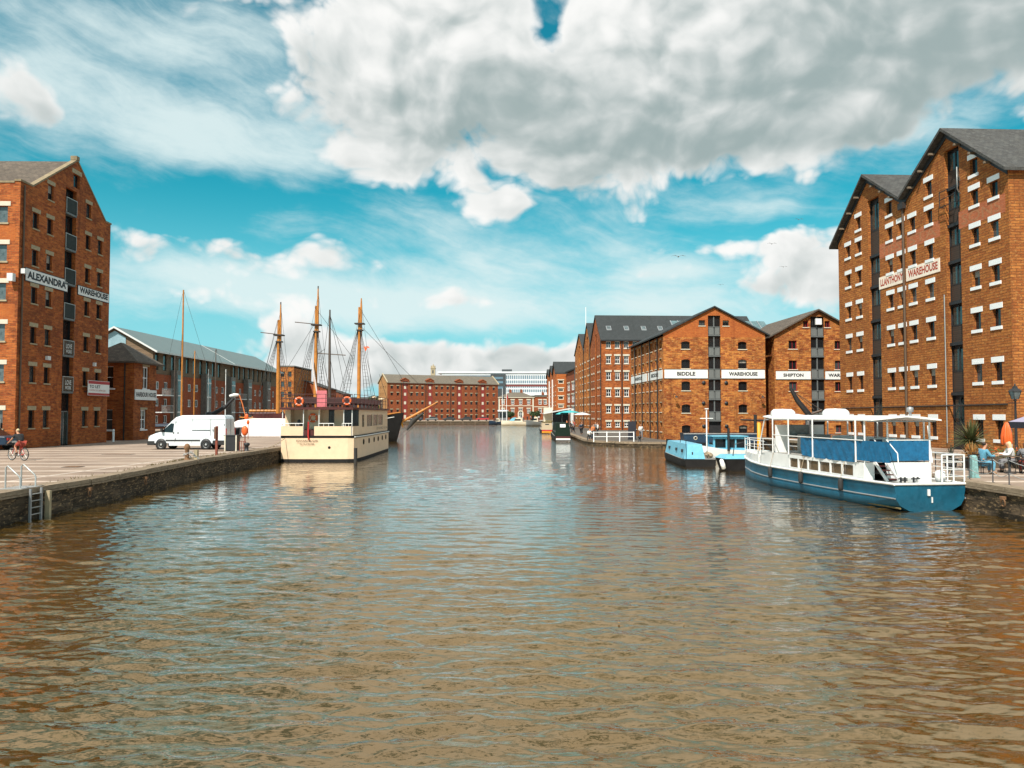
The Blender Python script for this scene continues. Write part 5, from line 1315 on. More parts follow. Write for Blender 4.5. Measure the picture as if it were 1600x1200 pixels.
def yacht(px, ytop, Y0, lab, mname='mast_wood', L=8.0, r=.09, spr=None, hullm='boat_white', dirn=1):
    P = lambda a, b: onY(a, b, Y0)
    base = P(px, 646)
    fr = Fr((base.x - dirn * L * .4, Y0, 0), (dirn, .12), (-.12 * dirn, 1))
    t = thing('yacht', fr.P(0, 0, 0), lab, 'yacht', 'yachts moored in front of the flats')
    beam = [(0, .8), (L * .4, 1.3), (L * .75, .9), (L, .05)]
    h, d, _ = hull_mesh(fr, L, beam, [(0, .85), (L, 1.15)], [(1, 1), (.92, .5), (.5, .1), (0, 0)], [(0, -.2), (L, -.2)], 14); h.build('hull', M[hullm], t); d.build('deck', M['deck_grey'], t)
    m = MB(); m.fbox(fr, L * .3, L * .6, -.7, .7, .85, 1.3); m.build('cabin', M['boat_white'], t)
    zt = P(px, ytop).z
    MB().tube([(base.x, Y0, .8), (base.x, Y0, zt)], [r * 1.1, r * .7], 8).build('mast', M[mname], t)
    m = MB(); m.tube([(base.x, Y0, 2.0), (base.x - dirn * L * .38, Y0, 1.9)], .11, 8); m.build('furled_boom', M['navy'], t)
    m = MB()
    rig(m, Vector((base.x, Y0, zt)), fr.P(L, 0, 1.1)); rig(m, Vector((base.x, Y0, zt)), fr.P(0, 0, .9)); rig(m, Vector((base.x, Y0, zt * .8)), fr.P(L * .35, -1.2, .9)); rig(m, Vector((base.x, Y0, zt * .8)), fr.P(L * .35, 1.2, .9))
    m.tube([(base.x - .7, Y0, zt * .55), (base.x + .7, Y0, zt * .55)], .03, 4); m.build('rigging', M['rig_black'], t)
yacht(283.5, 453, 96, 'yacht with the tallest pale wooden mast behind the white van', 'mast_wood', 9, .13)
yacht(303, 548, 112, 'yacht with a short orange mast just right of the tallest one', 'mast_wood', 8, .10)
yacht(336, 545, 116, 'yacht with a slim brown mast in front of the flats', 'mast_dark', 8, .09)
yacht(272, 556, 108, 'yacht with raked stays and dark mast left of the tallest mast', 'mast_dark', 7, .08, hullm='navy')
yacht(352, 577, 125, 'small yacht with a white mast moored behind the van roof', 'boat_white', 7, .08)
yacht(325, 577, 122, 'small yacht with a silver mast in front of a glazed stair tower', 'galv', 7, .07)

def wrapped_boat():
    # boat under a white winter cover on the inlet side of the quay
    pts = [(362, 662), (372, 657), (395, 654), (437, 654), (470, 655), (500, 658)]
    Y0 = 84.5; rows = []
    xs = [onY(p[0], 646, Y0).x for p in pts]; zs = [onY(p[0], p[1], Y0).z for p in pts]
    t = thing('covered_boat', (xs[0], Y0, 0), 'long boat shrouded in a white sheet at the end of the left quay', 'boat')
    n = 28
    for i in range(n + 1):
        f = i / n; x = xs[0] + (xs[-1] - xs[0]) * f; z = np.interp(x, xs, zs); w_ = 1.9 * math.sin(math.pi * min(1, f * 3 + .08) / 2) * (1 if f < .8 else 1 - (f - .8) * 3)
        fold = .05 * math.sin(i * 2.1)
        rows.append([(x, Y0 - w_ - fold, .35), (x, Y0 - w_ * .98 + fold, 1.2), (x, Y0 - w_ * .86, z - .35), (x, Y0 - w_ * .4, z - .05), (x, Y0, z + .02), (x, Y0 + w_ * .86, z - .3), (x, Y0 + w_, .35)])
    m = MB(); m.grid(rows, smooth=True); m.add(rows[0], [tuple(range(7))]); m.add(rows[-1], [tuple(range(7))]); m.build('cover', M['sheet_white'], t)
    m = MB(); m.box(xs[0] + .5, xs[-1] - .5, Y0 - 1.7, Y0 + 1.7, -.3, .34); m.build('hull', M['hull_black'], t)
wrapped_boat()

def blue_workboats():
    fr = Fr((12.35, 50.4, 0), (.045, 1), (1, -.045)); L = 9.6
    t = thing('work_barge', fr.P(0, 0, 0), 'black hulled barge with a plain light blue cabin block, left of the other workboats', 'boat')
    beam = [(0, 1.0), (.7, 1.15), (L - 1.5, 1.15), (L, .6)]
    h, d, _ = hull_mesh(fr, L, beam, [(0, .5), (L, .6)], [(1, 1), (.97, .5), (.8, .1), (0, 0)], [(0, -.3), (L, -.3)], 14); h.build('hull', M['hull_black'], t); d.build('deck', M['deck_grey'], t)
    m = MB(); a = [(.35, -1.0), (8.6, -1.0), (8.6, .35), (.35, .35)]; b = [(.6, -.85), (8.2, -.85), (8.2, .2), (.6, .2)]
    m.add([fr.P(u, v, .5) for u, v in a] + [fr.P(u, v, 1.46) for u, v in b], [(0, 1, 2, 3), (4, 5, 6, 7), (0, 1, 5, 4), (1, 2, 6, 5), (2, 3, 7, 6), (3, 0, 4, 7)]); m.build('cabin', M['light_blue'], t)
    m = MB()
    for q in (1.2, 3.5, 6.5): m.fbox(fr, q, q + .35, -1.02, -.90, .9, 1.1)
    m.fbox(fr, .42, .46, -.5, -.42, .75, .95); m.build('vents', M['black_metal'], t)
    m = MB(); m.tube([fr.P(.3, -.9, 1.75), fr.P(2, -.95, 1.75), fr.P(2.2, -.95, 1.5)], .02, 5); m.tube([fr.P(.3, -.9, .5), fr.P(.3, -.9, 1.75)], .02, 5); m.build('handrail', M['black_metal'], t)
    m = MB()
    rnd = random.Random(4)
    for k in range(12): c = fr.P(rnd.uniform(.6, 4), rnd.uniform(.5, 1.0), .6 + rnd.uniform(0, .2)); MB().torus(c, (rnd.random(), rnd.random(), 1), .18, .04, 10, 5).build('rope_coil', M['rope'], t)
    # flat topped pontoon in front
    f2 = Fr((13.0, 46.9, 0), (1, .05), (-.05, 1)); L2 = 4.4
    t = thing('pontoon', f2.P(0, 0, 0), 'low black pontoon with light blue top beside the bow of the passenger boat', 'boat')
    m = MB(); m.add([f2.P(u, v, z) for (u, v, z) in ((.3, 0.15, -.2), (L2, 0.15, -.2), (L2, 1.9, -.2), (.3, 1.9, -.2), (0, 0, .72), (L2, 0, .72), (L2, 2, .72), (0, 2, .72))], [(0, 1, 5, 4), (1, 2, 6, 5), (2, 3, 7, 6), (3, 0, 4, 7), (4, 5, 6, 7)]); m.build('hull', M['hull_black'], t)
    m = MB(); m.add([f2.P(u, v, z) for (u, v, z) in ((-.03, -.03, .73), (L2, -.03, .73), (L2, 2, .73), (-.03, 2, .73), (.25, .5, .95), (L2, .5, .95), (L2, 1.7, .95), (.25, 1.7, .95))], [(0, 1, 5, 4), (1, 2, 6, 5), (2, 3, 7, 6), (3, 0, 4, 7), (4, 5, 6, 7)]); m.build('deck', M['light_blue'], t)
    m = MB(); m.lathe(f2.P(-.12, -.1, .1), [(0, 0), (.13, .05), (.15, .3), (.12, .6), (0, .68)], 10, axis=(-.3, 0, 1)); m.build('fender', M['boat_white'], t)
    m = MB()
    for u in (.6, 2.0, 3.4): m.tube([f2.P(u, .4, .9), f2.P(u + .1, .4, 1.6), f2.P(u + .7, .5, 1.75), f2.P(u + 1.3, .5, 1.0)], .03, 5)
    m.build('hoop_rail', M['black_metal'], t)
    # wheelhouse launch behind
    f3 = Fr((13.2, 54.0, 0), (1, .02), (-.02, 1)); L3 = 5.2
    t = thing('launch', f3.P(0, 0, 0), 'light blue launch with framed wheelhouse windows and a white cross mast', 'boat')
    f3 = Fr((18.0, 54.5, 0), (-1, 0), (0, 1)); L3 = 5.4
    beam = [(0, .9), (2, 1.3), (4, 1.1), (L3, .1)]
    h, d, _ = hull_mesh(f3, L3, beam, [(0, .9), (3, 1.0), (L3, 1.35)], [(1, 1), (.95, .6), (.75, .2), (0, 0)], [(0, -.3), (L3, -.3)], 14); h.build('hull', M['boat_white'], t); d.build('deck', M['light_blue'], t)
    WL[t.name]
    P = lambda px, py, y=54.0: onY(px, py, y)
    x0, x1 = P(1106, 0).x, P(1156, 0).x
    fw = Fr((x0, 53.7, 0), (1, 0), (0, 1)); W = x1 - x0
    ops = [(.12, W * .38, 1.1, 1.72), (W * .42, W * .66, 1.1, 1.72), (W * .70, W - .1, 1.1, 1.72)]
    m = MB(); wall(m, fw, 0, W, [(0, 1.85), (.2, 1.88), (W, 1.88)], ops, .08, z0=.8); wall(m, Fr((x0, 55.2, 0), (1, 0), (0, 1)), 0, W, [(0, 1.85), (W, 1.85)], ops, .08, z0=.8)
    m.box(x0, x0 + .06, 53.71, 55.2, .8, 1.3); m.box(x0, x0 + .06, 53.71, 53.85, 1.3, 1.85); m.box(x1 - .06, x1, 53.71, 55.2, .8, 1.3)
    m.build('wheelhouse', M['light_blue'], t)
    m = MB(); m.box(x0 - .15, x1 + .1, 53.5, 55.4, 1.88, 1.94); m.build('wheelhouse_roof', M['light_blue'], t)
    m = MB()
    for (a, b, z0, z1) in ops: m.fbox(fw, a, b, .08, .1, z0, z1)
    m.build('window_glass', M['glass_dark'], t)
    mx = P(1101, 0, 53).x
    m = MB(); m.tube([(mx, 53.6, .9), (mx, 53.6, 3.85)], .05, 6); m.tube([(mx - .45, 53.6, 3.15), (mx + .45, 53.6, 3.15)], .035, 6); m.box(mx - .12, mx + .12, 53.5, 53.7, 3.8, 3.86); m.build('signal_mast', M['boat_white'], t)
    m = MB(); m.tube([(P(1126, 0).x, 53.2, .9), (P(1126, 0).x, 53.2, 2.5)], .09, 8); m.build('funnel', M['black_metal'], t)
    # dark narrowboat in the corner
    f4 = Fr((15.6, 77.6, 0), (1, 0), (0, 1)); L4 = 9.6
    t = thing('narrowboat', f4.P(0, 0, 0), 'long navy narrowboat with ringed portholes before the BIDDLE warehouse', 'narrowboat', 'narrowboats')
    beam = [(0, .3), (1.6, 1.0), (L4 - .5, 1.0), (L4, .7)]
    h, d, _ = hull_mesh(f4, L4, beam, [(0, .95), (2, .6), (L4, .6)], [(1, 1), (1, .5), (.8, 0)], [(0, -.3), (L4, -.3)], 16); h.build('hull', M['hull_black'], t); d.build('deck', M['deck_grey'], t)
    m = MB(); m.add([f4.P(u, v, z) for (u, v, z) in ((1.6, -.9, .6), (9.3, -.9, .6), (9.3, .9, .6), (1.6, .9, .6), (1.5, -.78, 1.5), (9.4, -.78, 1.5), (9.4, .78, 1.5), (1.5, .78, 1.5))], [(0, 1, 5, 4), (1, 2, 6, 5), (2, 3, 7, 6), (3, 0, 4, 7), (4, 5, 6, 7)]); m.build('cabin', M['navy'], t)
    m = MB(); m.fbox(f4, 1.4, 9.5, -.82, .82, 1.5, 1.56); m.build('cabin_roof', M['black_metal'], t)
    for u in (2.7, 5.0, 7.2):
        o = MB().lathe(f4.P(u, -.86, 1.05), [(0, .02), (.13, .02), (.13, -.05)], 12, axis=(0, -1, 0)).build('porthole', M['glass_dark'], t); MB().torus(f4.P(u, -.87, 1.05), (0, 1, 0), .16, .035, 14, 6).build('porthole_rim', M['stone_pale'], o)
    m = MB(); m.tube([f4.P(1.5, -.9, 1.47), f4.P(9.3, -.9, 1.47)], .02, 5); m.build('coach_line', M['boat_white'], t)
blue_workboats()

def narrowboat_stern(px0, px1, ywl, ytop, lab, cab, band, L=14, style=0):
    d = (EYE) * F / (ywl - 646); x0 = (px0 - 800) / F * d; x1 = (px1 - 800) / F * d; w_ = (x1 - x0); zt = EYE - (ytop - 646) * d / F
    fr = Fr(((x0 + x1) / 2, d, 0), (.01, 1), (1, -.01))
    t = thing('narrowboat', fr.P(0, 0, 0), lab, 'narrowboat', 'narrowboats'); hb = w_ / 2
    beam = [(0, hb * .85), (1, hb), (L - 2, hb), (L, .2)]
    h, dk, _ = hull_mesh(fr, L, beam, [(0, .62), (L, .9)], [(1, 1), (1, .5), (.85, 0)], [(0, -.25), (L, -.25)], 14); h.build('hull', M['hull_black'], t); dk.build('deck', M['deck_grey'], t)
    m = MB(); m.fbox(fr, -.06, .02, -hb * .84, hb * .84, .12, .34); m.build('stern_band', M['boat_white'] if style == 0 else M['yellow'], t)
    m = MB(); m.fbox(fr, -.05, .03, -hb * .84, hb * .84, .36, .60); m.build('stern_panel', M[band], t)
    m = MB(); a, b = hb * .92, hb * .72
    m.add([fr.P(u, v, z) for (u, v, z) in ((.5, -a, .6), (L - 3, -a, .6), (L - 3, a, .6), (.5, a, .6), (.9, -b, zt), (L - 3.2, -b, zt), (L - 3.2, b, zt), (.9, b, zt))], [(0, 1, 5, 4), (1, 2, 6, 5), (2, 3, 7, 6), (3, 0, 4, 7), (4, 5, 6, 7)]); m.build('cabin', M[cab], t)
    for q in (1.6, 4.2, 6.8):
        o = MB().fbox(fr, q, q + 1.1, -hb * .86, -hb * .80, .95, 1.25).build('side_window', M['glass_sheen'], t)
    m = MB(); m.add([fr.P(.74, -.35, zt - .55), fr.P(.74, .35, zt - .55), fr.P(.83, .35, zt - .15), fr.P(.83, -.35, zt - .15)], [(0, 1, 2, 3)]); m.build('rear_window', M['sign_white'] if style == 0 else M['glass_dark'], t)
    if style:
        m = MB(); rnd = random.Random(px0)
        for k in range(18): c = fr.P(rnd.uniform(1.2, 5), rnd.uniform(-b, b), zt + .1); m.ell(c, rnd.uniform(.12, .3), rnd.uniform(.15, .4), rnd.uniform(.1, .25), 7, 5)
        m.build('roof_clutter', M['moss'], t)
narrowboat_stern(866.5, 893, 689, 661, 'square sterned narrowboat with dark green cabin over a red and white band', 'dark_green', 'maroon')
narrowboat_stern(845, 865, 677, 661, 'narrowboat with plants on its roof and a yellow and red stern', 'rope', 'red', 12, 1)
narrowboat_stern(852, 866, 672, 659, 'grey topped narrowboat, farthest of the moored narrowboats', 'grey_panel', 'navy', 10, 2)
def cruiser(px0, px1, ywl, lab, col, top='navy', h=1.0):
    d = EYE * F / (ywl - 646); x0 = (px0 - 800) / F * d; x1 = (px1 - 800) / F * d; L = x1 - x0
    fr = Fr((x1, d, 0), (-1, .1), (.1, 1)); t = thing('motor_cruiser', fr.P(0, 0, 0), lab, 'motor boat', 'small craft by the far quay')
    beam = [(0, 1.2), (L * .6, 1.4), (L, .1)]
    hh, dk, _ = hull_mesh(fr, L, beam, [(0, .9 * h), (L, 1.3 * h)], [(1, 1), (.92, .5), (.5, 0)], [(0, -.2), (L, -.2)], 12); hh.build('hull', M[col], t); dk.build('deck', M['boat_white'], t)
    m = MB(); P = [fr.P(L * .2, 0, .9 * h), fr.P(L * .72, 0, 1.1 * h), fr.P(L * .58, 0, 1.9 * h), fr.P(L * .25, 0, 2.0 * h)]
    m.prism([p - fr.N * 1.0 for p in P], fr.N * 2.0); m.build('cabin', M['stone_pale'], t)
    m = MB(); m.fbox(fr, L * .28, L * .55, -1.03, -1.0, 1.25 * h, 1.65 * h); m.build('side_window', M['glass_dark'], t)
    m = MB(); P = [fr.P(L * .52, 0, 1.2 * h), fr.P(L * .70, 0, 1.25 * h), fr.P(L * .58, 0, 1.95 * h), fr.P(L * .45, 0, 2.1 * h)]
    m.prism([p - fr.N * 1.08 for p in P], fr.N * 2.16); m.build('canopy', M[top], t)
cruiser(783, 826, 665, 'white motor cruiser with bright blue canopy at the far quay', 'stone_pale', 'light_blue', 1.15)
cruiser(764, 786, 663.5, 'dark motor boat left of the white cruiser at the far quay', 'navy', 'maroon', 1.0)
cruiser(822, 846, 666, 'grey motor boat right of the white cruiser, before the small brick offices', 'grey_panel', 'glass_dark', 1.3)
# ------------------------------------------------------------------ people
mat('skin', (.50, .24, .14), .6, var=.1); mat('hair_dark', (.03, .018, .012), .7); mat('hair_blond', (.65, .50, .28), .7); mat('hair_brown', (.12, .045, .02), .7); mat('cloth_black', (.02, .02, .022), .9, var=.3)
mat('cloth_blue', (.10, .30, .42), .9, var=.25, vs=8); mat('denim', (.12, .32, .45), .9, var=.2, vs=8); mat('cloth_white', (.70, .70, .68), .9, var=.15); mat('cloth_orange', (.70, .20, .06), .9, var=.15); mat('cloth_red', (.35, .05, .03), .9, var=.2); mat('shoe_tan', (.30, .15, .06), .7); mat('cloth_grey', (.18, .18, .19), .9, var=.2)
def skinned(pts, edges, rad, name, mname, parent, sub=1):
    me = bpy.data.meshes.new('figure'); me.from_pydata([tuple(p) for p in pts], edges, []); o = bpy.data.objects.new('figure', me); COL.objects.link(o)
    sk = o.modifiers.new('skin', 'SKIN'); sk.use_smooth_shade = True
    if not me.skin_vertices: me.skin_vertices.new()
    d = me.skin_vertices[0].data
    for i, r in enumerate(rad): d[i].radius = (r, r) if not isinstance(r, tuple) else r; d[i].use_root = (i == 0)
    sb = o.modifiers.new('sub', 'SUBSURF'); sb.levels = sub; sb.render_levels = sub
    dg = bpy.context.evaluated_depsgraph_get(); m2 = bpy.data.meshes.new_from_object(o.evaluated_get(dg)); bpy.data.objects.remove(o); bpy.data.meshes.remove(me)
    m2.name = name
    for p in m2.polygons: p.use_smooth = True
    m2.materials.clear(); m2.materials.append(M[mname])
    c = bpy.data.objects.new(name, m2); COL.objects.link(c); c.parent = parent; WL[c.name] = WL[parent.name]
    return c
POSES = {
 'stand': dict(pel=(0, 0, .96), chest=(0.01, 0, 1.32), neck=(.0, 0, 1.50), head=(.03, 0, 1.66), sh=(.0, .19, 1.42), el=(-.03, .25, 1.14), wr=(.06, .25, .90), hip=(0, .09, .92), kn=(.03, .10, .50), an=(-.02, .11, .08), toe=(.14, .12, .04)),
 'walk': dict(pel=(0, 0, .96), chest=(0.03, 0, 1.32), neck=(.03, 0, 1.50), head=(.06, 0, 1.66), sh=(.02, .19, 1.42), el=((-.12, .25, 1.15), (.12, .25, 1.16)), wr=((-.08, .25, .92), (.28, .22, 1.0)), hip=(0, .09, .92), kn=((.2, .1, .52), (-.02, .1, .50)), an=((.28, .11, .09), (-.32, .11, .14)), toe=((.44, .12, .05), (-.20, .12, .04))),
 'sit': dict(pel=(0, 0, .52), chest=(.06, 0, .88), neck=(.10, 0, 1.06), head=(.15, 0, 1.22), sh=(.08, .19, .99), el=(.20, .25, .76), wr=(.46, .18, .78), hip=(.02, .09, .50), kn=(.44, .12, .50), an=(.38, .12, .10), toe=(.54, .13, .04)),
 'cycle': dict(pel=(-.12, 0, .96), chest=(.12, 0, 1.28), neck=(.2, 0, 1.42), head=(.27, 0, 1.57), sh=(.17, .19, 1.35), el=(.34, .25, 1.13), wr=(.55, .24, 1.0), hip=(-.1, .09, .93), kn=((.28, .11, .78), (.2, .11, .58)), an=((.12, .11, .42), (-.02, .11, .24)), toe=((.25, .11, .36), (.12, .11, .18))),
}
def person(loc, yaw, pose, label, shirt='cloth_grey', trousers='cloth_black', hair='hair_dark', shoes='hair_dark', sleeves=1.0, short=False, scale=1.0, group=None, longhair=False, detail=True, build=1.0):
    P = POSES[pose]; c, s_ = math.cos(yaw), math.sin(yaw)
    t = thing('person', loc, label, 'person', group)
    def T(p, sd=1): x, y, z = p[0] * scale, p[1] * sd * scale, p[2] * scale; return (x * c - y * s_, x * s_ + y * c, z)
    def g(k, sd):
        v = P[k]
        if isinstance(v[0], tuple): v = v[0] if sd > 0 else v[1]
        return v
    pts, ed, rad = [], [], []
    def add(p, r, par=None):
        pts.append(p); rad.append(r * scale); i = len(pts) - 1
        if par is not None: ed.append((par, i))
        return i
    V = lambda a: Vector(a)
    pel = add(T(P['pel']), .125 * build); w_ = add(T(tuple((a + b) / 2 for a, b in zip(P['pel'], P['chest']))), .115 * build, pel); ch = add(T(P['chest']), .14 * build, w_); nk = add(T(P['neck']), .055, ch)
    hb = V(P['head']); jaw = add(T((hb.x + .01, 0, hb.z - .07)), .062, nk); hd = add(T(tuple(hb)), .088, jaw); hc = add(T((hb.x - .02, 0, hb.z + .085)), .07, hd); ns = add(T((hb.x + .105, 0, hb.z - .015)), .013, hd)
    for sd in (1, -1):
        sh = add(T(g('sh', sd), sd), .058, ch); el = add(T(g('el', sd), sd), .042, sh); wr = add(T(g('wr', sd), sd), .028, el)
        e_, w3 = V(g('el', sd)), V(g('wr', sd)); dr = (w3 - e_).normalized()
        hp = add(T(tuple(w3 + dr * .08), sd), .030, wr)
        if detail:
            for k in range(4):
                off = V((0, (.5 - k / 3) * .055, -.004 * k)); b = w3 + dr * .10 + off; f1 = add(T(tuple(b + dr * .03), sd), .0095, hp); add(T(tuple(b + dr * (.06 + .012 * (1.5 - abs(k - 1.5))) + V((0, 0, -.02))), sd), .008, f1)
            th = add(T(tuple(w3 + dr * .04 + V((0, -.035, -.01))), sd), .011, wr); add(T(tuple(w3 + dr * .08 + V((0, -.045, -.02))), sd), .009, th)
        h_ = add(T(g('hip', sd), sd), .095, pel); kn = add(T(g('kn', sd), sd), .060, h_); an = add(T(g('an', sd), sd), .040, kn); add(T(g('toe', sd), sd), .036, an)
    body = skinned(pts, ed, rad, 'body', 'skin', t)
    def chain(name, mname, lst, edges):
        skinned([T(p[0], p[2]) for p in lst], edges, [p[1] * scale for p in lst], name, mname, t)
    ex = .016
    sh = [(P['pel'], .135 * build + ex, 1), (tuple((a + b) / 2 for a, b in zip(P['pel'], P['chest'])), .128 * build + ex, 1), (P['chest'], .15 * build + ex, 1), (tuple(a * .4 + b * .6 for a, b in zip(P['chest'], P['neck'])), .125, 1), (tuple(a * .15 + b * .85 for a, b in zip(P['chest'], P['neck'])), .078, 1)]
    e = [(0, 1), (1, 2), (2, 3), (3, 4)]
    for sd in (1, -1):
        b = len(sh); sh.append((g('sh', sd), .07 + ex, sd)); e.append((2, b)); el_, wr_ = V(g('el', sd)), V(g('wr', sd)); s0 = V(g('sh', sd))
        if sleeves > .5: sh.append((tuple(el_), .052 + ex, sd)); sh.append((tuple(el_.lerp(wr_, .9)), .036 + ex, sd)); e += [(b, b + 1), (b + 1, b + 2)]
        else: sh.append((tuple(s0.lerp(el_, .65)), .056 + ex, sd)); e += [(b, b + 1)]
    chain('shirt', shirt, sh, e)
    tr = [(P['pel'], .135 * build + ex * .5, 1)]; e = []
    for sd in (1, -1):
        b = len(tr); hp_, kn_, an_ = V(g('hip', sd)), V(g('kn', sd)), V(g('an', sd)); tr.append((tuple(hp_), .10 + ex, sd)); e.append((0, b))
        if short: tr.append((tuple(hp_.lerp(kn_, .85)), .078 + ex, sd)); e.append((b, b + 1))
        else: tr.append((tuple(kn_), .068 + ex, sd)); tr.append((tuple(kn_.lerp(an_, .92)), .052 + ex, sd)); e += [(b, b + 1), (b + 1, b + 2)]
    chain('trousers', trousers, tr, e)
    for sd in (1, -1): a, b = V(g('an', sd)), V(g('toe', sd)); chain('shoe', shoes, [(tuple(a + V((-.03, 0, -.03))), .05, sd), (tuple(a.lerp(b, .6)), .048, sd), (tuple(b), .038, sd)], [(0, 1), (1, 2)])
    H = V(P['head']); m = MB(); L0 = V(loc)
    if longhair:
        hl = [((H.x - .02, 0, H.z + .10), .085, 1), ((H.x - .06, 0, H.z + .02), .10, 1), ((H.x - .09, 0, H.z - .12), .085, 1), ((H.x - .10, 0, H.z - .26), .06, 1)]
        chain('hair', hair, hl, [(0, 1), (1, 2), (2, 3)])
    else: chain('hair', hair, [((H.x - .0, 0, H.z + .095), .080, 1), ((H.x - .05, 0, H.z + .05), .088, 1), ((H.x - .075, 0, H.z - .02), .07, 1)], [(0, 1), (1, 2)])
    if detail:
        for sd in (1, -1):
            q = L0 + V(T((H.x + .088, .03, H.z + .01), sd)); MB().ell(q, .009, .009, .008, 6, 4).build('eye', M['hair_dark'], t)
    return t

def wheel(mb_t, mb_r, c, axis, r, w):
    mb_t.torus(c, axis, r - w, w, 20, 8)
# ------------------------------------------------------------------ cyclist and bicycle
def bicycle(front, rear):
    f = Vector(front); r_ = Vector(rear); D = (f - r_).normalized(); fr = Fr(rear, D, (D.y, -D.x)); wb = (f - r_).length; R0 = .34
    t = thing('bicycle', fr.P(0, 0, 0), 'dark bicycle being ridden along the left quay by a cyclist in black', 'bicycle')
    for u in (0, wb):
        o = MB().torus(fr.P(u, 0, R0), fr.N, R0 - .02, .024, 28, 8).build('wheel', M['rubber'], t)
        m = MB().torus(fr.P(u, 0, R0), fr.N, R0 - .05, .012, 24, 6)
        for k in range(16): a = k * math.pi / 8; m.tube([fr.P(u, 0, R0), fr.P(u + (R0 - .05) * math.cos(a), 0, R0 + (R0 - .05) * math.sin(a))], .004, 4, smooth=False)
        m.build('rim', M['galv'], o)
    m = MB(); bb = fr.P(.43, 0, .28); st = fr.P(.28, 0, .80); hd = fr.P(wb - .22, 0, .82); fk = fr.P(wb - .17, 0, .68)
    for a, b in ((bb, st), (bb, fk), (st, hd), (fr.P(0, 0, R0), bb), (fr.P(0, 0, R0), st), (hd, fk), (fk, fr.P(wb, 0, R0))): m.tube([a, b], .018, 7)
    m.build('frame', M['red'], t)
    m = MB(); m.tube([fr.P(wb - .2, 0, .82), fr.P(wb - .26, 0, .98)], .014, 6); m.tube([fr.P(wb - .30, -.28, 1.0), fr.P(wb - .22, -.1, .98), fr.P(wb - .22, .1, .98), fr.P(wb - .30, .28, 1.0)], .014, 6); m.build('handlebar', M['galv'], t)
    m = MB(); m.tube([st, fr.P(.24, 0, .88)], .015, 6); m.ell(fr.P(.22, 0, .91), .13, .08, .03, 10, 5); m.build('saddle', M['black_metal'], t)
    m = MB(); m.lathe(fr.P(.43, -.05, .28), [(.0, 0), (.09, 0), (.09, .01), (0, .01)], 14, axis=fr.N); m.bar(fr.P(.43, -.08, .28), fr.P(.52, -.08, .42), .02); m.bar(fr.P(.43, .08, .28), fr.P(.34, .08, .14), .02); m.build('crank', M['galv'], t)
    MB().fbox(fr, .12, .3, -.06, .06, .02 + .86, .9).build('reflector', M['red'], t) if False else None
    return fr, wb
bf, wb = bicycle((-26.74, 41.2, QL), (-25.83, 40.8, QL))
ang = math.atan2(bf.D.y, bf.D.x)
person(tuple(bf.P(.34, 0, 0)), ang, 'cycle', 'cyclist in a black top and shorts riding along the left quay', 'cloth_black', 'cloth_red', 'hair_blond', 'hair_dark', sleeves=0, short=True)

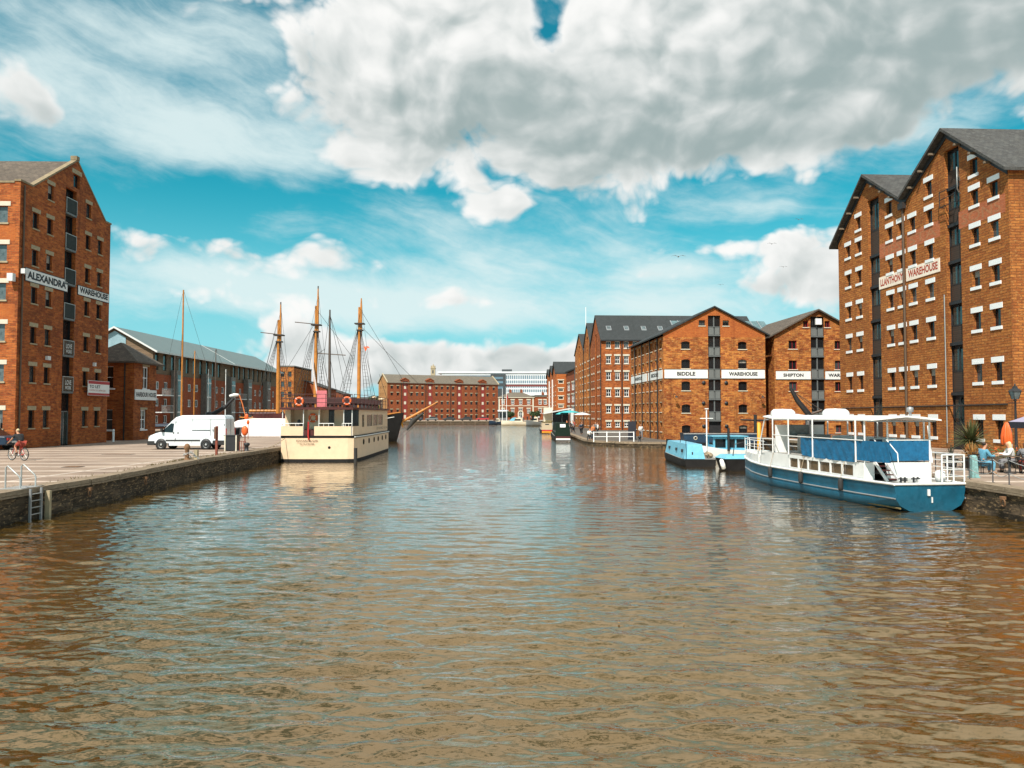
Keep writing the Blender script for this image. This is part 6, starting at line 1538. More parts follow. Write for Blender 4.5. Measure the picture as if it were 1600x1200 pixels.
# ------------------------------------------------------------------ vehicles
def bevel(o, w_, n=2):
    b = o.modifiers.new('bevel', 'BEVEL'); b.width = w_; b.segments = n; b.limit_method = 'ANGLE'; b.angle_limit = R(35); return o
def van():
    fr = Fr((-25.2, 53.3, QL), (1, 0), (0, 1)); W = 1.98
    t = thing('parked_van', fr.P(0, 0, 0), 'white high roofed delivery van parked on the left quay', 'van')
    prof = [(.02, .42), (-.03, .62), (.0, .82), (.14, 1.0), (.55, 1.16), (1.02, 1.28), (1.72, 2.02), (2.05, 2.30), (2.5, 2.44), (5.55, 2.46), (5.78, 2.42), (5.9, 2.2), (5.96, 1.2), (5.96, .42)]
    rows = []
    for v, k in ((0, 1.0), (0, 1.0)): pass
    def ring(v, up): return [fr.P(u, v + (up * max(0, z - 1.15) * .10), z) for u, z in prof]
    m = MB(); A = ring(0, 1); B = ring(W, -1)
    n = len(prof); m.add(A + B, [tuple(range(n)), tuple(range(2 * n - 1, n - 1, -1))] + [(i, n + i, n + (i + 1) % n, (i + 1) % n) for i in range(n)])
    bevel(m.build('body', M['van_white'], t), .07, 3)
    def plate(name, pts, mname, off=-.012, z_in=True, th=.01):
        m = MB(); P = [fr.P(u, off + max(0, z - 1.15) * .10, z) for u, z in pts]; m.prism(P, fr.N * th); return m.build(name, M[mname], t)
    plate('side_window', [(.98, 1.26), (1.9, 1.22), (1.95, 1.85), (1.72, 1.88)], 'glass_dark')
    g = MB(); 
    P = [fr.P(1.05, .12, 1.33), fr.P(1.05, W - .12, 1.33), fr.P(1.70, W - .2, 2.02), fr.P(1.70, .2, 2.02)]; g.prism(P, Vector((-.02, 0, .02))); g.build('windscreen', M['glass_dark'], t)
    m = MB(); m.fbox(fr, -.08, .5, -.02, W + .02, .32, .62); bevel(m.build('front_bumper', M['rubber'], t), .04)
    m = MB(); m.fbox(fr, 4.95, 6.02, -.015, W + .015, .32, .66); bevel(m.build('rear_bumper', M['rubber'], t), .04)
    MB().fbox(fr, 1.6, 4.1, .0, W, .28, .46).build('sill', M['van_white'], t)
    for u in (1.0, 4.45):
        for v, sd in ((0.0, -1), (W, 1)):
            o = MB().lathe(fr.P(u, v, .36) , [(0, .01), (.42, .012), (.43, -.04)], 20, axis=-fr.N if sd < 0 else fr.N).build('wheel_arch', M['black_metal'], t)
            o = MB().lathe(fr.P(u, v - (.03 if sd < 0 else -.03), .34), [(.2, -.2), (.33, -.2), (.345, -.15), (.345, -.03), (.31, .0), (.2, .0), (.2, -.2)], 22, axis=-fr.N if sd < 0 else fr.N).build('wheel', M['rubber'], t)
            MB().lathe(fr.P(u, v - (.03 if sd < 0 else -.03), .34), [(0, .0), (.07, .01), (.08, -.03), (.19, -.02), (.21, .01)], 16, axis=-fr.N if sd < 0 else fr.N).build('rim', M['galv'], o)
    m = MB()
    for (u0, u1, z0, z1) in ((2.05, 2.07, .5, 2.0), (3.35, 3.37, .5, 2.25), (4.75, 4.77, 1.0, 2.25)): plate('door_gap', [(u0, z0), (u1, z0), (u1, z1), (u0, z1)], 'grey_panel')
    plate('slide_rail', [(3.35, 1.36), (4.75, 1.36), (4.75, 1.40), (3.35, 1.40)], 'rubber')
    plate('roof_seam', [(2.1, 2.1), (5.85, 2.12), (5.85, 2.14), (2.1, 2.12)], 'grey_panel')
    for u in (1.92, 2.25): plate('door_handle', [(u, 1.12), (u + .07, 1.12), (u + .07, 1.25), (u, 1.25)], 'rubber')
    m = MB(); m.fbox(fr, 1.02, 1.15, -.22, -.03, 1.25, 1.5); m.build('wing_mirror', M['rubber'], t)
    m = MB(); m.fbox(fr, -.01, .26, .05, .35, .82, .98); m.build('headlight', M['glass_pale'], t)
    for v in (.04, W - .16):
        m = MB(); m.fbox(fr, 5.94, 5.98, v, v + .12, 1.0, 1.5); m.build('tail_light', M['red'], t)
    t.scale = (.9, .95, .97)
    for u, z in ((2.06, 1.9), (2.06, .7), (5.8, 1.7)): MB().fbox(fr, u, u + .05, -.02 + max(0, z - 1.15) * .1, .0 + max(0, z - 1.15) * .1, z, z + .12).build('hinge', M['grey_panel'], t)
    MB().fbox(fr, 1.35, 4.0, -.018, -.004, .60, .70).build('side_moulding', M['rubber'], t)
    MB().fbox(fr, 4.95, 4.99, -.015, 0, 1.3, 1.5).build('fuel_flap', M['grey_panel'], t); MB().fbox(fr, -.09, -.075, W / 2 - .26, W / 2 + .26, .42, .53).build('number_plate', M['sign_white'], t)
    m = MB(); m.fbox(fr, 5.955, 5.975, W / 2 - .01, W / 2 + .01, .7, 2.3); m.build('rear_door_gap', M['grey_panel'], t)
mat('van_white', (.66, .68, .70), .25, spec=.6, var=.06, vs=1.5, coat=.4)
van()
def _c(): pass
def car(fr, label, col, group=None, simple=False, k=1.0):
    W = 1.75; L = 4.3
    t = thing('parked_car', fr.P(0, 0, 0), label, 'car', group)
    low = [(.0, .35), (-.02, .6), (.08, .78), (1.0, .95), (3.7, .98), (4.2, .95), (4.3, .6), (4.28, .35)]; up = [(1.0, .94), (1.65, 1.40), (3.1, 1.43), (3.75, .96)]
    m = MB(); m.prism([fr.P(u, 0, z) for u, z in low], fr.N * W); bevel(m.build('body', M[col], t), .08, 2)
    m = MB(); A = [fr.P(u, .08 + (z - .94) * .3, z) for u, z in up]; B = [fr.P(u, W - .08 - (z - .94) * .3, z) for u, z in up]
    m.add(A + B, [(0, 1, 2, 3), (7, 6, 5, 4)] + [(i, 4 + i, 4 + (i + 1) % 4, (i + 1) % 4) for i in range(4)]); bevel(m.build('cabin', M['glass_dark'], t), .05)
    m = MB(); A = [fr.P(u, .2, z) for u, z in ((1.68, 1.42), (3.08, 1.45))]; m.fbox(fr, 1.65, 3.1, .22, W - .22, 1.41, 1.46); m.build('roof', M[col], t)
    for u in (.85, 3.45):
        for v in (-.01, W + .01):
            o = MB().lathe(fr.P(u, v, .32), [(0, 0), (.2, .0), (.31, 0), (.32, -.18), (0, -.18)], 16, axis=fr.N * (-1 if v < 1 else 1)).build('wheel', M['rubber'], t)
            if not simple: MB().lathe(fr.P(u, v, .32), [(0, .01), (.19, .01), (.19, -.01)], 12, axis=fr.N * (-1 if v < 1 else 1)).build('rim', M['galv'], o)
    if not simple:
        for v in (.08, W - .38):
            m = MB(); m.fbox(fr, 4.27, 4.315, v, v + .3, .68, .85); m.build('tail_light', M['red'], t); m = MB(); m.fbox(fr, -.03, .05, v, v + .3, .62, .76); m.build('headlight', M['glass_pale'], t)
        m = MB(); m.fbox(fr, 4.3, 4.325, W / 2 - .26, W / 2 + .26, .5, .62); m.build('number_plate', M['sign_white'], t)
        m = MB(); m.fbox(fr, 4.2, 4.34, .02, W - .02, .35, .48); m.build('rear_bumper', M['rubber'], t)
    return t
car(Fr((-38.4, 51.6, QL), (1, .08), (-.08, 1)), 'dark car parked at the corner of the big left hand warehouse', 'navy')

# ------------------------------------------------------------------ left quay furniture
def left_quay():
    t = thing('dock_ladder', (-15.95, 25.4, QL), 'galvanised ladder down the left quay wall with two hooped grab rails', 'ladder')
    for y in (25.0, 25.8):
        pts = [(-16.42, y, QL), (-16.42, y, QL + .74), (-16.36, y, QL + .80), (-15.98, y, QL + .46), (-15.94, y, QL + .38), (-15.94, y, QL)]
        MB().tube(pts, .026, 8).build('grab_rail', M['galv'], t)
    MB().box(-16.55, -15.8, 24.85, 25.95, QL + .056, QL + .075).build('base_plate', M['galv'], t)
    for y in (25.08, 25.66): m = MB(); m.box(-15.70, -15.64, y, y + .06, -.6, QL + .04); m.build('stile', M['grey_metal'], t)
    for k in range(7):
        MB().tube([(-15.67, 25.1, .86 - .22 * k), (-15.67, 25.7, .86 - .22 * k)], .016, 6).build('rung', M['galv'], t)
    # timber fender beside the ladder
    MB().box(-15.74, -15.58, 26.0, 26.12, -.5, .9).build('mooring_rub', M['stone_cream'], t)
    # rusty mooring post with chain
    t = thing('bollard', (-17.3, 41.0, QL), 'weathered iron mooring bollard with a chain wound round it at the quay edge', 'bollard')
    MB().lathe((-17.3, 41.0, QL), [(.17, 0), (.17, .06), (.11, .1), (.10, .55), (.15, .62), (.16, .74), (.10, .86), (0, .9)], 14).build('post', M['rust'], t)
    m = MB()
    for k in range(9): a = k * .8; m.torus((-17.3 + .17 * math.cos(a), 41.0 + .17 * math.sin(a), QL + .18 + .03 * k), (math.cos(a), math.sin(a), .5), .05, .016, 8, 5)
    for k in range(8): m.torus((-17.1 + .05 * k, 41.0 + .02 * k, QL + .45 - .055 * k), (0, 1, .4 * (k % 2)), .05, .016, 8, 5)
    m.build('chain', M['galv'], t)
    MB().box(-16.98, -16.8, 41.1, 41.3, QL, QL + .55).build('stump', M['stone_cream'], t)
    t = thing('marker_post', (-17.45, 45.5, QL), 'tall red brown post standing at the quay edge in front of the van', 'post')
    MB().box(-17.52, -17.40, 45.44, 45.56, QL, QL + 1.75).build('post', M['rust_red'], t); MB().box(-17.57, -17.44, 45.36, 45.43, QL + 1.0, QL + 1.7).build('sign_plate', M['hair_brown'], t)
    # lifebuoy stations
    for (px, pyt, pyb, pyg, lab) in ((382.5, 665, 681, 704, 'orange lifebuoy case on a thin post, nearest of the three on the left quay'), (387.5, 656, 663.5, 686, 'orange lifebuoy case on a post, lower of the two seen above the covered boat'), (385, 646.5, 657, 680, 'orange lifebuoy case on a post, highest and farthest of the three')):
        if pyg == 704: b = onz(px, pyg, QL)
        elif pyg == 686: b = onz(px, pyg, QL)
        else: b = onz(px, pyg, QL)
        zt = EYE - (pyt - 646) * b.y / F; zb = EYE - (pyb - 646) * b.y / F
        t = thing('lifebuoy_station', b, lab, 'lifebuoy', 'lifebuoy stations on the left quay')
        MB().tube([b, (b.x, b.y, zt)], .035, 6).build('post', M['rust_red'], t)
        h = (zt - zb) / 2
        m = MB(); m.ell((b.x, b.y - .05, (zt + zb) / 2), h * .62, .14, h, 16, 10); m.build('case', M['buoy_orange'], t)
    # bins
    b = onz(360, 705, QL)
    t = thing('litter_bin', b, 'black slatted litter bin with pale posts behind the white van', 'bin')
    MB().box(b.x - .42, b.x + .42, b.y, b.y + .6, QL + .05, QL + 1.0).build('body', M['black_metal'], t)
    for dx in (-.4, .34): MB().box(b.x + dx, b.x + dx + .08, b.y - .05, b.y + .03, QL, QL + 1.05).build('post', M['stone_pale'], t)
    MB().box(b.x - .45, b.x + .45, b.y - .03, b.y + .63, QL + 1.0, QL + 1.07).build('lid', M['black_metal'], t)
    m = MB(); 
    for q in range(4): m.box(b.x + .55 + .13 * q, b.x + .58 + .13 * q, b.y + .1, b.y + .13, QL, QL + .65)
    m.box(b.x + .55, b.x + .97, b.y + .1, b.y + .13, QL + .62, QL + .66); m.build('side_rail', M['rust_red'], t)
    b = onz(370.5, 675 + 8, QL)
    t = thing('wheelie_bin', b, 'dark wheeled bin in front of the white covered boat', 'bin')
    m = MB(); m.add([(b.x + x, b.y + y, QL + z) for z, k in ((.08, .8), (.95, 1)) for x, y in ((-.4 * k, -.35 * k), (.4 * k, -.35 * k), (.4 * k, .35 * k), (-.4 * k, .35 * k))], [(0, 3, 2, 1), (4, 5, 6, 7), (0, 1, 5, 4), (1, 2, 6, 5), (2, 3, 7, 6), (3, 0, 4, 7)]); m.build('body', M['black_metal'], t)
    m = MB(); m.box(b.x - .44, b.x + .44, b.y - .4, b.y + .4, QL + .95, QL + 1.05); m.build('lid', M['cloth_grey'], t)
    for dx in (-.36, .3): MB().lathe((b.x + dx, b.y + .3, QL + .1), [(0, 0), (.1, 0), (.1, .06), (0, .06)], 10, axis=(1, 0, 0)).build('wheel', M['rubber'], t)
    # white post by the brick house, mini crane behind the van
    b = onz(177, 690.5, QL); t = thing('bollard', b, 'slim white post beside the small brick house', 'bollard'); MB().lathe(b, [(.09, 0), (.09, 1.05), (.07, 1.1), (0, 1.12)], 10).build('post', M['white_clean'], t); MB().torus(b + Vector((0, 0, .9)), (0, 0, 1), .09, .012, 10, 5).build('band', M['grey_panel'], t)
    Y0 = 79.0; P = lambda a, c: onY(a, c, Y0)
    t = thing('quay_crane', (P(328, 646).x, Y0, QL), 'small dockside crane with black jib and white head behind the van', 'crane')
    MB().lathe((P(328, 646).x, Y0, QL), [(.5, 0), (.5, .3), (.28, .4), (.25, 2.2), (.4, 2.3), (.4, 2.6), (0, 2.7)], 12).build('pedestal', M['black_metal'], t)
    MB().tube([P(328, 650), P(352, 636), P(366, 622)], [.26, .2, .15], 8).build('jib', M['black_metal'], t); MB().tube([P(359, 619), P(366, 617.5), P(373, 617)], [.14, .2, .12], 8).build('jib_head', M['boat_white'], t)
    MB().tube([P(374, 617), P(379, 632), P(383, 648)], .055, 5).build('hook_rod', M['cloth_orange'], t)
mat('rust', (.22, .11, .05), .85, var=.6, vs=9); mat('rust_red', (.24, .055, .03), .8, var=.4, vs=6)
left_quay()

# ------------------------------------------------------------------ right quay: cafe terrace and railings
def leaf_fan(c, n, Lmin, Lmax, w_, seed, droop=.5, spread=1.0, zmin=.05):
    rnd = random.Random(seed); m = MB(); c = Vector(c)
    for k in range(n):
        a = rnd.uniform(0, 6.283); el_ = rnd.uniform(zmin, 1.45) ** 1.0; L = rnd.uniform(Lmin, Lmax)
        d = Vector((math.cos(a) * math.cos(el_), math.sin(a) * math.cos(el_), math.sin(el_))); sd = d.cross(Vector((0, 0, 1))).normalized() if abs(d.z) < .98 else Vector((1, 0, 0))
        prev = None; row = []
        for i in range(6):
            f = i / 5; p = c + d * L * f + Vector((0, 0, -droop * L * f * f * math.cos(el_))); ww = w_ * (1 - f) ** .6 * (.5 + f if f < .3 else 1)
            row.append([p - sd * ww, p + Vector((0, 0, ww * .5)), p + sd * ww])
        m.grid(row, smooth=False)
    return m
mat('leaf_spiky', (.045, .075, .02), .6, var=.5, vs=3, var2=(.09, .06, .02)); mat('leaf_tan', (.34, .16, .035), .7, var=.4, vs=4); mat('leaf_green', (.06, .10, .015), .7, var=.5, vs=6); mat('trunk', (.10, .07, .045), .9, var=.4, vs=6)
mat('leaf_dark', (.025, .03, .015), .7, var=.5, vs=4)
mat('bollard_blue', (.22, .44, .44), .6, var=.4, vs=8, var2=(.10, .12, .10)); mat('gazebo_black', (.02, .02, .03), .8, var=.2); mat('gazebo_lilac', (.33, .30, .40), .7, var=.15)
def cafe():
    c = Vector((20.75, 34.8, QL))
    t = thing('palm_plant', c, 'spiky cordyline palm in front of the dark loading bay on the right quay', 'plant')
    MB().tube([c, c + Vector((0, 0, .6)), c + Vector((.02, 0, 1.15))], [.14, .10, .09], 9).build('trunk', M['trunk'], t)
    leaf_fan(c + Vector((.02, 0, 1.15)), 230, .9, 1.5, .03, 3, .4).build('crown', M['leaf_spiky'], t)
    for (pos, lab, mm, n, a, b, sd) in (((20.1, 33.6, QL), 'tan leaved flax plant beside the pale blue bollard', 'leaf_tan', 110, .5, 1.05, 5), ((19.7, 34.6, QL), 'dark drooping agave left of the palm', 'leaf_dark', 70, .5, .95, 6), ((22.9, 34.4, QL), 'orange leaved plant under the black gazebo', 'leaf_tan', 90, .5, 1.1, 8)):
        t = thing('potted_plant', pos, lab, 'plant', 'plants round the cafe terrace')
        MB().lathe(pos, [(.0, 0), (.2, 0), (.28, .4), (.3, .42), (.3, .48), (.24, .48), (0, .44)], 14).build('pot', M['rubber'], t)
        leaf_fan(Vector(pos) + Vector((0, 0, .45)), n, a, b, .024, sd, .35 if mm == 'leaf_tan' else .75, zmin=.5 if mm == 'leaf_tan' else .1).build('foliage', M[mm], t)
    # low flower box
    p = Vector((22.0, 35.4, QL)); t = thing('flower_box', p, 'long planter of green leaves and orange flowers behind the seated man', 'planter')
    MB().box(p.x - 1.2, p.x + 1.2, p.y - .2, p.y + .2, QL, QL + .5).build('box', M['trunk'], t)
    m = MB(); fl = MB(); rnd = random.Random(8)
    for k in range(420):
        q = Vector((p.x + rnd.uniform(-1.2, 1.2), p.y + rnd.uniform(-.25, .25), QL + .5 + rnd.uniform(0, .38))); d1 = Vector((rnd.uniform(-1, 1), rnd.uniform(-1, 1), rnd.uniform(-.3, 1))).normalized() * .06; d2 = d1.orthogonal().normalized() * .03
        m.add([q - d1, q + d2, q + d1, q - d2], [(0, 1, 2, 3)])
        if k % 8 == 0: fl.ell(q + Vector((0, 0, .04)), .035, .035, .03, 6, 4)
    m.build('foliage', M['leaf_green'], t); fl.build('flowers', M['buoy_orange'], t, kind='stuff')
    # pale blue square bollard
    p = onz(1521.5, 746.5, QL); t = thing('bollard', p, 'pale blue tapered square bollard at the edge of the right quay', 'bollard')
    m = MB(); m.add([(p.x + x * k, p.y + y * k, QL + z) for z, k in ((0, .13), (.82, .10), (.88, .06)) for x, y in ((-1, -1), (1, -1), (1, 1), (-1, 1))], [(0, 1, 5, 4), (1, 2, 6, 5), (2, 3, 7, 6), (3, 0, 4, 7), (4, 5, 9, 8), (5, 6, 10, 9), (6, 7, 11, 10), (7, 4, 8, 11), (8, 9, 10, 11)]); m.build('post', M['bollard_blue'], t)
    MB().box(p.x - .16, p.x + .16, p.y - .16, p.y + .16, QL, QL + .05).build('base_plate', M['bollard_blue'], t)
    # chain railing: black posts with slung chains
    xs = [(17.15, 31.2), (17.15, 28.9), (17.15, 27.5), (17.15, 26.6), (17.15, 24.6), (17.15, 22.4)]
    t = thing('chain_railing', (17.15, 27, QL), 'black post and chain railing in front of the cafe tables', 'railing')
    for (x, y) in xs:
        MB().lathe((x, y, QL), [(.06, 0), (.06, .04), (.022, .06), (.022, .86), (.035, .9), (.035, .95), (0, .97)], 8).build('post', M['black_metal'], t)
    m = MB()
    for (a, b) in zip(xs[:-1], xs[1:]):
        for z in (.88, .42):
            A = Vector((a[0], a[1], QL + z)); B = Vector((b[0], b[1], QL + z)); m.tube([A.lerp(B, f / 8) + Vector((0, 0, -.14 * math.sin(math.pi * f / 8))) for f in range(9)], .014, 5)
    m.build('chain', M['galv'], t)
    # tables and chairs
    def table(p, lab):
        t = thing('cafe_table', p, lab, 'table', 'cafe tables'); MB().lathe((p[0], p[1], QL + .70), [(0, 0), (.38, 0), (.38, .03), (0, .03)], 20).build('top', M['trunk'], t); MB().lathe(p, [(.22, 0), (.22, .03), (.03, .05), (.03, .7)], 10).build('pedestal', M['black_metal'], t); return t
    def chair(p, yaw, lab):
        fr = Fr(p, (math.cos(yaw), math.sin(yaw)), (-math.sin(yaw), math.cos(yaw))); t = thing('cafe_chair', p, lab, 'chair', 'cafe chairs')
        MB().fbox(fr, -.2, .22, -.21, .21, .43, .47).build('seat', M['black_metal'], t)
        for v in (-.2, .2):
            for u in (-.2, .2): MB().tube([fr.P(u, v, 0), fr.P(u, v, .43)], .015, 5).build('leg', M['black_metal'], t)
        m = MB(); m.tube([fr.P(-.2, -.2, .47), fr.P(-.27, -.2, .88), fr.P(-.27, .2, .88), fr.P(-.2, .2, .47)], .015, 5)
        for z in (.58, .68, .78): m.fbox(fr, -.25, -.23, -.2, .2, z, z + .05)
        m.build('backrest', M['black_metal'], t)
    pm = Vector((19.4, 31.8, QL)); chair(pm, .1, 'black chair under the man in the pale blue suit')
    person(tuple(pm + Vector((0.0, 0, -.02))), .08, 'sit', 'man in pale blue jacket and trousers sitting at a cafe table', 'cloth_blue', 'denim', 'hair_dark', 'shoe_tan')
    table((20.75, 32.1, QL), 'round cafe table between the man in blue and the white haired woman')
    for (x, y, yaw, lab, kw) in ((21.35, 32.9, 2.9, 'white topped woman with pale blond hair seated across from the man in blue', dict(shirt='cloth_white', trousers='cloth_grey', hair='hair_blond', longhair=True)),
                                 (21.3, 31.9, 1.2, 'brown haired woman in grey with her back to the water at the cafe', dict(shirt='cloth_grey', trousers='cloth_red', hair='hair_brown', longhair=True)),
                                 (21.9, 32.3, 3.6, 'woman in an orange top at the right edge of the cafe terrace', dict(shirt='cloth_orange', trousers='cloth_white', hair='hair_dark', longhair=True)),
                                 ):
        chair((x, y, QL), yaw, 'black chair of the ' + lab.split(' at ')[0].split(' with ')[0].split(' seated')[0]); person((x, y, QL - .02), yaw, 'sit', lab, **kw)
    table((22.1, 31.4, QL), 'second cafe table at the right edge under the gazebo')
    # gazebo
    x0, x1, y0, y1 = 24.0, 27.0, 34.0, 37.0; p = ((x0 + x1) / 2, (y0 + y1) / 2, QL)
    t = thing('gazebo', p, 'pop up gazebo with lilac roof and black valance at the right edge', 'gazebo')
    zt = QL + 2.1
    for (x, y) in ((x0, y0), (x1, y0), (x0, y1), (x1, y1)): MB().box(x, x + .05, y, y + .05, QL, zt).build('leg', M['fascia_white'], t)
    m = MB(); a = [(x0 - .05, y0 - .05, zt), (x1 + .1, y0 - .05, zt), (x1 + .1, y1 + .1, zt), (x0 - .05, y1 + .1, zt)]; m.add(a + [(p[0], p[1], zt + .85)], [(0, 1, 4), (1, 2, 4), (2, 3, 4), (3, 0, 4)]); m.build('canopy', M['gazebo_lilac'], t)
    m = MB(); 
    for (u, v) in ((0, 1), (1, 2), (2, 3), (3, 0)): A, B = Vector(a[u]), Vector(a[v]); m.prism([A, B, B - Vector((0, 0, .3)), A - Vector((0, 0, .3))], (B - A).cross(Vector((0, 0, 1))).normalized() * .015)
    m.build('valance', M['gazebo_black'], t)
    # folded orange parasol
    p = Vector((22.9, 35.6, QL)); t = thing('parasol', p, 'folded orange parasol standing next to the black gazebo', 'parasol')
    MB().tube([p, p + Vector((0, 0, 2.1))], .025, 6).build('pole', M['trunk'], t); m = MB(); m.grid([[(p.x + r * (1 + .28 * math.cos(5 * a)) * math.cos(a), p.y + r * (1 + .28 * math.cos(5 * a)) * math.sin(a), QL + z) for a in [2 * math.pi * k / 30 for k in range(30)]] for r, z in ((.16, 1.05), (.21, 1.15), (.2, 1.45), (.15, 1.8), (.07, 2.05), (.02, 2.1))], close=True); m.build('canopy', M['buoy_orange'], t)
    MB().lathe(p, [(.0, 0), (.25, 0), (.25, .08), (0, .1)], 12).build('base', M['concrete'], t)
    # street lamp
    p = Vector((26.6, 40.6, QL)); t = thing('street_lamp', p, 'old fashioned black lantern lamp post before the big right hand warehouse', 'street lamp')
    MB().lathe(p, [(.16, 0), (.16, .3), (.09, .45), (.07, 1.2), (.055, 2.6), (.05, 3.15), (.1, 3.2), (.04, 3.25)], 10).build('post', M['black_metal'], t)
    m = MB(); q = p + Vector((0, 0, 3.25)); m.add([q + Vector((x * k, y * k, z)) for z, k in ((0, .11), (.42, .2)) for x, y in ((-1, -1), (1, -1), (1, 1), (-1, 1))], [(0, 1, 5, 4), (1, 2, 6, 5), (2, 3, 7, 6), (3, 0, 4, 7)]); m.build('lantern_glass', M['glass_pale'], t)
    m = MB(); m.add([q + Vector((x * k, y * k, z)) for z, k in ((.42, .24), (.58, .1), (.7, .06)) for x, y in ((-1, -1), (1, -1), (1, 1), (-1, 1))], [(0, 1, 2, 3), (0, 1, 5, 4), (1, 2, 6, 5), (2, 3, 7, 6), (3, 0, 4, 7), (4, 5, 9, 8), (5, 6, 10, 9), (6, 7, 11, 10), (7, 4, 8, 11), (8, 9, 10, 11)]); m.lathe(q, [(.03, .7), (.05, .78), (0, .84)], 8)
    for x, y in ((-1, -1), (1, -1), (1, 1), (-1, 1)): m.bar(q + Vector((x * .11, y * .11, 0)), q + Vector((x * .2, y * .2, .42)), .025)
    m.tube([p + Vector((-.35, 0, 3.05)), p + Vector((.35, 0, 3.05))], .02, 5); m.build('lantern_frame', M['black_metal'], t)
cafe()

def piles_and_rails():
    b = onz(1185.5, 735, 0); y = 45.2; p = onY(1185.5, 646, y)
    t = thing('mooring_pile', (p.x, y, 0), 'yellow topped black mooring pile at the bow of the passenger boat', 'pile')
    MB().lathe((p.x, y, -1), [(.10, 0), (.10, 2.2), (0, 2.2)], 10).build('shaft', M['black_metal'], t); MB().lathe((p.x, y, 1.2), [(.11, 0), (.11, 1.75), (0, 1.78)], 10).build('marker_top', M['yellow'], t)
    # dark gantry post on the low quay
    Y0 = 82.5; P = lambda a, c: onY(a, c, Y0)
    t = thing('notice_post', (P(1180, 646).x, Y0, QR), 'black post with a cross bar in front of the BIDDLE boarded wall', 'post')
    MB().tube([(P(1180, 646).x, Y0, QR), (P(1180, 646).x, Y0, P(1180, 648).z)], .17, 8).build('post', M['black_metal'], t); MB().tube([P(1157, 656), P(1196, 657)], .10, 6).build('cross_bar', M['black_metal'], t)
    Y0 = 72.0; P = lambda a, c: onY(a, c, Y0)
    t = thing('quay_crane', (P(1263, 646).x, Y0, QL), 'old black dockside crane leaning left in front of the SHIPTON boarded wall', 'crane')
    MB().lathe((P(1263, 646).x, Y0, QL), [(.6, 0), (.6, .5), (.3, .6), (.28, 2.4), (0, 2.6)], 12).build('pedestal', M['black_metal'], t)
    MB().tube([P(1264, 648), P(1246, 626), P(1235, 606)], [.28, .24, .15], 8).build('jib', M['black_metal'], t)
    m = MB(); m.tube([P(1237, 608), P(1272, 640)], .03, 4); m.tube([P(1240, 612), P(1284, 641)], .03, 4); m.tube([P(1264, 648), P(1284, 641)], .12, 5); m.build('tie_rod', M['mast_dark'], t)
    # white railing on the low quay
    A = [onz(927.5, 691.5 - 2, QR), onz(948, 692, QR), onz(968, 693, QR), onz(990.5, 692, QR)]
    A = [Vector((9.9, 85.6, QR)), Vector((11.1, 83.3, QR)), Vector((12.1, 81.6, QR)), Vector((13.1, 81.4, QR))]
    A = [Vector(((px - 800) / F * 81.2, 81.2 + k, QR)) for px, k in ((927.5, 0), (948, 0), (968, 0), (990, 0))]
    for a in A: a.x = (a.x)
    t = thing('railing', A[0], 'short white railing at the rounded quay corner on the right', 'railing')
    for a in A: MB().tube([a, a + Vector((0, 0, 1.08))], .065, 6).build('post', M['white_clean'], t)
    for z in (.55, 1.02): MB().tube([a + Vector((0, 0, z)) for a in A], .035, 6).build('rail', M['white_clean'], t)
    person((9.3, 88.0, QR), -1.0, 'stand', 'person in a bright orange top leaning by the white railing', 'cloth_orange', 'cloth_black', 'hair_dark', detail=False)
    t = thing('bench', (8.9, 86.4, QR), 'low dark bench by the white railing', 'bench'); MB().box(8.4, 9.4, 86.2, 86.6, QR + .4, QR + .46).build('seat', M['trunk'], t)
    for x in (8.45, 9.25): MB().box(x, x + .08, 86.25, 86.55, QR, QR + .4).build('leg', M['black_metal'], t)
    person((8.7, 86.4, QR), -1.4, 'sit', 'person in a white top sitting on the bench beside the orange one', 'cloth_white', 'cloth_black', 'hair_dark', detail=False)
    person((9.1, 86.4, QR), -1.7, 'sit', 'person in dark clothes sitting on the bench by the railing', 'cloth_black', 'navy', 'hair_brown', detail=False)
    person((15.0, 89.5, QR), -1.6, 'walk', 'person in white walking past the corner of the BIDDLE boarded warehouse', 'cloth_white', 'cloth_grey', 'hair_dark', detail=False)
    person((14.3, 90.5, QR), 1.4, 'walk', 'person in grey walking away beside the sign board wall', 'cloth_grey', 'cloth_black', 'hair_brown', detail=False)
    x = onY(987.5, 646, 88).x; t = thing('banner', (x, 88, QR), 'tall black banner stand beside the walkers', 'banner'); MB().box(x - .45, x + .45, 88, 88.05, QR + .1, QR + 2.1).build('banner_cloth', M['gazebo_black'], t); MB().box(x - .5, x + .5, 87.9, 88.2, QR, QR + .1).build('base', M['black_metal'], t)
    # umbrellas and drinkers on the far right quay
    def umbrella(x, y, r, z, lab, mm):
        t = thing('parasol', (x, y, QR), lab, 'parasol', 'parasols on the far right quay'); MB().tube([(x, y, QR), (x, y, QR + z)], .04, 6).build('pole', M['galv'], t)
        MB().lathe((x, y, QR), [(r, z - .45), (r * .5, z - .15), (.02, z)], 8, smooth=False).build('canopy', M[mm], t)
    umbrella(11.2, 150, 2.2, 3.6, 'large turquoise parasol on the far right quay', 'turquoise'); umbrella(9.9, 152, 1.3, 3.3, 'smaller turquoise parasol left of the large one', 'turquoise'); umbrella(12.6, 138, 1.6, 3.2, 'white parasol at the foot of the row of gabled warehouses', 'fascia_white')
    rnd = random.Random(11)
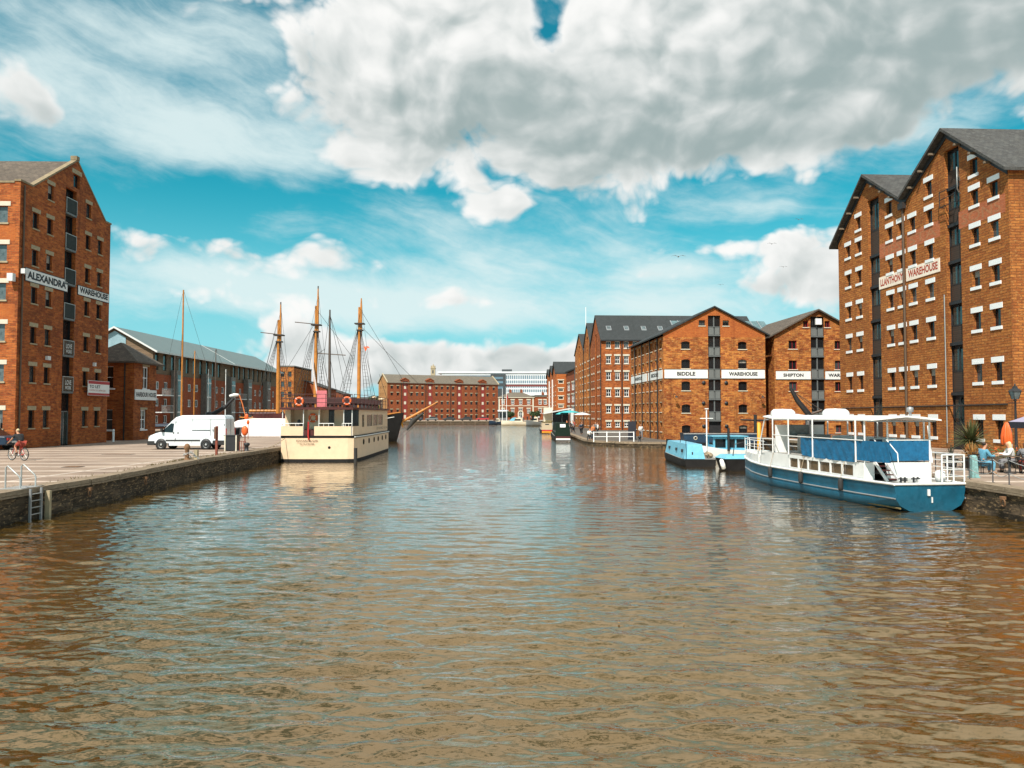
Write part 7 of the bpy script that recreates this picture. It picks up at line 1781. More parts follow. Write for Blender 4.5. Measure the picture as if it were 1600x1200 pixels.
    for k, (x, y, sh) in enumerate(((9.8, 128, 'cloth_black'), (10.6, 131, 'cloth_red'), (11.0, 140, 'cloth_white'), (10.3, 144, 'cloth_orange'), (9.4, 118, 'cloth_grey'), (10.2, 112, 'cloth_black'), (9.5, 106, 'navy'), (11.6, 104, 'cloth_white'), (12.0, 110, 'cloth_grey'))):
        person((x, y, QR), rnd.uniform(0, 6), 'stand' if k % 2 else 'walk', ['person in black farther along the right quay', 'person in red by the parasols', 'person in white below the turquoise parasol', 'person in pale orange among the parasols', 'person in grey on the quay edge past the bench', 'person in black just beyond the bench', 'person in navy at the quay edge behind the bench', 'person in white close to the gabled warehouse wall', 'person in grey close to the gabled warehouse wall'][k], sh, 'cloth_black', 'hair_dark', detail=False)
mat('turquoise', (.05, .42, .45), .6, var=.1)
piles_and_rails()

# ------------------------------------------------------------------ small quayside things
def clutter():
    rnd = random.Random(17)
    def ring(p, axis, lab):
        t = thing('mooring_ring', p, lab, 'mooring ring', 'iron rings along the dock walls'); MB().torus(p, axis, .13, .022, 16, 6).build('ring', M['rust'], t); MB().box(p[0] - .07, p[0] + .07, p[1] - .07, p[1] + .07, p[2] + .1, p[2] + .2).build('eye_plate', M['rust'], t)
    for k, y in enumerate((28.6, 33.5)): ring((-15.66 if y < 30 else -15.92, y, .55), (1, .2, .1), ['rusty iron ring on the left dock wall just beyond the ladder', 'rusty iron ring on the left dock wall before the bollard'][k])
    ring((16.28, 25.6, .55), (1, -.1, .1), 'rusty iron ring on the right dock wall below the cafe railing')
    for k, (x, y, lab) in enumerate(((-20.5, 36.0, 'dark square drain cover in the paving nearer the ladder'), (-24.0, 47.0, 'long dark drain cover in front of the van'), (-29.5, 46.0, 'dark drain cover between the cyclist and the van'), (-19.2, 51.5, 'drain cover near the bins behind the van'))):
        w_ = (.4, .9, .5, .5)[k]; t = thing('drain_cover', (x, y, QL), lab, 'drain cover', 'drain covers in the left quay'); MB().box(x - w_, x + w_, y - .3, y + .3, QL + .004, QL + .016).build('frame', M['black_metal'], t)
        for q in range(5): MB().box(x - w_ + .08, x + w_ - .08, y - .24 + .11 * q, y - .20 + .11 * q, QL + .0165, QL + .024).build('bar', M['rust'], t)
    # grass tufts in the coping joints
    m = MB()
    for k in range(260):
        y = rnd.choice([rnd.uniform(36, 48), rnd.uniform(24, 58), rnd.gauss(41.5, 1.6)]); x = (-16.55 if y < 30 else -16.55 - min(1, (y - 30) / 12) * 1.0) + rnd.uniform(-.08, .08); q = Vector((x, y, QL + .02))
        for j in range(4):
            a = rnd.uniform(0, 6.28); h = rnd.uniform(.05, .16); d = Vector((math.cos(a), math.sin(a), 0)); m.add([q - d * .01, q + d * .012, q + d * .05 + Vector((0, 0, h))], [(0, 1, 2)])
    m.build('weeds', M['moss'], None, kind='stuff', label='short dry weeds growing along the coping joint of the left quay', category='weeds')
    # mooring bollards on the quays, rope to the trip boat
    for k, (x, y, z, lab) in enumerate(((-17.4, 50.5, QL, 'low black bollard holding the rope of the cream ship'), (-17.4, 66.0, QL, 'low black bollard beside the middle of the cream ship'), (17.3, 30.4, QL, 'low black bollard on the right quay beside the stern of the passenger boat'), (17.3, 42.5, QL, 'low black bollard on the right quay by the bow of the passenger boat'), (13.6, 82.0, QR, 'low black bollard on the rounded quay corner'))):
        t = thing('bollard', (x, y, z), lab, 'bollard', 'low black bollards'); MB().lathe((x, y, z), [(.2, 0), (.2, .05), (.12, .08), (.11, .35), (.19, .42), (.2, .52), (.12, .58), (0, .6)], 12).build('post', M['black_metal'], t)
    for (a, b, lab) in (((16.0, 28.6, 1.2), (17.3, 30.4, QL + .3), 'slack rope from the stern of the passenger boat to its bollard'), ((13.8, 43.0, 1.5), (17.3, 42.5, QL + .3), 'rope from the bow of the passenger boat to its bollard')):
        A, B = Vector(a), Vector(b); t = thing('mooring_rope', A, lab, 'rope'); MB().tube([A.lerp(B, f / 8) + Vector((0, 0, -.25 * math.sin(math.pi * f / 8))) for f in range(9)], .022, 5).build('strand', M['rope'], t)
    # fenders hanging on the passenger boat's quay side and port bow
    # floating leaves and bits
    m = MB()
    for k in range(160):
        x = rnd.uniform(-9, 9); y = rnd.uniform(8, 40); s = rnd.uniform(.012, .035); q = Vector((x, y, .03)); a = rnd.uniform(0, 6.28); d = Vector((math.cos(a), math.sin(a), 0)) * s; e = Vector((-d.y, d.x, 0)) * .5
        m.add([q - d, q + e, q + d, q - e], [(0, 1, 2, 3)])
    m.build('floating_leaves', M['leaf_tan'], None, kind='stuff', label='scattered small leaves and specks floating on the brown water', category='leaves')
clutter()
# ------------------------------------------------------------------ far end of the basin
mat('glass_office', (.13, .21, .27), .15, spec=.8, var=.4, vs=.3); mat('office_white', (.68, .70, .72), .5, var=.12, vs=.3); mat('office_dark', (.05, .055, .06), .5, var=.3); mat('office_red', (.16, .035, .03), .6)
mat('far_stone', (.42, .34, .22), .9, var=.3); mat('red_paint', (.24, .03, .02), .6, var=.2)
def north():
    a = onY(605, 646, 280); b = onY(778, 646, 300); D = Vector((b.x - a.x, 20, 0)); L = D.length
    fr = Fr((a.x, 280, QL), D, (-D.y, D.x)); fr.leftright = True; W = 11.0
    t = thing('brick_warehouse', fr.P(0, 0, 0), 'long low brick warehouse across the far end with four red loading bays', 'warehouse', 'brick warehouses round the dock')
    zE = fr.z_at(0, 597.5); zR = zE + 3.1; U = fr.u_at
    rows = [(fr.z_at(U(640), y) - 1.35, fr.z_at(U(640), y) - .3) for y in (602, 612.5, 626, 638.5)]
    rows.append((.6, 1.9)); rows = [r for r in rows if r[0] > .1]
    wx = [612, 621.5, 643, 651.5, 660, 682, 690.5, 699.5, 708, 728, 736.5, 744.5, 762, 771.5]; bays = [633, 672, 717.8, 754.5]
    ops = fill([U(x) for x in wx], rows, .85); ops = [o for o in ops]
    bo = [(U(x) - .95, U(x) + .95, .3, zE + .6) for x in bays]
    top = [(0, zE)]
    for x in bays: u = U(x); top += [(u - 1.6, zE), (u - 1.5, zE + 1.0), (u, zE + 1.7), (u + 1.5, zE + 1.0), (u + 1.6, zE)]
    top.append((L, zE))
    mb = MB(); wall(mb, fr, 0, L, top, ops + bo, .25)
    mb.build('wall', M['brick_far'], t)
    e = MB(); wl = Fr(fr.P(0, 0, 0), fr.N, fr.D); eops = fill([2.2, 4.4, 6.6, 8.8], rows, .7)
    wall(e, wl, 0, W, [(0, zE), (W / 2, zR), (W, zE)], eops, .2); wall(e, Fr(fr.P(L, 0, 0), fr.N, -fr.D), 0, W, [(0, zE), (W / 2, zR), (W, zE)], [], 0); e.build('end_wall', M['brick_sand'], t)  # paler brick than the front: the end's sunlit brightness is in the colour
    windows(t, fr, ops, dict(glass='glass_dark', lintel='stone_cream', lh=.3, le=.15), .25); windows(t, wl, eops, dict(glass='glass_dark'), .2)
    for (a_, b_, z0, z1) in bo:
        m = MB(); m.fbox(fr, a_, b_, .2, .26, z0, z1); o = m.build('loading_bay', M['red_paint'], t)
        g = MB()
        for r in rows: g.fbox(fr, a_ + .55, b_ - .55, .16, .2, r[0], r[1])
        g.build('bay_window', M['stone_pale'], o)
    m = MB()
    for (ua, va, ub, vb) in ((0, -.35, 0, W / 2), (0, W + .35, 0, W / 2)):
        za = zE - .2; m.prism([fr.P(-.3, va, za), fr.P(L + .3, va, za), fr.P(L + .3, vb, zR), fr.P(-.3, vb, zR)], Vector((0, 0, .18)))
    m.build('roof', M['slate_far'], t)
    m = MB()
    for uu in (-.3, L): m.prism([fr.P(uu, -.4, zE - .1), fr.P(uu, W / 2, zR + .1), fr.P(uu, W + .4, zE - .1), fr.P(uu, W + .4, zE + .3), fr.P(uu, W / 2, zR + .5), fr.P(uu, -.4, zE + .3)], fr.D * .35)
    m.build('coping', M['far_stone'], t)
    m = MB(); 
    for x in bays: u = U(x); m.prism([fr.P(u - 1.7, -.15, zE + 1.0), fr.P(u, -.15, zE + 1.9), fr.P(u + 1.7, -.15, zE + 1.0), fr.P(u + 1.5, -.15, zE + .9), fr.P(u, -.15, zE + 1.6), fr.P(u - 1.5, -.15, zE + .9)], fr.N * 3)
    m.build('dormer_roof', M['brick_far'], t)
    pipes(t, fr, [U(x) for x in (627, 665, 704, 745)], 0, zE, .1)
    # cathedral-like tower far behind
    Y0 = 420; P = lambda a, c: onY(a, c, Y0)
    x0, x1 = P(675.5, 0).x, P(682, 0).x; w_ = x1 - x0
    t = thing('church_tower', ((x0 + x1) / 2, Y0, QL), 'distant stone church tower with a small pointed cap above the warehouse roof', 'tower')
    zt = P(679, 576).z
    m = MB(); m.box(x0, x1, Y0, Y0 + w_, QL, zt); m.build('shaft', M['far_stone'], t)
    m = MB(); m.box(x0 - .25, x1 + .25, Y0 - .25, Y0 + w_ + .25, zt, zt + .5)
    for dx in (0, w_ - .4):
        for dy in (0, w_ - .4): m.box(x0 + dx, x0 + dx + .4, Y0 + dy, Y0 + dy + .4, zt + .5, zt + 1.7)
    m.build('parapet', M['far_stone'], t)
    zc = P(679, 568).z
    m = MB(); c = ((x0 + x1) / 2, Y0 + w_ / 2, 0); m.lathe(c, [(w_ * .32, zt + .5), (w_ * .2, zt + 1.6), (.08, zc)], 8, smooth=False); m.build('spire', M['far_stone'], t)
    g = MB()
    for z in (zt - 2.6, zt - 6): g.box(x0 + w_ * .35, x0 + w_ * .65, Y0 - .05, Y0, z, z + 1.8)
    g.build('louvre', M['office_dark'], t)
north()
def offices():
    Y0 = 380; P = lambda a, c: onY(a, c, Y0)
    x0, xm, xr, xe = P(692, 0).x, P(767, 0).x, P(790, 0).x, P(872, 0).x
    t = thing('office_building', (x0, Y0, QL), 'long white modern office building with window bands behind the brick offices', 'office building')
    f = WFr(x0, Y0)
    def band(n, m_, px0, px1, y0, y1, d=0.0, dep=.5): a, b = P(px0, y1), P(px1, y0); MB().box(a.x, b.x, Y0 - d, Y0 - d + dep, a.z, b.z).build(n, M[m_], t)
    MB().box(x0, xe, Y0 + .5, Y0 + 22, QL, P(0, 584).z).build('core', M['office_dark'], t)
    for (y0, y1, m_) in ((581, 586.5, 'office_white'), (592.5, 594.5, 'office_white'), (599, 601, 'office_white'), (606, 608.5, 'office_white'), (613, 618, 'office_white')): band('facade_band', m_, 690, 872, y0, y1)
    band('facade_band', 'office_red', 790, 872, 600.5, 604)
    for (y0, y1) in ((586.5, 592.5), (594.5, 599), (604, 606), (608.5, 613)):
        band('window_band', 'glass_office', 790, 872, y0, y1, -.15, .2); band('window_band', 'glass_office', 692, 767, y0, y1, -.15, .2)
        m = MB(); a = P(790, y1); b = P(872, y0); n = 28
        for i in range(n): x = a.x + (b.x - a.x) * i / n; m.box(x, x + .32, Y0 - .03, Y0 + .14, a.z, b.z)
        m.build('mullions', M['office_white'], t)
    band('dark_tower', 'office_dark', 766.5, 790, 584.5, 640, .6, 3)
    for y in (589, 595.5, 604): band('tower_window', 'glass_office', 769, 786, y, y + 3.5, .68, .1)
    a = P(690, 583); b = P(872, 580.5); MB().box(a.x - 2, b.x, Y0 - .5, Y0 + 22, a.z, b.z).build('roof', M['office_white'], t)
    a = P(784, 581); b = P(800, 577); MB().box(a.x, b.x, Y0 + 4, Y0 + 9, a.z - .2, b.z + .2).build('plant_room', M['office_dark'], t)
    # brick custom-house offices
    Y1 = 300; Q = lambda a, c: onY(a, c, Y1)
    for (pa, pb, ye, yr, lab, nwx, hip, door) in ((779, 834, 620.5, 613.5, 'two storey brick offices with pale slate hipped roof and white arched doorway', (786, 801, 813.5, 826), True, 813.5), (834.5, 866, 619, 616, 'plain two storey brick building right of the arched doorway offices', (844, 852, 861), False, None)):
        A, B = Q(pa, 646), Q(pb, 646); fr = Fr((A.x, Y1, QL), (1, 0), (0, 1)); fr.leftright = True; W = B.x - A.x; zE = fr.z_at(0, ye)
        t = thing('brick_house', fr.P(0, 0, 0), lab, 'house', 'small brick offices at the far quay')
        U = fr.u_at; rows = [(fr.z_at(0, 632), fr.z_at(0, 625)), (fr.z_at(0, 646), fr.z_at(0, 638.5))]
        ops = []
        for x in nwx:
            for k, r in enumerate(rows):
                if k == 1 and x == door: ops.append((U(x) - .7, U(x) + .7, .1, fr.z_at(0, 638))); continue
                ops.append((U(x) - .6, U(x) + .6, r[0], r[1]))
        mb = MB(); wall(mb, fr, 0, W, [(0, zE), (W, zE)], ops, .2); wall(mb, Fr(fr.P(0, 0, 0), (0, 1), (1, 0)), 0, 12, [(0, zE), (12, zE)], [], 0); wall(mb, Fr(fr.P(W, 0, 0), (0, 1), (-1, 0)), 0, 12, [(0, zE), (12, zE)], [], 0); mb.build('wall', M['brick_far'], t)
        windows(t, fr, ops, dict(glass='glass_dark', lintel='stone_pale', lh=.35, le=.25, frame='white_paint', fw=.14, nx=2, nz=2), .2)
        m = MB(); z = fr.z_at(0, 634.5) if hip else fr.z_at(0, 636); m.fbox(fr, 0, W, -.08, -.003, z, z + .25)
        if hip: m.fbox(fr, 0, .5, -.06, -.003, 0, zE - .3); m.fbox(fr, W - .5, W, -.06, -.003, 0, zE - .3); m.fbox(fr, -.3, W + .3, -.35, -.0, zE - .3, zE)
        else: m.fbox(fr, -.1, W, -.15, -.003, zE - .25, zE)
        m.build('string_course', M['stone_pale'], t)
        m = MB(); h = 2.0 if hip else .6; i = 4.5 if hip else .5
        a = [fr.P(-.4, -.4, zE), fr.P(W + .4, -.4, zE), fr.P(W + .4, 12, zE), fr.P(-.4, 12, zE), fr.P(i, 5, zE + h), fr.P(W - i, 5, zE + h)]
        m.add(a, [(0, 1, 5, 4), (1, 2, 5), (2, 3, 4, 5), (3, 0, 4)]); m.build('roof', M['slate_far'] if hip else M['slate'], t)
        if hip:
            u = U(door); m = MB()
            pr = [fr.P(u + 1.1 * math.cos(q), -.12, 2.6 + 1.1 * math.sin(q)) for q in [math.pi * i / 8 for i in range(9)]]; pi_ = [fr.P(u + .72 * math.cos(q), -.12, 2.6 + .72 * math.sin(q)) for q in [math.pi * i / 8 for i in range(9)]]
            for i in range(8): m.prism([pr[i], pr[i + 1], pi_[i + 1], pi_[i]], fr.N * .1)
            m.fbox(fr, u - 1.1, u - .72, -.12, -.004, 0, 2.6); m.fbox(fr, u + .72, u + 1.1, -.12, -.004, 0, 2.6); m.build('arched_surround', M['stone_pale'], t)
        for uu in ((W * .3, W * .62) if hip else (W * .4,)): m = MB(); m.fbox(fr, uu, uu + 1.0, 4.6, 5.6, zE + h * .6, zE + h + 1.0); m.lathe(fr.P(uu + .3, 5.1, zE + h + 1.0), [(.18, 0), (.14, .5), (0, .5)], 8); m.build('chimney', M['brick_far'], t)
    # flagpoles and kiosk
    for (px, yt, lab) in ((785, 608, 'left one of two white flagpoles at the far quay'), (791.5, 607, 'right one of two white flagpoles at the far quay')):
        Y2 = 262; x = onY(px, 646, Y2).x; t = thing('flagpole', (x, Y2, QL), lab, 'flagpole', 'flagpoles at the far quay'); MB().tube([(x, Y2, QL), (x, Y2, onY(px, yt, Y2).z)], [.11, .07], 6).build('pole', M['white_clean'], t); MB().ell((x, Y2, onY(px, yt, Y2).z), .14, .14, .14, 8, 5).build('finial', M['white_clean'], t)
        z = onY(px, yt + 8, Y2).z; m = MB(); m.prism([Vector((x + .08, Y2, z)), Vector((x + .6, Y2, z - 1.4)), Vector((x + .25, Y2, z - 2.0)), Vector((x + .08, Y2, z - 1.5))], (0, .03, 0)); m.build('flag', M['navy'] if px < 790 else M['sign_red'], t)
    Y2 = 266; a = onY(779, 654, Y2); b = onY(793, 640.5, Y2); t = thing('kiosk', (a.x, Y2, QL), 'dark kiosk with a flat white roof beside the flagpoles', 'kiosk')
    MB().box(a.x, b.x, Y2, Y2 + 3, QL, b.z - .5).build('wall', M['cloth_grey'], t); MB().box(a.x - .3, b.x + .3, Y2 - .4, Y2 + 3.3, b.z - .5, b.z).build('roof', M['white_clean'], t); MB().box(a.x + .4, b.x - .4, Y2 - .03, Y2, QL + 1, b.z - 1).build('hatch', M['glass_dark'], t)
def WFr(x, y): return Fr((x, y, QL), (1, 0), (0, 1))
offices()

# far block on the right bank: orange gabled flats and their brick neighbour
def far_right():
    Y0 = 205; fr = Fr((onY(869.5, 646, Y0).x, Y0, QR), (1, 0.0), (0, 1)); fr.leftright = True; S = fr.u_at; Z = lambda y, u=0: fr.z_at(u, y)
    W = S(884.5); zE = Z(584.5); zR = Z(564)
    t = thing('apartment_block', fr.P(0, 0, 0), 'bright orange brick flats with dark roofs at the far end of the right bank', 'apartment block', 'far flats on the right bank')
    ops = [(S(876.5) - .75, S(876.5) + .75, Z(y + 3), Z(y - 2.5)) for y in (596.5, 609, 621.5, 634.5)]
    mb = MB(); wall(mb, fr, 0, W + 6, [(0, zE), (W + 6, zE)], ops, .2)
    wf = Fr(fr.P(0, 0, 0), (-.03, 1), (1, .03)); L = 34; tops = [(0, zE)]
    k = 3; g = L / k
    for i in range(k): tops += [(g * (i + .5), zR - i * .4), (g * (i + 1), zE + .2)]
    wo = []
    for i in range(k):
        for du in (-3, 3): wo += [(g * (i + .5) + du - .7, g * (i + .5) + du + .7, z, z + 1.5) for z in (3.5, 6.2, 8.9) if z + 1.6 < zE]
    wall(mb, wf, 0, L, tops, wo, .2); mb.build('wall', M['brick_bright'], t)
    windows(t, fr, ops, dict(glass='glass_dark', frame='stone_pale', fw=.2, lintel='stone_pale', lh=.25, le=.15), .2); windows(t, wf, wo, dict(glass='glass_pale', lintel='stone_pale', sill='stone_pale'), .2)
    m = MB(); 
    for i in range(k):
        a, b = g * i, g * (i + 1); c = (a + b) / 2; zr = zR - i * .4
        for (ua, ub) in ((a, c), (b, c)): m.prism([wf.P(ua, -.4, zE if ua == a and i == 0 else zE + .2), wf.P(ub, -.4, zr), wf.P(ub, -.4, zr + .2), wf.P(ua, -.4, zE + .4)], wf.N * (22 if i == 0 else 14))
    m.build('roof', M['slate_dark'], t)
    m = MB(); m.fbox(wf, g - .35, g + .35, -.3, .1, .5, zE - 1.0); m.build('white_pier', M['fascia_white'], t); m = MB(); m.fbox(wf, 2 * g - .35, 2 * g + .35, -.3, .1, .5, zE - 1.0); m.build('white_pier', M['fascia_white'], t)
    # brick block angled towards the dock
    A = onY(884.8, 646, 204); B = onY(900.5, 646, 186); D = (B - A); D.z = 0; f2 = Fr((A.x, 204, QR), D, (-D.y * -1, D.x * -1) if False else (D.y * -1, D.x)); L2 = D.length; f2.leftright = True
    zz = f2.z_at(0, 584.5); z2 = f2.z_at(L2, 574.5)
    t = thing('apartment_block', f2.P(0, 0, 0), 'angled brick flats with paired white windows between the orange flats and the gabled row', 'apartment block', 'far flats on the right bank')
    ops = []
    for u in (L2 * .25, L2 * .68):
        for z in (2.8, 5.8, 8.8): ops.append((u - 2.4, u + 2.4, z, z + 2.0))
    ops = [o for o in ops if o[3] < zz - .2]
    mb = MB(); wall(mb, f2, 0, L2, [(0, zz), (L2, zz + .3)], ops, .2); mb.fbox(f2, 0, L2, .5, 8, 0, zz - .1); mb.build('wall', M['brick_far'], t)
    windows(t, f2, ops, dict(glass='glass_dark', frame='white_paint', fw=.22, nx=3, nz=2, lintel='stone_pale'), .2)
    MB().fbox(f2, L2 - 1.2, L2 + .1, -.3, 0, 0, zz + .6).build('dark_pier', M['office_dark'], t); MB().fbox(f2, -.2, L2, -.4, 8, zz + .3, zz + .6).build('roof', M['slate_dark'], t)
    # white canopy of the waterside cafe
    Y0 = 176; P = lambda a, c: onY(a, c, Y0); t = thing('cafe_pavilion', (P(862, 646).x, Y0, QR), 'pale cafe pavilion with a slanting white roof behind the turquoise parasols', 'pavilion')
    m = MB(); m.prism([P(850, 645.5), P(893, 637.5), P(893, 639), P(850, 647)], (0, 9, 0)); m.build('roof', M['fascia_white'], t)
    a = P(852, 640); m = MB(); m.box(P(850, 0).x, P(863, 0).x, Y0 + 4, Y0 + 8, QR, P(0, 636.5).z); m.build('wall', M['stone_pale'], t)
    a = P(891, 646); MB().box(P(890, 0).x, P(894, 0).x, Y0, Y0 + 3, QR, P(0, 638.5).z).build('end_pier', M['fascia_white'], t)
    MB().box(P(864, 0).x, P(889, 0).x, Y0 + 5, Y0 + 6, QR, P(0, 641).z).build('glazing', M['glass_dark'], t)
    # thin white mast beyond the gabled row
    Y0 = 230; x = onY(916, 646, Y0).x; t = thing('mast', (x, Y0, QR), 'thin white mast rising above the row of gabled warehouses', 'mast'); MB().tube([(x, Y0, QR), (x, Y0, onY(916, 480, Y0).z)], [.22, .12], 6).build('pole', M['white_clean'], t); MB().box(x - .5, x + .5, Y0 - .5, Y0 + .5, QR, QR + .4).build('base', M['concrete'], t)
far_right()

# parked cars and people along the far quay
def far_quay():
    rnd = random.Random(21)
    cols = ['navy', 'boat_white', 'galv', 'sign_red', 'black_metal', 'grey_panel']
    names = {'navy': 'dark blue', 'boat_white': 'white', 'galv': 'silver', 'sign_red': 'red', 'black_metal': 'black', 'grey_panel': 'grey'}
    x = -34.0; src = {}; i = 0
    ordw = ['first', 'second', 'third', 'fourth', 'fifth', 'sixth', 'seventh', 'eighth', 'ninth', 'tenth', 'eleventh', 'twelfth']
    while x < -9 and i < 12:
        c = cols[(i * 5 + i // 3) % 6]
        loc = Vector((x, 255.5 + (x + 34) * .12, QL)); lab = names[c] + ' car, ' + ordw[i] + ' from the left in the row before the far warehouse'
        if c in src: copy_tree(src[c], loc - Vector(src[c].location), lab)
        else: src[c] = car(Fr(loc, (0.02, 1) if False else (1, .02), (-.02, 1)), lab, c, 'cars parked along the far quay', simple=True)
        x += rnd.uniform(4.8, 6.2); i += 1
    for k, (px, sh) in enumerate(((812, 'cloth_white'), (818, 'cloth_red'), (824, 'cloth_black'), (829, 'cloth_blue'), (836, 'cloth_orange'), (842, 'cloth_white'))):
        Y2 = 258 + k; p = onY(px, 646, Y2)
        person((p.x, Y2, QL), 1.0 * k, 'stand', ['person in white left of the arched doorway on the far quay', 'person in red standing before the arched doorway', 'person in black near the right corner of the arched doorway offices', 'person in blue on the far quay between the two brick offices', 'person in orange before the plain brick building at the far quay', 'person in white at the right end of the far quay'][k], sh, 'cloth_black', 'hair_dark', detail=False)
    # timber pontoon along the far wall
    t = thing('landing_stage', (-20, 247.5, 0), 'low brown timber landing stage along the far quay wall', 'jetty')
    MB().box(-44, 4, 246.3, 249.2, .25, .45).build('decking', M['trunk'], t)
    for q in range(13): MB().lathe((-43 + 3.9 * q, 246.4, -.5), [(.15, 0), (.15, 1.5), (0, 1.55)], 8).build('pile', M['trunk'], t)
far_quay()

# distant town behind the ships: low houses and trees
def tree(p, h, r, lab, seed, mname='leaf_tree'):
    rnd = random.Random(seed); t = thing('tree', p, lab, 'tree', 'distant trees beyond the basin'); p = Vector(p)
    m = MB(); m.tube([p, p + Vector((.1, 0, h * .3)), p + Vector((0, .1, h * .62))], [.3, .2, .1], 7)
    cl = []
    for k in range(9):
        a = rnd.uniform(0, 6.28); q = p + Vector((math.cos(a) * r * rnd.uniform(.2, .8), math.sin(a) * r * rnd.uniform(.2, .8), h * rnd.uniform(.5, .9))); cl.append(q); m.tube([p + Vector((0, 0, h * .35)), q], [.1, .03], 5)
    m.build('trunk', M['trunk'], t); f = MB()
    for k in range(1500):
        c = rnd.choice(cl); d = Vector((rnd.gauss(0, 1), rnd.gauss(0, 1), rnd.gauss(0, .8))); d = d.normalized() * r * .45 * rnd.uniform(.4, 1.0) ; q = c + d
        s = rnd.uniform(.16, .34); a = Vector((rnd.uniform(-1, 1), rnd.uniform(-1, 1), rnd.uniform(-.6, 1))).normalized(); b = a.orthogonal().normalized() * s; e = a.cross(b).normalized() * s * .6
        f.add([q - b, q + e, q + b, q - e], [(0, 1, 2, 3)])
    f.build('crown', M[mname], t)
mat('leaf_tree', (.045, .075, .022), .7, var=.5, vs=.8)
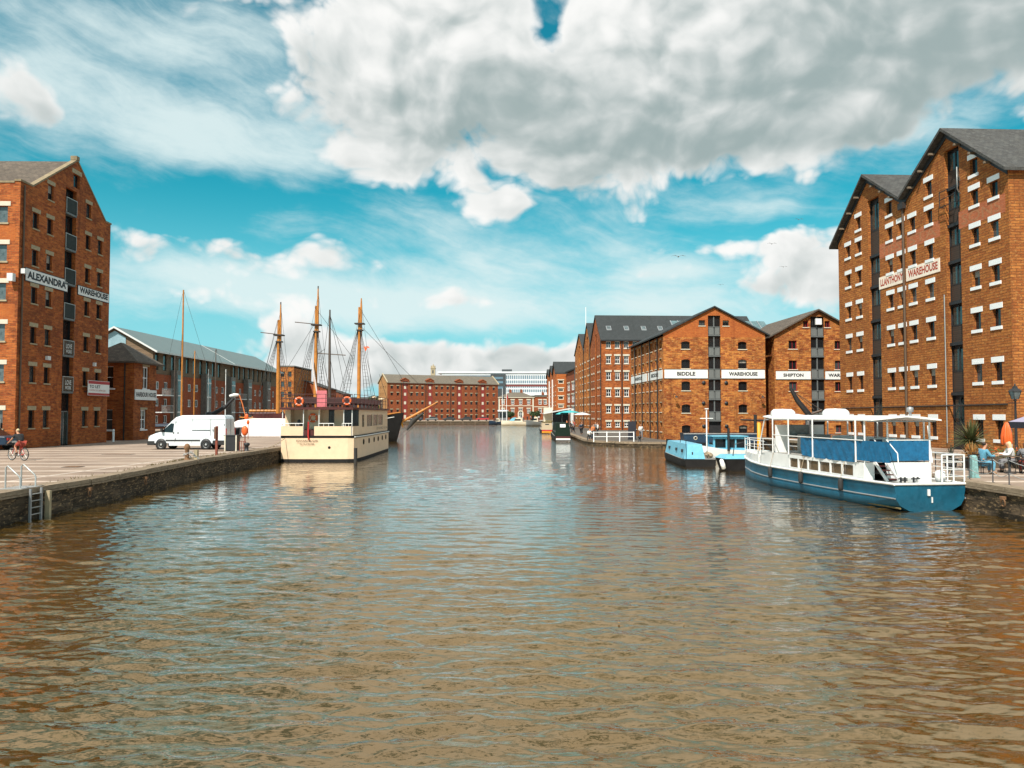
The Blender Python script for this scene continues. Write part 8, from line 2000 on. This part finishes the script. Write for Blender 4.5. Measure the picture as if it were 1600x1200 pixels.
def town():
    Y0 = 300; P = lambda a, c, y=Y0: onY(a, c, y)
    for k, (px, yt, w_, lab) in enumerate(((480, 622, 7, 'dark tree left of the middle mast beyond the basin'), (489, 628, 6, 'smaller dark tree by the flagged mast group beyond the basin'), (582, 617, 5, 'round green tree left of the far red warehouse'), (590, 620, 4, 'small green tree touching the end of the far red warehouse'), (798, 648, 3.0, 'small tree in front of the arched doorway offices'), (836, 644, 3.4, 'dark conical tree between the two far brick offices'))):
        y = 290 if px < 700 else 272; q = P(px, 646, y); h = P(px, yt, y).z - QL
        tree((q.x, y, QL), max(h, 3), w_ * .6, lab, 30 + k)
    for k, (pa, pb, yt, m_, lab) in enumerate(((500, 536, 622, 'office_white', 'low white commercial block far behind the masts'), (536, 572, 627, 'office_dark', 'low dark shed far behind the third orange mast'), (566, 596, 628, 'stone_pale', 'pale low house far behind, left of the red warehouse'), (458, 484, 630, 'office_dark', 'dark roofed shed far behind the mast of the tall ship'))):
        A, B = P(pa, 646), P(pb, 646); zt = P(0, yt).z; fr = Fr((A.x, Y0 + 3 * k, QL), (1, 0), (0, 1)); W = B.x - A.x; h = zt - QL
        t = thing('low_building', fr.P(0, 0, 0), lab, 'building', 'low buildings far behind the ships')
        ops = [(1 + 2.2 * i, 2.2 + 2.2 * i, h * .45, h * .7) for i in range(int(W / 2.2) - 1)]
        mb = MB(); wall(mb, fr, 0, W, [(0, h), (W, h)], ops, .2); mb.fbox(fr, 0, W, .4, 10, 0, h - .1); mb.build('wall', M[m_], t); windows(t, fr, ops, dict(glass='glass_dark'), .2)
        MB().prism([fr.P(-.4, -.4, h), fr.P(W + .4, -.4, h), fr.P(W + .4, 5, h + 1.6), fr.P(-.4, 5, h + 1.6)], Vector((0, 0, .2))).build('roof', M['slate'], t)
    # brick terrace filling the left bank behind the flats
    for k, (y, h) in enumerate(((215, 9.5), (236, 8.5))):
        fr = Fr((-64, y, QL), (1, 0), (0, 1)); t = thing('low_building', fr.P(0, 0, 0), ['brick terrace behind the narrow flat topped block', 'farther brick terrace on the left bank beyond the masts'][k], 'building', 'low buildings far behind the ships')
        ops = [(1 + 2.4 * i, 2.2 + 2.4 * i, z, z + 1.4) for i in range(4) for z in (1.2, 4.2)]
        mb = MB(); wall(mb, fr, 0, 12, [(0, h), (6, h + 2), (12, h)], ops, .2); wall(mb, Fr(fr.P(12, 0, 0), (0, 1), (-1, 0)), 0, 12, [(0, h), (12, h)], [], 0); mb.build('wall', M['brick_far'], t); windows(t, fr, ops, dict(glass='glass_dark'), .2)
        gable_roof(t, fr, 0, 12, h, h + 2.1, 12, 'slate')
    # long low skyline strip of far roofs so that the land does not end bare
    rnd = random.Random(3); q = -175
    k = 0
    while q < -70:
        w_ = rnd.uniform(14, 30); h = rnd.uniform(4, 7); fr = Fr((q, 520 + rnd.uniform(0, 60), QL), (1, 0), (0, 1))
        if not (-110 < q < 40) or True:
            t = thing('distant_house', fr.P(0, 0, 0), ['leftmost distant house roof on the horizon behind the tall ship masts', 'distant house behind the middle orange mast', 'distant house on the horizon between the middle and third masts', 'distant house on the horizon behind the third mast', 'distant house on the horizon right of the third mast', 'rightmost distant house, just left of the far red warehouse', 'distant house hidden near the end of the far red warehouse'][min(k, 6)], 'house', 'distant houses on the horizon')
            mb = MB(); mb.fbox(fr, 0, w_, 0, 10, 0, h); mb.build('wall', M[rnd.choice(['brick_far', 'stone_cream', 'brick_sand'])], t)
            gable_roof(t, Fr(fr.P(0, 0, 0), (0, 1), (1, 0)), 0, 10, h, h + 2.5, w_, 'slate')
            m = MB(); m.fbox(fr, w_ * .3, w_ * .3 + 1, 4.5, 5.5, h + 1.5, h + 3.6); m.build('chimney', M['brick_far'], t)
        q += w_ + rnd.uniform(0, 4); k += 1
town()

# gulls
def gull(px, py, Y0, s, lab):
    p = onY(px, py, Y0); t = thing('bird', p, lab, 'bird', 'birds in the sky over the right bank'); m = MB()
    m.ell(p, .07 * s, .22 * s, .06 * s, 8, 5)
    o = m.build('body', M['cloth_grey'], t)
    for sd in (-1, 1):
        w_ = MB(); A = [p, p + Vector((sd * .35 * s, .05 * s, .12 * s)), p + Vector((sd * .75 * s, -.05 * s, .02 * s)), p + Vector((sd * .35 * s, -.12 * s, .11 * s))]; w_.prism(A, (0, 0, .012)); w_.build('wing', M['cloth_grey'], t)
gull(1060, 401, 60, .8, 'bird with level wings left of the tall warehouse roof'); gull(1248, 343, 60, .5, 'topmost bird, above the roof of the SHIPTON boarded warehouse'); gull(1206, 381, 60, .5, 'bird beside the small white cloud'); gull(1224, 417, 70, .5, 'bird below the small white cloud'); gull(1126, 445, 70, .4, 'lowest bird above the BIDDLE boarded warehouse')
